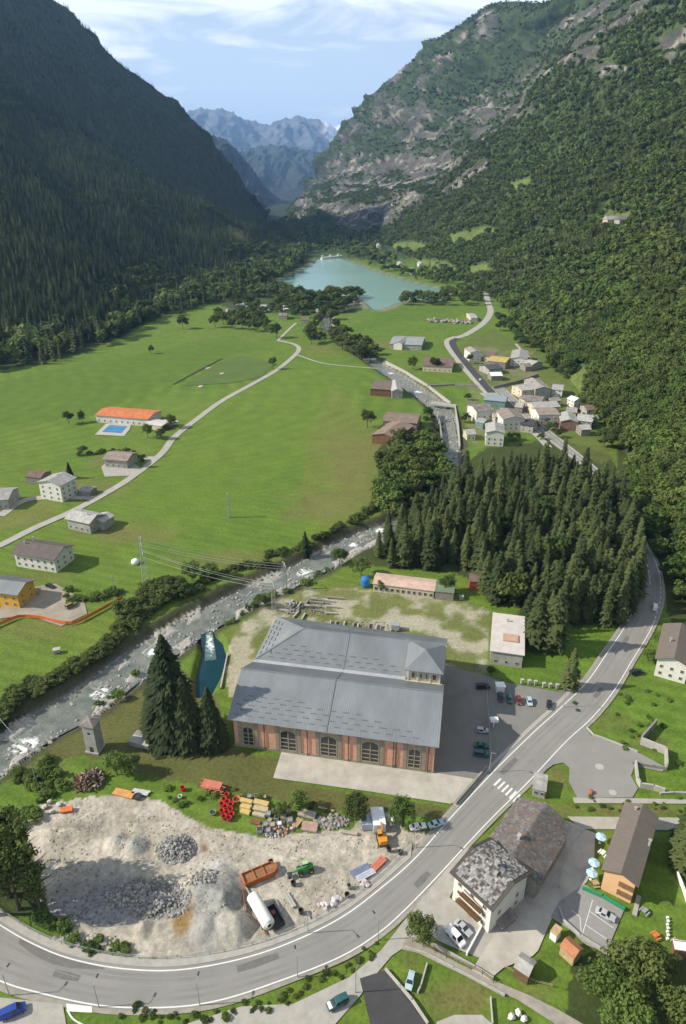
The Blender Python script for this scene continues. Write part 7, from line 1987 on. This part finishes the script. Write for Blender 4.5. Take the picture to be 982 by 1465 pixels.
while c_ < 900:
    x, y = RT.uniform(yx0, yx1), RT.uniform(yy0, yy1)
    if not inpoly(np.array([x]), np.array([y]), YARD)[0] or vnoise(x / 6, y / 6, 9) < .45: continue
    c_ += 1; g_ = RT.uniform(.8, 1.2); q.rock(x, y, float(ground_z(np.array([x]), np.array([y]))[0]) + .03, RT.uniform(.08, .32), c=(.32 * g_, .29 * g_, .24 * g_))
tag(q.build('loose_stones', M_STONE), kind='stuff')
# scrap timber heap
q = MB(); a = P(128, 1118)
for k in range(150):
    t = RT.random() ** .6; an = RT.uniform(0, 6.28); x = a[0] + 4.6 * t * math.cos(an); y = a[1] + 3.6 * t * math.sin(an)
    q.box(x, y, .3 + 2.4 * (1 - t), RT.uniform(.8, 3.0), RT.uniform(.15, .5), RT.uniform(.1, .35), RT.uniform(0, 3.1), rx=RT.uniform(-.6, .6), ry=RT.uniform(-.9, .9), c=RT.choice(((.12, .07, .05), (.20, .12, .08), (.08, .06, .06), (.32, .25, .2), (.5, .45, .42), (.17, .08, .05))))
tag(q.build('scrap_heap', M_STONE), kind='stuff')
q = MB(); a = P(96, 1160); q.box(a[0], a[1], .5, 3.0, 1.5, .6, .2, rx=.2); tag(q.build('orange_sheet', M_ORG), 'orange tarpaulin bundle at the upper left rim of the gravel yard', 'tarpaulin')
bundle((163, 1132), (192, 1139), 4, .5, .25, mat('board_orange', (.60, .30, .10), var=.2), 'orange boards lying at the top rim of the gravel yard', 'plank_stack', 'planks', layers=1)
bundle((190, 1132), (214, 1136), 3, .5, .25, mat('board_white', (.5, .5, .5), var=.2), 'whitish boards right of the orange ones at the yard rim', 'plank_stack', 'planks')
tub((197, 1141), M_IRON, 'dark round cover in front of the whitish boards', r=1.2, h=.6)
for px, py in ((65, 1155), (75, 1162), (85, 1152), (72, 1148)):
    q = MB(); a = P(px, py); q.rock(a[0], a[1], .3, .9, c=(.5, .45, .4)); tag(q.build('boulder', M_STONE), 'pale boulder at the upper left rim of the gravel yard', 'boulder', 'pale boulders at the yard rim')
# concrete beams stored behind the hall
for k in range(34):
    if k < 14: px, py, an = 418 + RT.uniform(-12, 62), 858 + (k % 5) * 5.0 + RT.uniform(-2, 2), -.18
    elif k < 24: px, py, an = 412 + (k - 14) * 3.0 + RT.uniform(-2, 2), 868 + RT.uniform(-8, 16), 1.25
    else: px, py, an = 470 + (k - 24) * 11 + RT.uniform(-3, 3), 893 + (k - 24) * .8, 1.4
    a = P(px, py); e = empty('concrete_beam', (a[0], a[1], 0), an + RT.uniform(-.08, .08), 'grey concrete beam laid out in the storage ground behind the hall', 'beam', 'concrete beams stored behind the hall')
    q = MB(); L = RT.uniform(4, 7.5) if k < 14 else RT.uniform(2.5, 4.5); q.box(0, 0, .35, L, .55, .6); q.build('beam', M_CONCD if k % 2 else M_CONC, e)
    q = MB(); q.box(-L * .3, 0, .04, .3, 1.1, .1); q.box(L * .3, 0, .04, .3, 1.1, .1); q.build('bearer', M_WOOD, e)
heap(440, 872, 9, 5, .4, 140, .15, .45, [(.3, .28, .25), (.22, .2, .18)]); heap(520, 893, 14, 2.5, .3, 120, .15, .4, [(.3, .28, .25), (.16, .15, .14)])
boxthing('site_container', 'container', (566, 900), (3, 2.4, 2.2), -.2, M_GAL, 'small pale metal cabinet against the back of the hall')
boxthing('site_container', 'container', (660, 857), (1.8, 1.6, 1.4), 0, M_GRY, 'small dark box on the grass right of the long shed')
# pale stone posts along the bank above the cars
for k, (px, py) in enumerate(((747, 978), (757, 979), (766, 980), (778, 983), (787, 984), (797, 985))):
    q = MB(); a = P(px, py); q.box(a[0], a[1], .8, .9, .7, 1.6, .1); q.box(a[0], a[1], 1.7, 1.1, .9, .2, .1)
    tag(q.build('stone_post', M_CONC), 'pale stone post on the grass bank above the parked cars', 'post', 'stone posts above the parked cars')

# ------------------------------------------------ parasols, garden furniture
M_PAR = mat('parasol_blue', (.12, .34, .66), rough=.8, var=.15, scale=2.5, dark=(.45, .62, .80)); 
for px, py, lab in ((858, 1206, 'blue and white parasol farthest from the car park'), (848, 1243, 'blue and white parasol in the middle of the terrace'), (845, 1258, 'blue and white parasol nearest the car park')):
    a = P(px, py); e = empty('parasol', (a[0], a[1], 0), RT.random(), lab, 'parasol')
    q = MB(); q.tube((0, 0, 0), (0, 0, 2.7), .05, n=6); q.lathe(0, 0, [(.35, 0), (.3, .12)], 10); q.build('pole', M_WHT, e)
    for i in range(8):
        t0, t1 = i * math.pi / 4, (i + 1) * math.pi / 4; q = MB()
        q.raw([(0, 0, 2.75), (1.35 * math.cos(t0), 1.35 * math.sin(t0), 2.25), (1.35 * math.cos(t1), 1.35 * math.sin(t1), 2.25), (0, 0, 2.70), (1.33 * math.cos(t0), 1.33 * math.sin(t0), 2.20), (1.33 * math.cos(t1), 1.33 * math.sin(t1), 2.20)], [(0, 1, 2), (5, 4, 3), (1, 4, 5, 2)])
        q.build('panel', M_PAR if i % 2 else paint('canvas_pale', (.55, .68, .78), .8), e)
def table_set(px, py, m_, label):
    a = P(px, py); e = empty('garden_table', (a[0], a[1], 0), RT.random(), label, 'table')
    q = MB(); q.box(0, 0, .74, 1.5, .9, .06); q.build('tabletop', m_, e)
    for sx in (-.65, .65):
        for sy in (-.35, .35):
            q = MB(); q.box(sx, sy, .36, .07, .07, .72); q.build('leg', m_, e)
    for sy in (-.85, .85):
        q = MB(); q.box(0, sy, .44, 1.5, .3, .06); q.box(-.6, sy, .2, .07, .25, .42); q.box(.6, sy, .2, .07, .25, .42); q.build('bench', m_, e)
table_set(862, 1222, M_WHT, 'white table between the parasols of the restaurant terrace'); table_set(938, 1340, M_ORG, 'orange garden table on the lawn near the big trees'); table_set(967, 1350, M_WOODL, 'wooden garden table beside the summer house')
table_set(922, 1305, M_GAL, 'dark grey garden table on the lawn below the restaurant'); table_set(852, 1266, M_WOODL, 'wooden table beside the nearest parasol')
# white terrace walls / posts of the lawn at the right
wallrun('garden_wall', [(969, 1251), (977, 1270), (984, 1292)], .9, .4, M_WHT, 'white garden wall at the right edge of the lawn')
for k in range(7):
    q = MB(); a = P(955 + (k % 2), 1314 + k * 5); q.box(a[0], a[1], .25, .5, .5, .5); tag(q.build('edging_stone', M_WHT), 'whitish edging stone in the row across the right lawn', 'stone', 'edging stones across the lawn')
wallrun('garden_steps', [(914, 1283), (908, 1308)], .25, 1.0, M_PAVE, 'pale steps going down beside the orange restaurant wall', 'steps')
for px, py in ((650, 1455), (660, 1450), (668, 1458)):
    q = MB(); a = P(px + 82, py); q.rock(a[0], a[1], .3, 1.0, c=(.6, .58, .55)); tag(q.build('garden_stone', M_STONE), 'white stone beside the gravel lane at the bottom', 'stone', 'white stones beside the lane')

# ------------------------------------------------ lamps, poles, pylons, wires
def lamp(px, py, h, rz, label):
    a = P(px, py); e = empty('street_lamp', (a[0], a[1], 0), rz, label, 'street lamp')
    q = MB(); q.tube((0, 0, 0), (0, 0, h), .11, .07, 8); q.build('pole', M_GAL, e)
    q = MB(); q.tube((0, 0, h), (1.3, 0, h + .25), .05, n=6); q.build('arm', M_GAL, e)
    q = MB(); q.box(1.65, 0, h + .24, .8, .32, .16); q.build('lamp_head', M_IRON, e)
lamp(592, 1213, 7.6, -.6, 'street lamp at the upper end of the pavement near the excavator'); lamp(441, 1335, 7.2, -1.0, 'street lamp on the pavement beside the white tank')
lamp(286, 1438, 7.4, 1.5, 'street lamp on the lower side of the bend, left one'); lamp(426, 1398, 7.2, 1.8, 'street lamp on the lower side of the bend, middle one')
lamp(509, 1420, 7.2, 1.2, 'street lamp on the side road near the dark off-road car'); lamp(14, 1424, 7.2, 1.2, 'street lamp at the bottom left corner'); lamp(142, 1441, 7.4, 1.4, 'street lamp at the white road marking')
lamp(700, 1105, 7.4, -.5, 'street lamp at the corner of the concrete apron'); lamp(806, 1012, 7.4, -.6, 'street lamp at the far end of the yard pavement'); lamp(541, 1345, 7.2, 2.2, 'street lamp where the side road meets the bend')
def pylon(px, py, h, wb, label, arms=((.72, 5.0), (.85, 4.2), (.97, 3.2)), rz=0.35, name='power_pylon', cat='pylon'):
    a = P(px, py); e = empty(name, (a[0], a[1], 0), rz, label, cat)
    wt = wb * .28
    def w(z): return wb / 2 + (wt - wb) / 2 * (z / h)
    for sx in (-1, 1):
        for sy in (-1, 1):
            q = MB(); q.tube((sx * w(0), sy * w(0), -.3), (sx * w(h), sy * w(h), h), .10, .06, 5); q.build('leg', M_GAL, e)
    q = MB(); n = max(5, int(h / 2.2))
    for k in range(n):
        z0, z1 = h * k / n, h * (k + 1) / n; a0, a1 = w(z0), w(z1)
        for (x0, y0), (x1, y1) in (((-1, -1), (1, -1)), ((1, -1), (1, 1)), ((1, 1), (-1, 1)), ((-1, 1), (-1, -1))):
            q.tube((x0 * a0, y0 * a0, z0), (x1 * a1, y1 * a1, z1), .045, n=4, caps=False); q.tube((x1 * a0, y1 * a0, z0), (x0 * a1, y0 * a1, z1), .045, n=4, caps=False)
    q.build('lattice', M_GAL, e)
    for t, L in arms:
        q = MB(); z = h * t; q.tube((0, -L / 2, z), (0, L / 2, z), .09, n=5); q.tube((0, -L / 2, z), (0, 0, z + .9), .06, n=4); q.tube((0, L / 2, z), (0, 0, z + .9), .06, n=4); ao = q.build('cross_arm', M_GAL, e)
        for s in (-1, 1):
            q = MB(); q.lathe(0, s * L / 2, [(.05, z - .9), (.16, z - .7), (.16, z - .2), (.05, z)], 8); q.build('insulator', M_CONC, ao)
    return e
pylon(211, 842, 24, 3.2, 'tall lattice power pylon standing above the river bank at the left')
pylon(392, 872, 12, 1.6, 'nearer of the two lattice masts beside the river behind the hall', arms=((.95, 4.5),)); pylon(408, 843, 12.5, 1.6, 'farther of the two lattice masts beside the river', arms=((.95, 4.5),))
pylon(328, 740, 13.5, 1.1, 'slim lattice mast alone in the big meadow', arms=((.93, 1.8),), name='lattice_mast', cat='mast')
pylon(505, 0, 1, 1, '', arms=()) if False else None
def pole(px, py, h, label):
    a = P(px, py); e = empty('utility_pole', (a[0], a[1], 0), 0, label, 'pole')
    q = MB(); q.tube((0, 0, 0), (0, 0, h), .16, .10, 7); q.build('pole', M_GAL, e); q = MB(); q.tube((-.7, 0, h - .5), (.7, 0, h - .5), .06, n=5); q.build('cross_arm', M_GAL, e)
pole(52, 1119, 11.5, 'grey utility pole at the rough bank left of the transformer tower'); pole(164, 848, 8, 'small pole in the meadow left of the power pylon'); pole(592, 0, 1, '') if False else None
pole(540, 553, 9, 'thin pole beside the meadow footpath above the dark barn'); pole(640, 480, 9, 'thin pole beside the upper bend of the village road')
def wire(p, q_, sag, label, group='power lines from the pylon to the masts', r=.035):
    m = MB(); n = 14; pr = None
    for i in range(n + 1):
        t = i / n; c = Vector(p).lerp(Vector(q_), t); c.z -= sag * 4 * t * (1 - t)
        if pr is not None: m.tube(pr, c, r, n=4, caps=False)
        pr = c
    tag(m.build('power_line', M_GAL), label, 'power line', group)
A0 = P(211, 842); B0 = P(392, 872); B1 = P(408, 843)
for k, (z, o, tgt) in enumerate(((17, -2.4, B0), (17, 2.4, B0), (20, -2, B0), (20, 2, B1), (23, -1.5, B1), (23, 1.5, B1))):
    wire((A0[0] - .3 * o, A0[1] + o, z - .8), (tgt[0], tgt[1] + (k % 3 - 1) * 2.0, 10.6), 1.6, 'wire hanging between the tall pylon and the lattice masts', r=.05)
C0 = P(52, 1119); D0 = P(-60, 1150)
wire((C0[0], C0[1], 11.3), (P(137, 1071)[0], P(137, 1071)[1], 10.6), .5, 'wire from the utility pole to the transformer tower', None); wire((C0[0], C0[1], 11.3), (D0[0], D0[1], 11), .8, 'wire leaving the utility pole to the left', None)
wire((P(-60, 985)[0], P(-60, 985)[1], 14), (C0[0], C0[1], 11.3), 1.0, 'wire crossing the river to the utility pole', None)
# white dome by the pylon
q = MB(); a = P(194, 806); q.lathe(a[0], a[1], [(1.7, 0), (1.8, .8), (1.6, 1.6), (.9, 2.1), (.1, 2.2)], 18); tag(q.build('dome_tent', M_WHT, smooth=True), 'white domed tent in the meadow behind the power pylon', 'tent')
q = MB(); a = P(82, 933); q.box(a[0], a[1], .7, 2.2, 1.6, 1.2, .3); q.box(a[0], a[1], 1.4, 2.5, 1.9, .15, .3); tag(q.build('well_box', M_CONC), 'pale concrete box in the meadow above the river bank', 'box')

# ------------------------------------------------ fences
def fence(px, h, label, post_m, rail_m, step=2.5, name='fence', cat='fence', mesh=None, z=0, rails=(1.0, .55)):
    pts = catmull(polyP(px), 160)[:, :2]; e = empty(name, (float(pts[0][0]), float(pts[0][1]), z), 0, label, cat); o = pts[0]
    arc = np.concatenate([[0], np.cumsum(np.linalg.norm(np.diff(pts, axis=0), axis=1))]); n = int(arc[-1] / step)
    pm_ = MB(); pm_.box(0, 0, h / 2, .10, .10, h); pme = bpy.data.meshes.new('post'); pme.from_pydata(pm_.v, [], pm_.f); pme.materials.append(post_m)
    last = None
    for i in range(n + 1):
        s = arc[-1] * i / n; x = float(np.interp(s, arc, pts[:, 0]) - o[0]); y = float(np.interp(s, arc, pts[:, 1]) - o[1])
        child('post', pme, e, (x, y, 0))
        if last:
            L = math.hypot(x - last[0], y - last[1]); rz = math.atan2(y - last[1], x - last[0]); q = MB()
            if mesh: q.box(0, 0, h * .55, L, .05, h * .8); q.build('mesh_panel', mesh, e).location = ((x + last[0]) / 2, (y + last[1]) / 2, 0)
            else:
                for rr in rails: q.box(0, 0, rr * h, L, .06, .08)
                q.build('rail', rail_m, e).location = ((x + last[0]) / 2, (y + last[1]) / 2, 0)
            ob = e.children[-1] if False else None
            bpy_o = COL.objects[-1]; bpy_o.rotation_euler = (0, 0, rz)
        last = (x, y)
    return e
M_ONET = mat('orange_netting', (.70, .16, .04), rough=.8, var=.2, scale=1.0)
fence([(-20, 905), (12, 890), (30, 884), (60, 886), (85, 892), (108, 893), (140, 877), (176, 857)], 1.6, 'orange safety netting round the farm yard', M_WOODL, M_ONET, mesh=M_ONET, name='safety_fence')
fence([(-80, 1246), (0, 1303), (50, 1334), (100, 1354), (170, 1369), (250, 1372), (340, 1357), (415, 1332), (480, 1299), (533, 1259), (588, 1208)], 1.05, 'thin metal railing between the pavement and the gravel yard', M_GAL, M_GAL, step=3, name='railing', cat='railing', z=.14)
fence([(806, 1290), (800, 1262), (815, 1215), (838, 1188)], 1.1, 'thin fence between the dark courtyard and the parasols', M_GAL, M_GAL, step=3)
fence([(722, 1385), (760, 1404), (790, 1412)], .9, 'low fence at the lawn edge near the garden shed', M_WOODL, M_WOODL)
fence([(590, 1347), (640, 1371), (690, 1394), (706, 1406)], 1.1, 'dark railing along the gravel lane below the vans', M_IRON, M_WOOD, step=2.5)
fence([(700, 968), (697, 1000), (700, 1040), (702, 1098)], 1.3, 'fence along the inner side of the shaded parking strip', M_GAL, M_GAL)

# ------------------------------------------------ camp site by the lake, farm yard things
M_CAR = mat('caravan_white', (.62, .60, .58), rough=.6, var=.1)
for k in range(16):
    px, py = (330 + RT.uniform(0, 36), 441 + RT.uniform(-5, 4)) if k < 8 else (378 + RT.uniform(0, 64), 443 + RT.uniform(-5, 4))
    a = P(px, py); e = empty('caravan', (a[0], a[1], 0), RT.uniform(-.6, .6), 'pale caravan among the trees of the camp site', 'caravan', 'caravans of the camp site by the lake')
    q = MB(); q.box(0, 0, 1.6, 6.5, 2.6, 2.2, taper=.93); q.build('body', M_CAR, e)
    q = MB(); q.box(0, -2.6, 2.3, 5.2, 2.8, .12, rx=.12); q.build('awning', RT.choice((M_CAR, M_RGY, M_CAR)), e)
    q = MB(); q.tube((0, -1.1, .35), (0, 1.1, .35), .35, n=8); q.build('wheel', M_TYRE, e)
for px, py, l in ((240, 606, 'white caravan parked at the edge of the valley track'), (250, 608, 'second pale caravan nearest the bend of the valley track'), (238, 614, 'dark car shaped trailer under the tree by the track')):
    a = P(px, py); e = empty('caravan', (a[0], a[1], 0), .3, l, 'caravan'); q = MB(); q.box(0, 0, 1.5, 5.5, 2.4, 2.2, taper=.93); q.build('body', M_CAR if 'dark' not in l else PK, e); q = MB(); q.tube((0, -1.1, .35), (0, 1.1, .35), .35, n=8); q.build('wheel', M_TYRE, e)
car((98, 870), (106, 866), 'suv', paint('khaki', (.22, .18, .08), .6), 'khaki digger-like vehicle in the farm yard behind the orange netting')
for px, py, l in ((28, 852, 'white tarpaulin sheet left in the farm yard'), (48, 848, 'pile of pale boards nearest the farm house')):
    q = MB(); a = P(px, py)
    for k in range(7): q.box(a[0] + RT.uniform(-2, 2), a[1] + RT.uniform(-1.5, 1.5), .3 + .15 * k, 3.0, 1.2, .14, RT.uniform(-.5, .5))
    tag(q.build('board_pile', M_WHT if 'white' in l else M_WOODL), l, 'pile')
car((66, 838), (78, 842), 'sedan', PK, 'dark car beside the pale boards in the farm yard')
# meadow bits: drinking trough, stones, manhole covers
for px, py, l in ((298, 527, 'pale stone in the sports meadow nearest the ditch'), (318, 535, 'pale stone in the sports meadow farther right'), (288, 553, 'white frame lying in the grass beside the ditch')):
    q = MB(); a = P(px, py); q.rock(a[0], a[1], .2, 3.0, c=(.45, .43, .36), flat=.2); tag(q.build('pale_stone', M_STONE), l, 'stone')
for px, py, l in ((877, 1134, 'white ring of a manhole cover in the forecourt'), (858, 1097, 'pale square patch of a cover in the forecourt')):
    q = MB(); a = P(px, py); q.lathe(a[0], a[1], [(1.0, .03), (1.0, .07), (.6, .07), (.6, .045)] if 'ring' in l else [(1.2, .03), (1.2, .06), (.1, .06)], 16); tag(q.build('manhole_cover', M_CONC), l, 'manhole cover')
q = MB(); a = P(845, 1135); q.rock(a[0], a[1], .4, 1.0, c=(.35, .12, .08)); tag(q.build('planter', M_STONE), 'reddish planter at the edge of the forecourt', 'planter')
HAZE = 0.000055
HAZE_Z = 0.0
# ------------------------------------------------------------------ haze
hz = MB()
hz.box(0, 10100, 800, 24000, 22200, 1660)
M_HAZE = bpy.data.materials.new('valley_haze'); M_HAZE.use_nodes = True
hn = M_HAZE.node_tree; hn.nodes.clear()
ho = hn.nodes.new('ShaderNodeOutputMaterial'); hv = hn.nodes.new('ShaderNodeVolumePrincipled')
hv.inputs['Color'].default_value = (0.32, 0.57, 1.0, 1)
hv.inputs['Density'].default_value = HAZE
hv.inputs['Anisotropy'].default_value = 0.2
hn.links.new(hv.outputs['Volume'], ho.inputs['Volume'])
haze = hz.build('haze', M_HAZE)
haze.location = (0, 0, HAZE_Z)
tag(haze, kind='stuff')
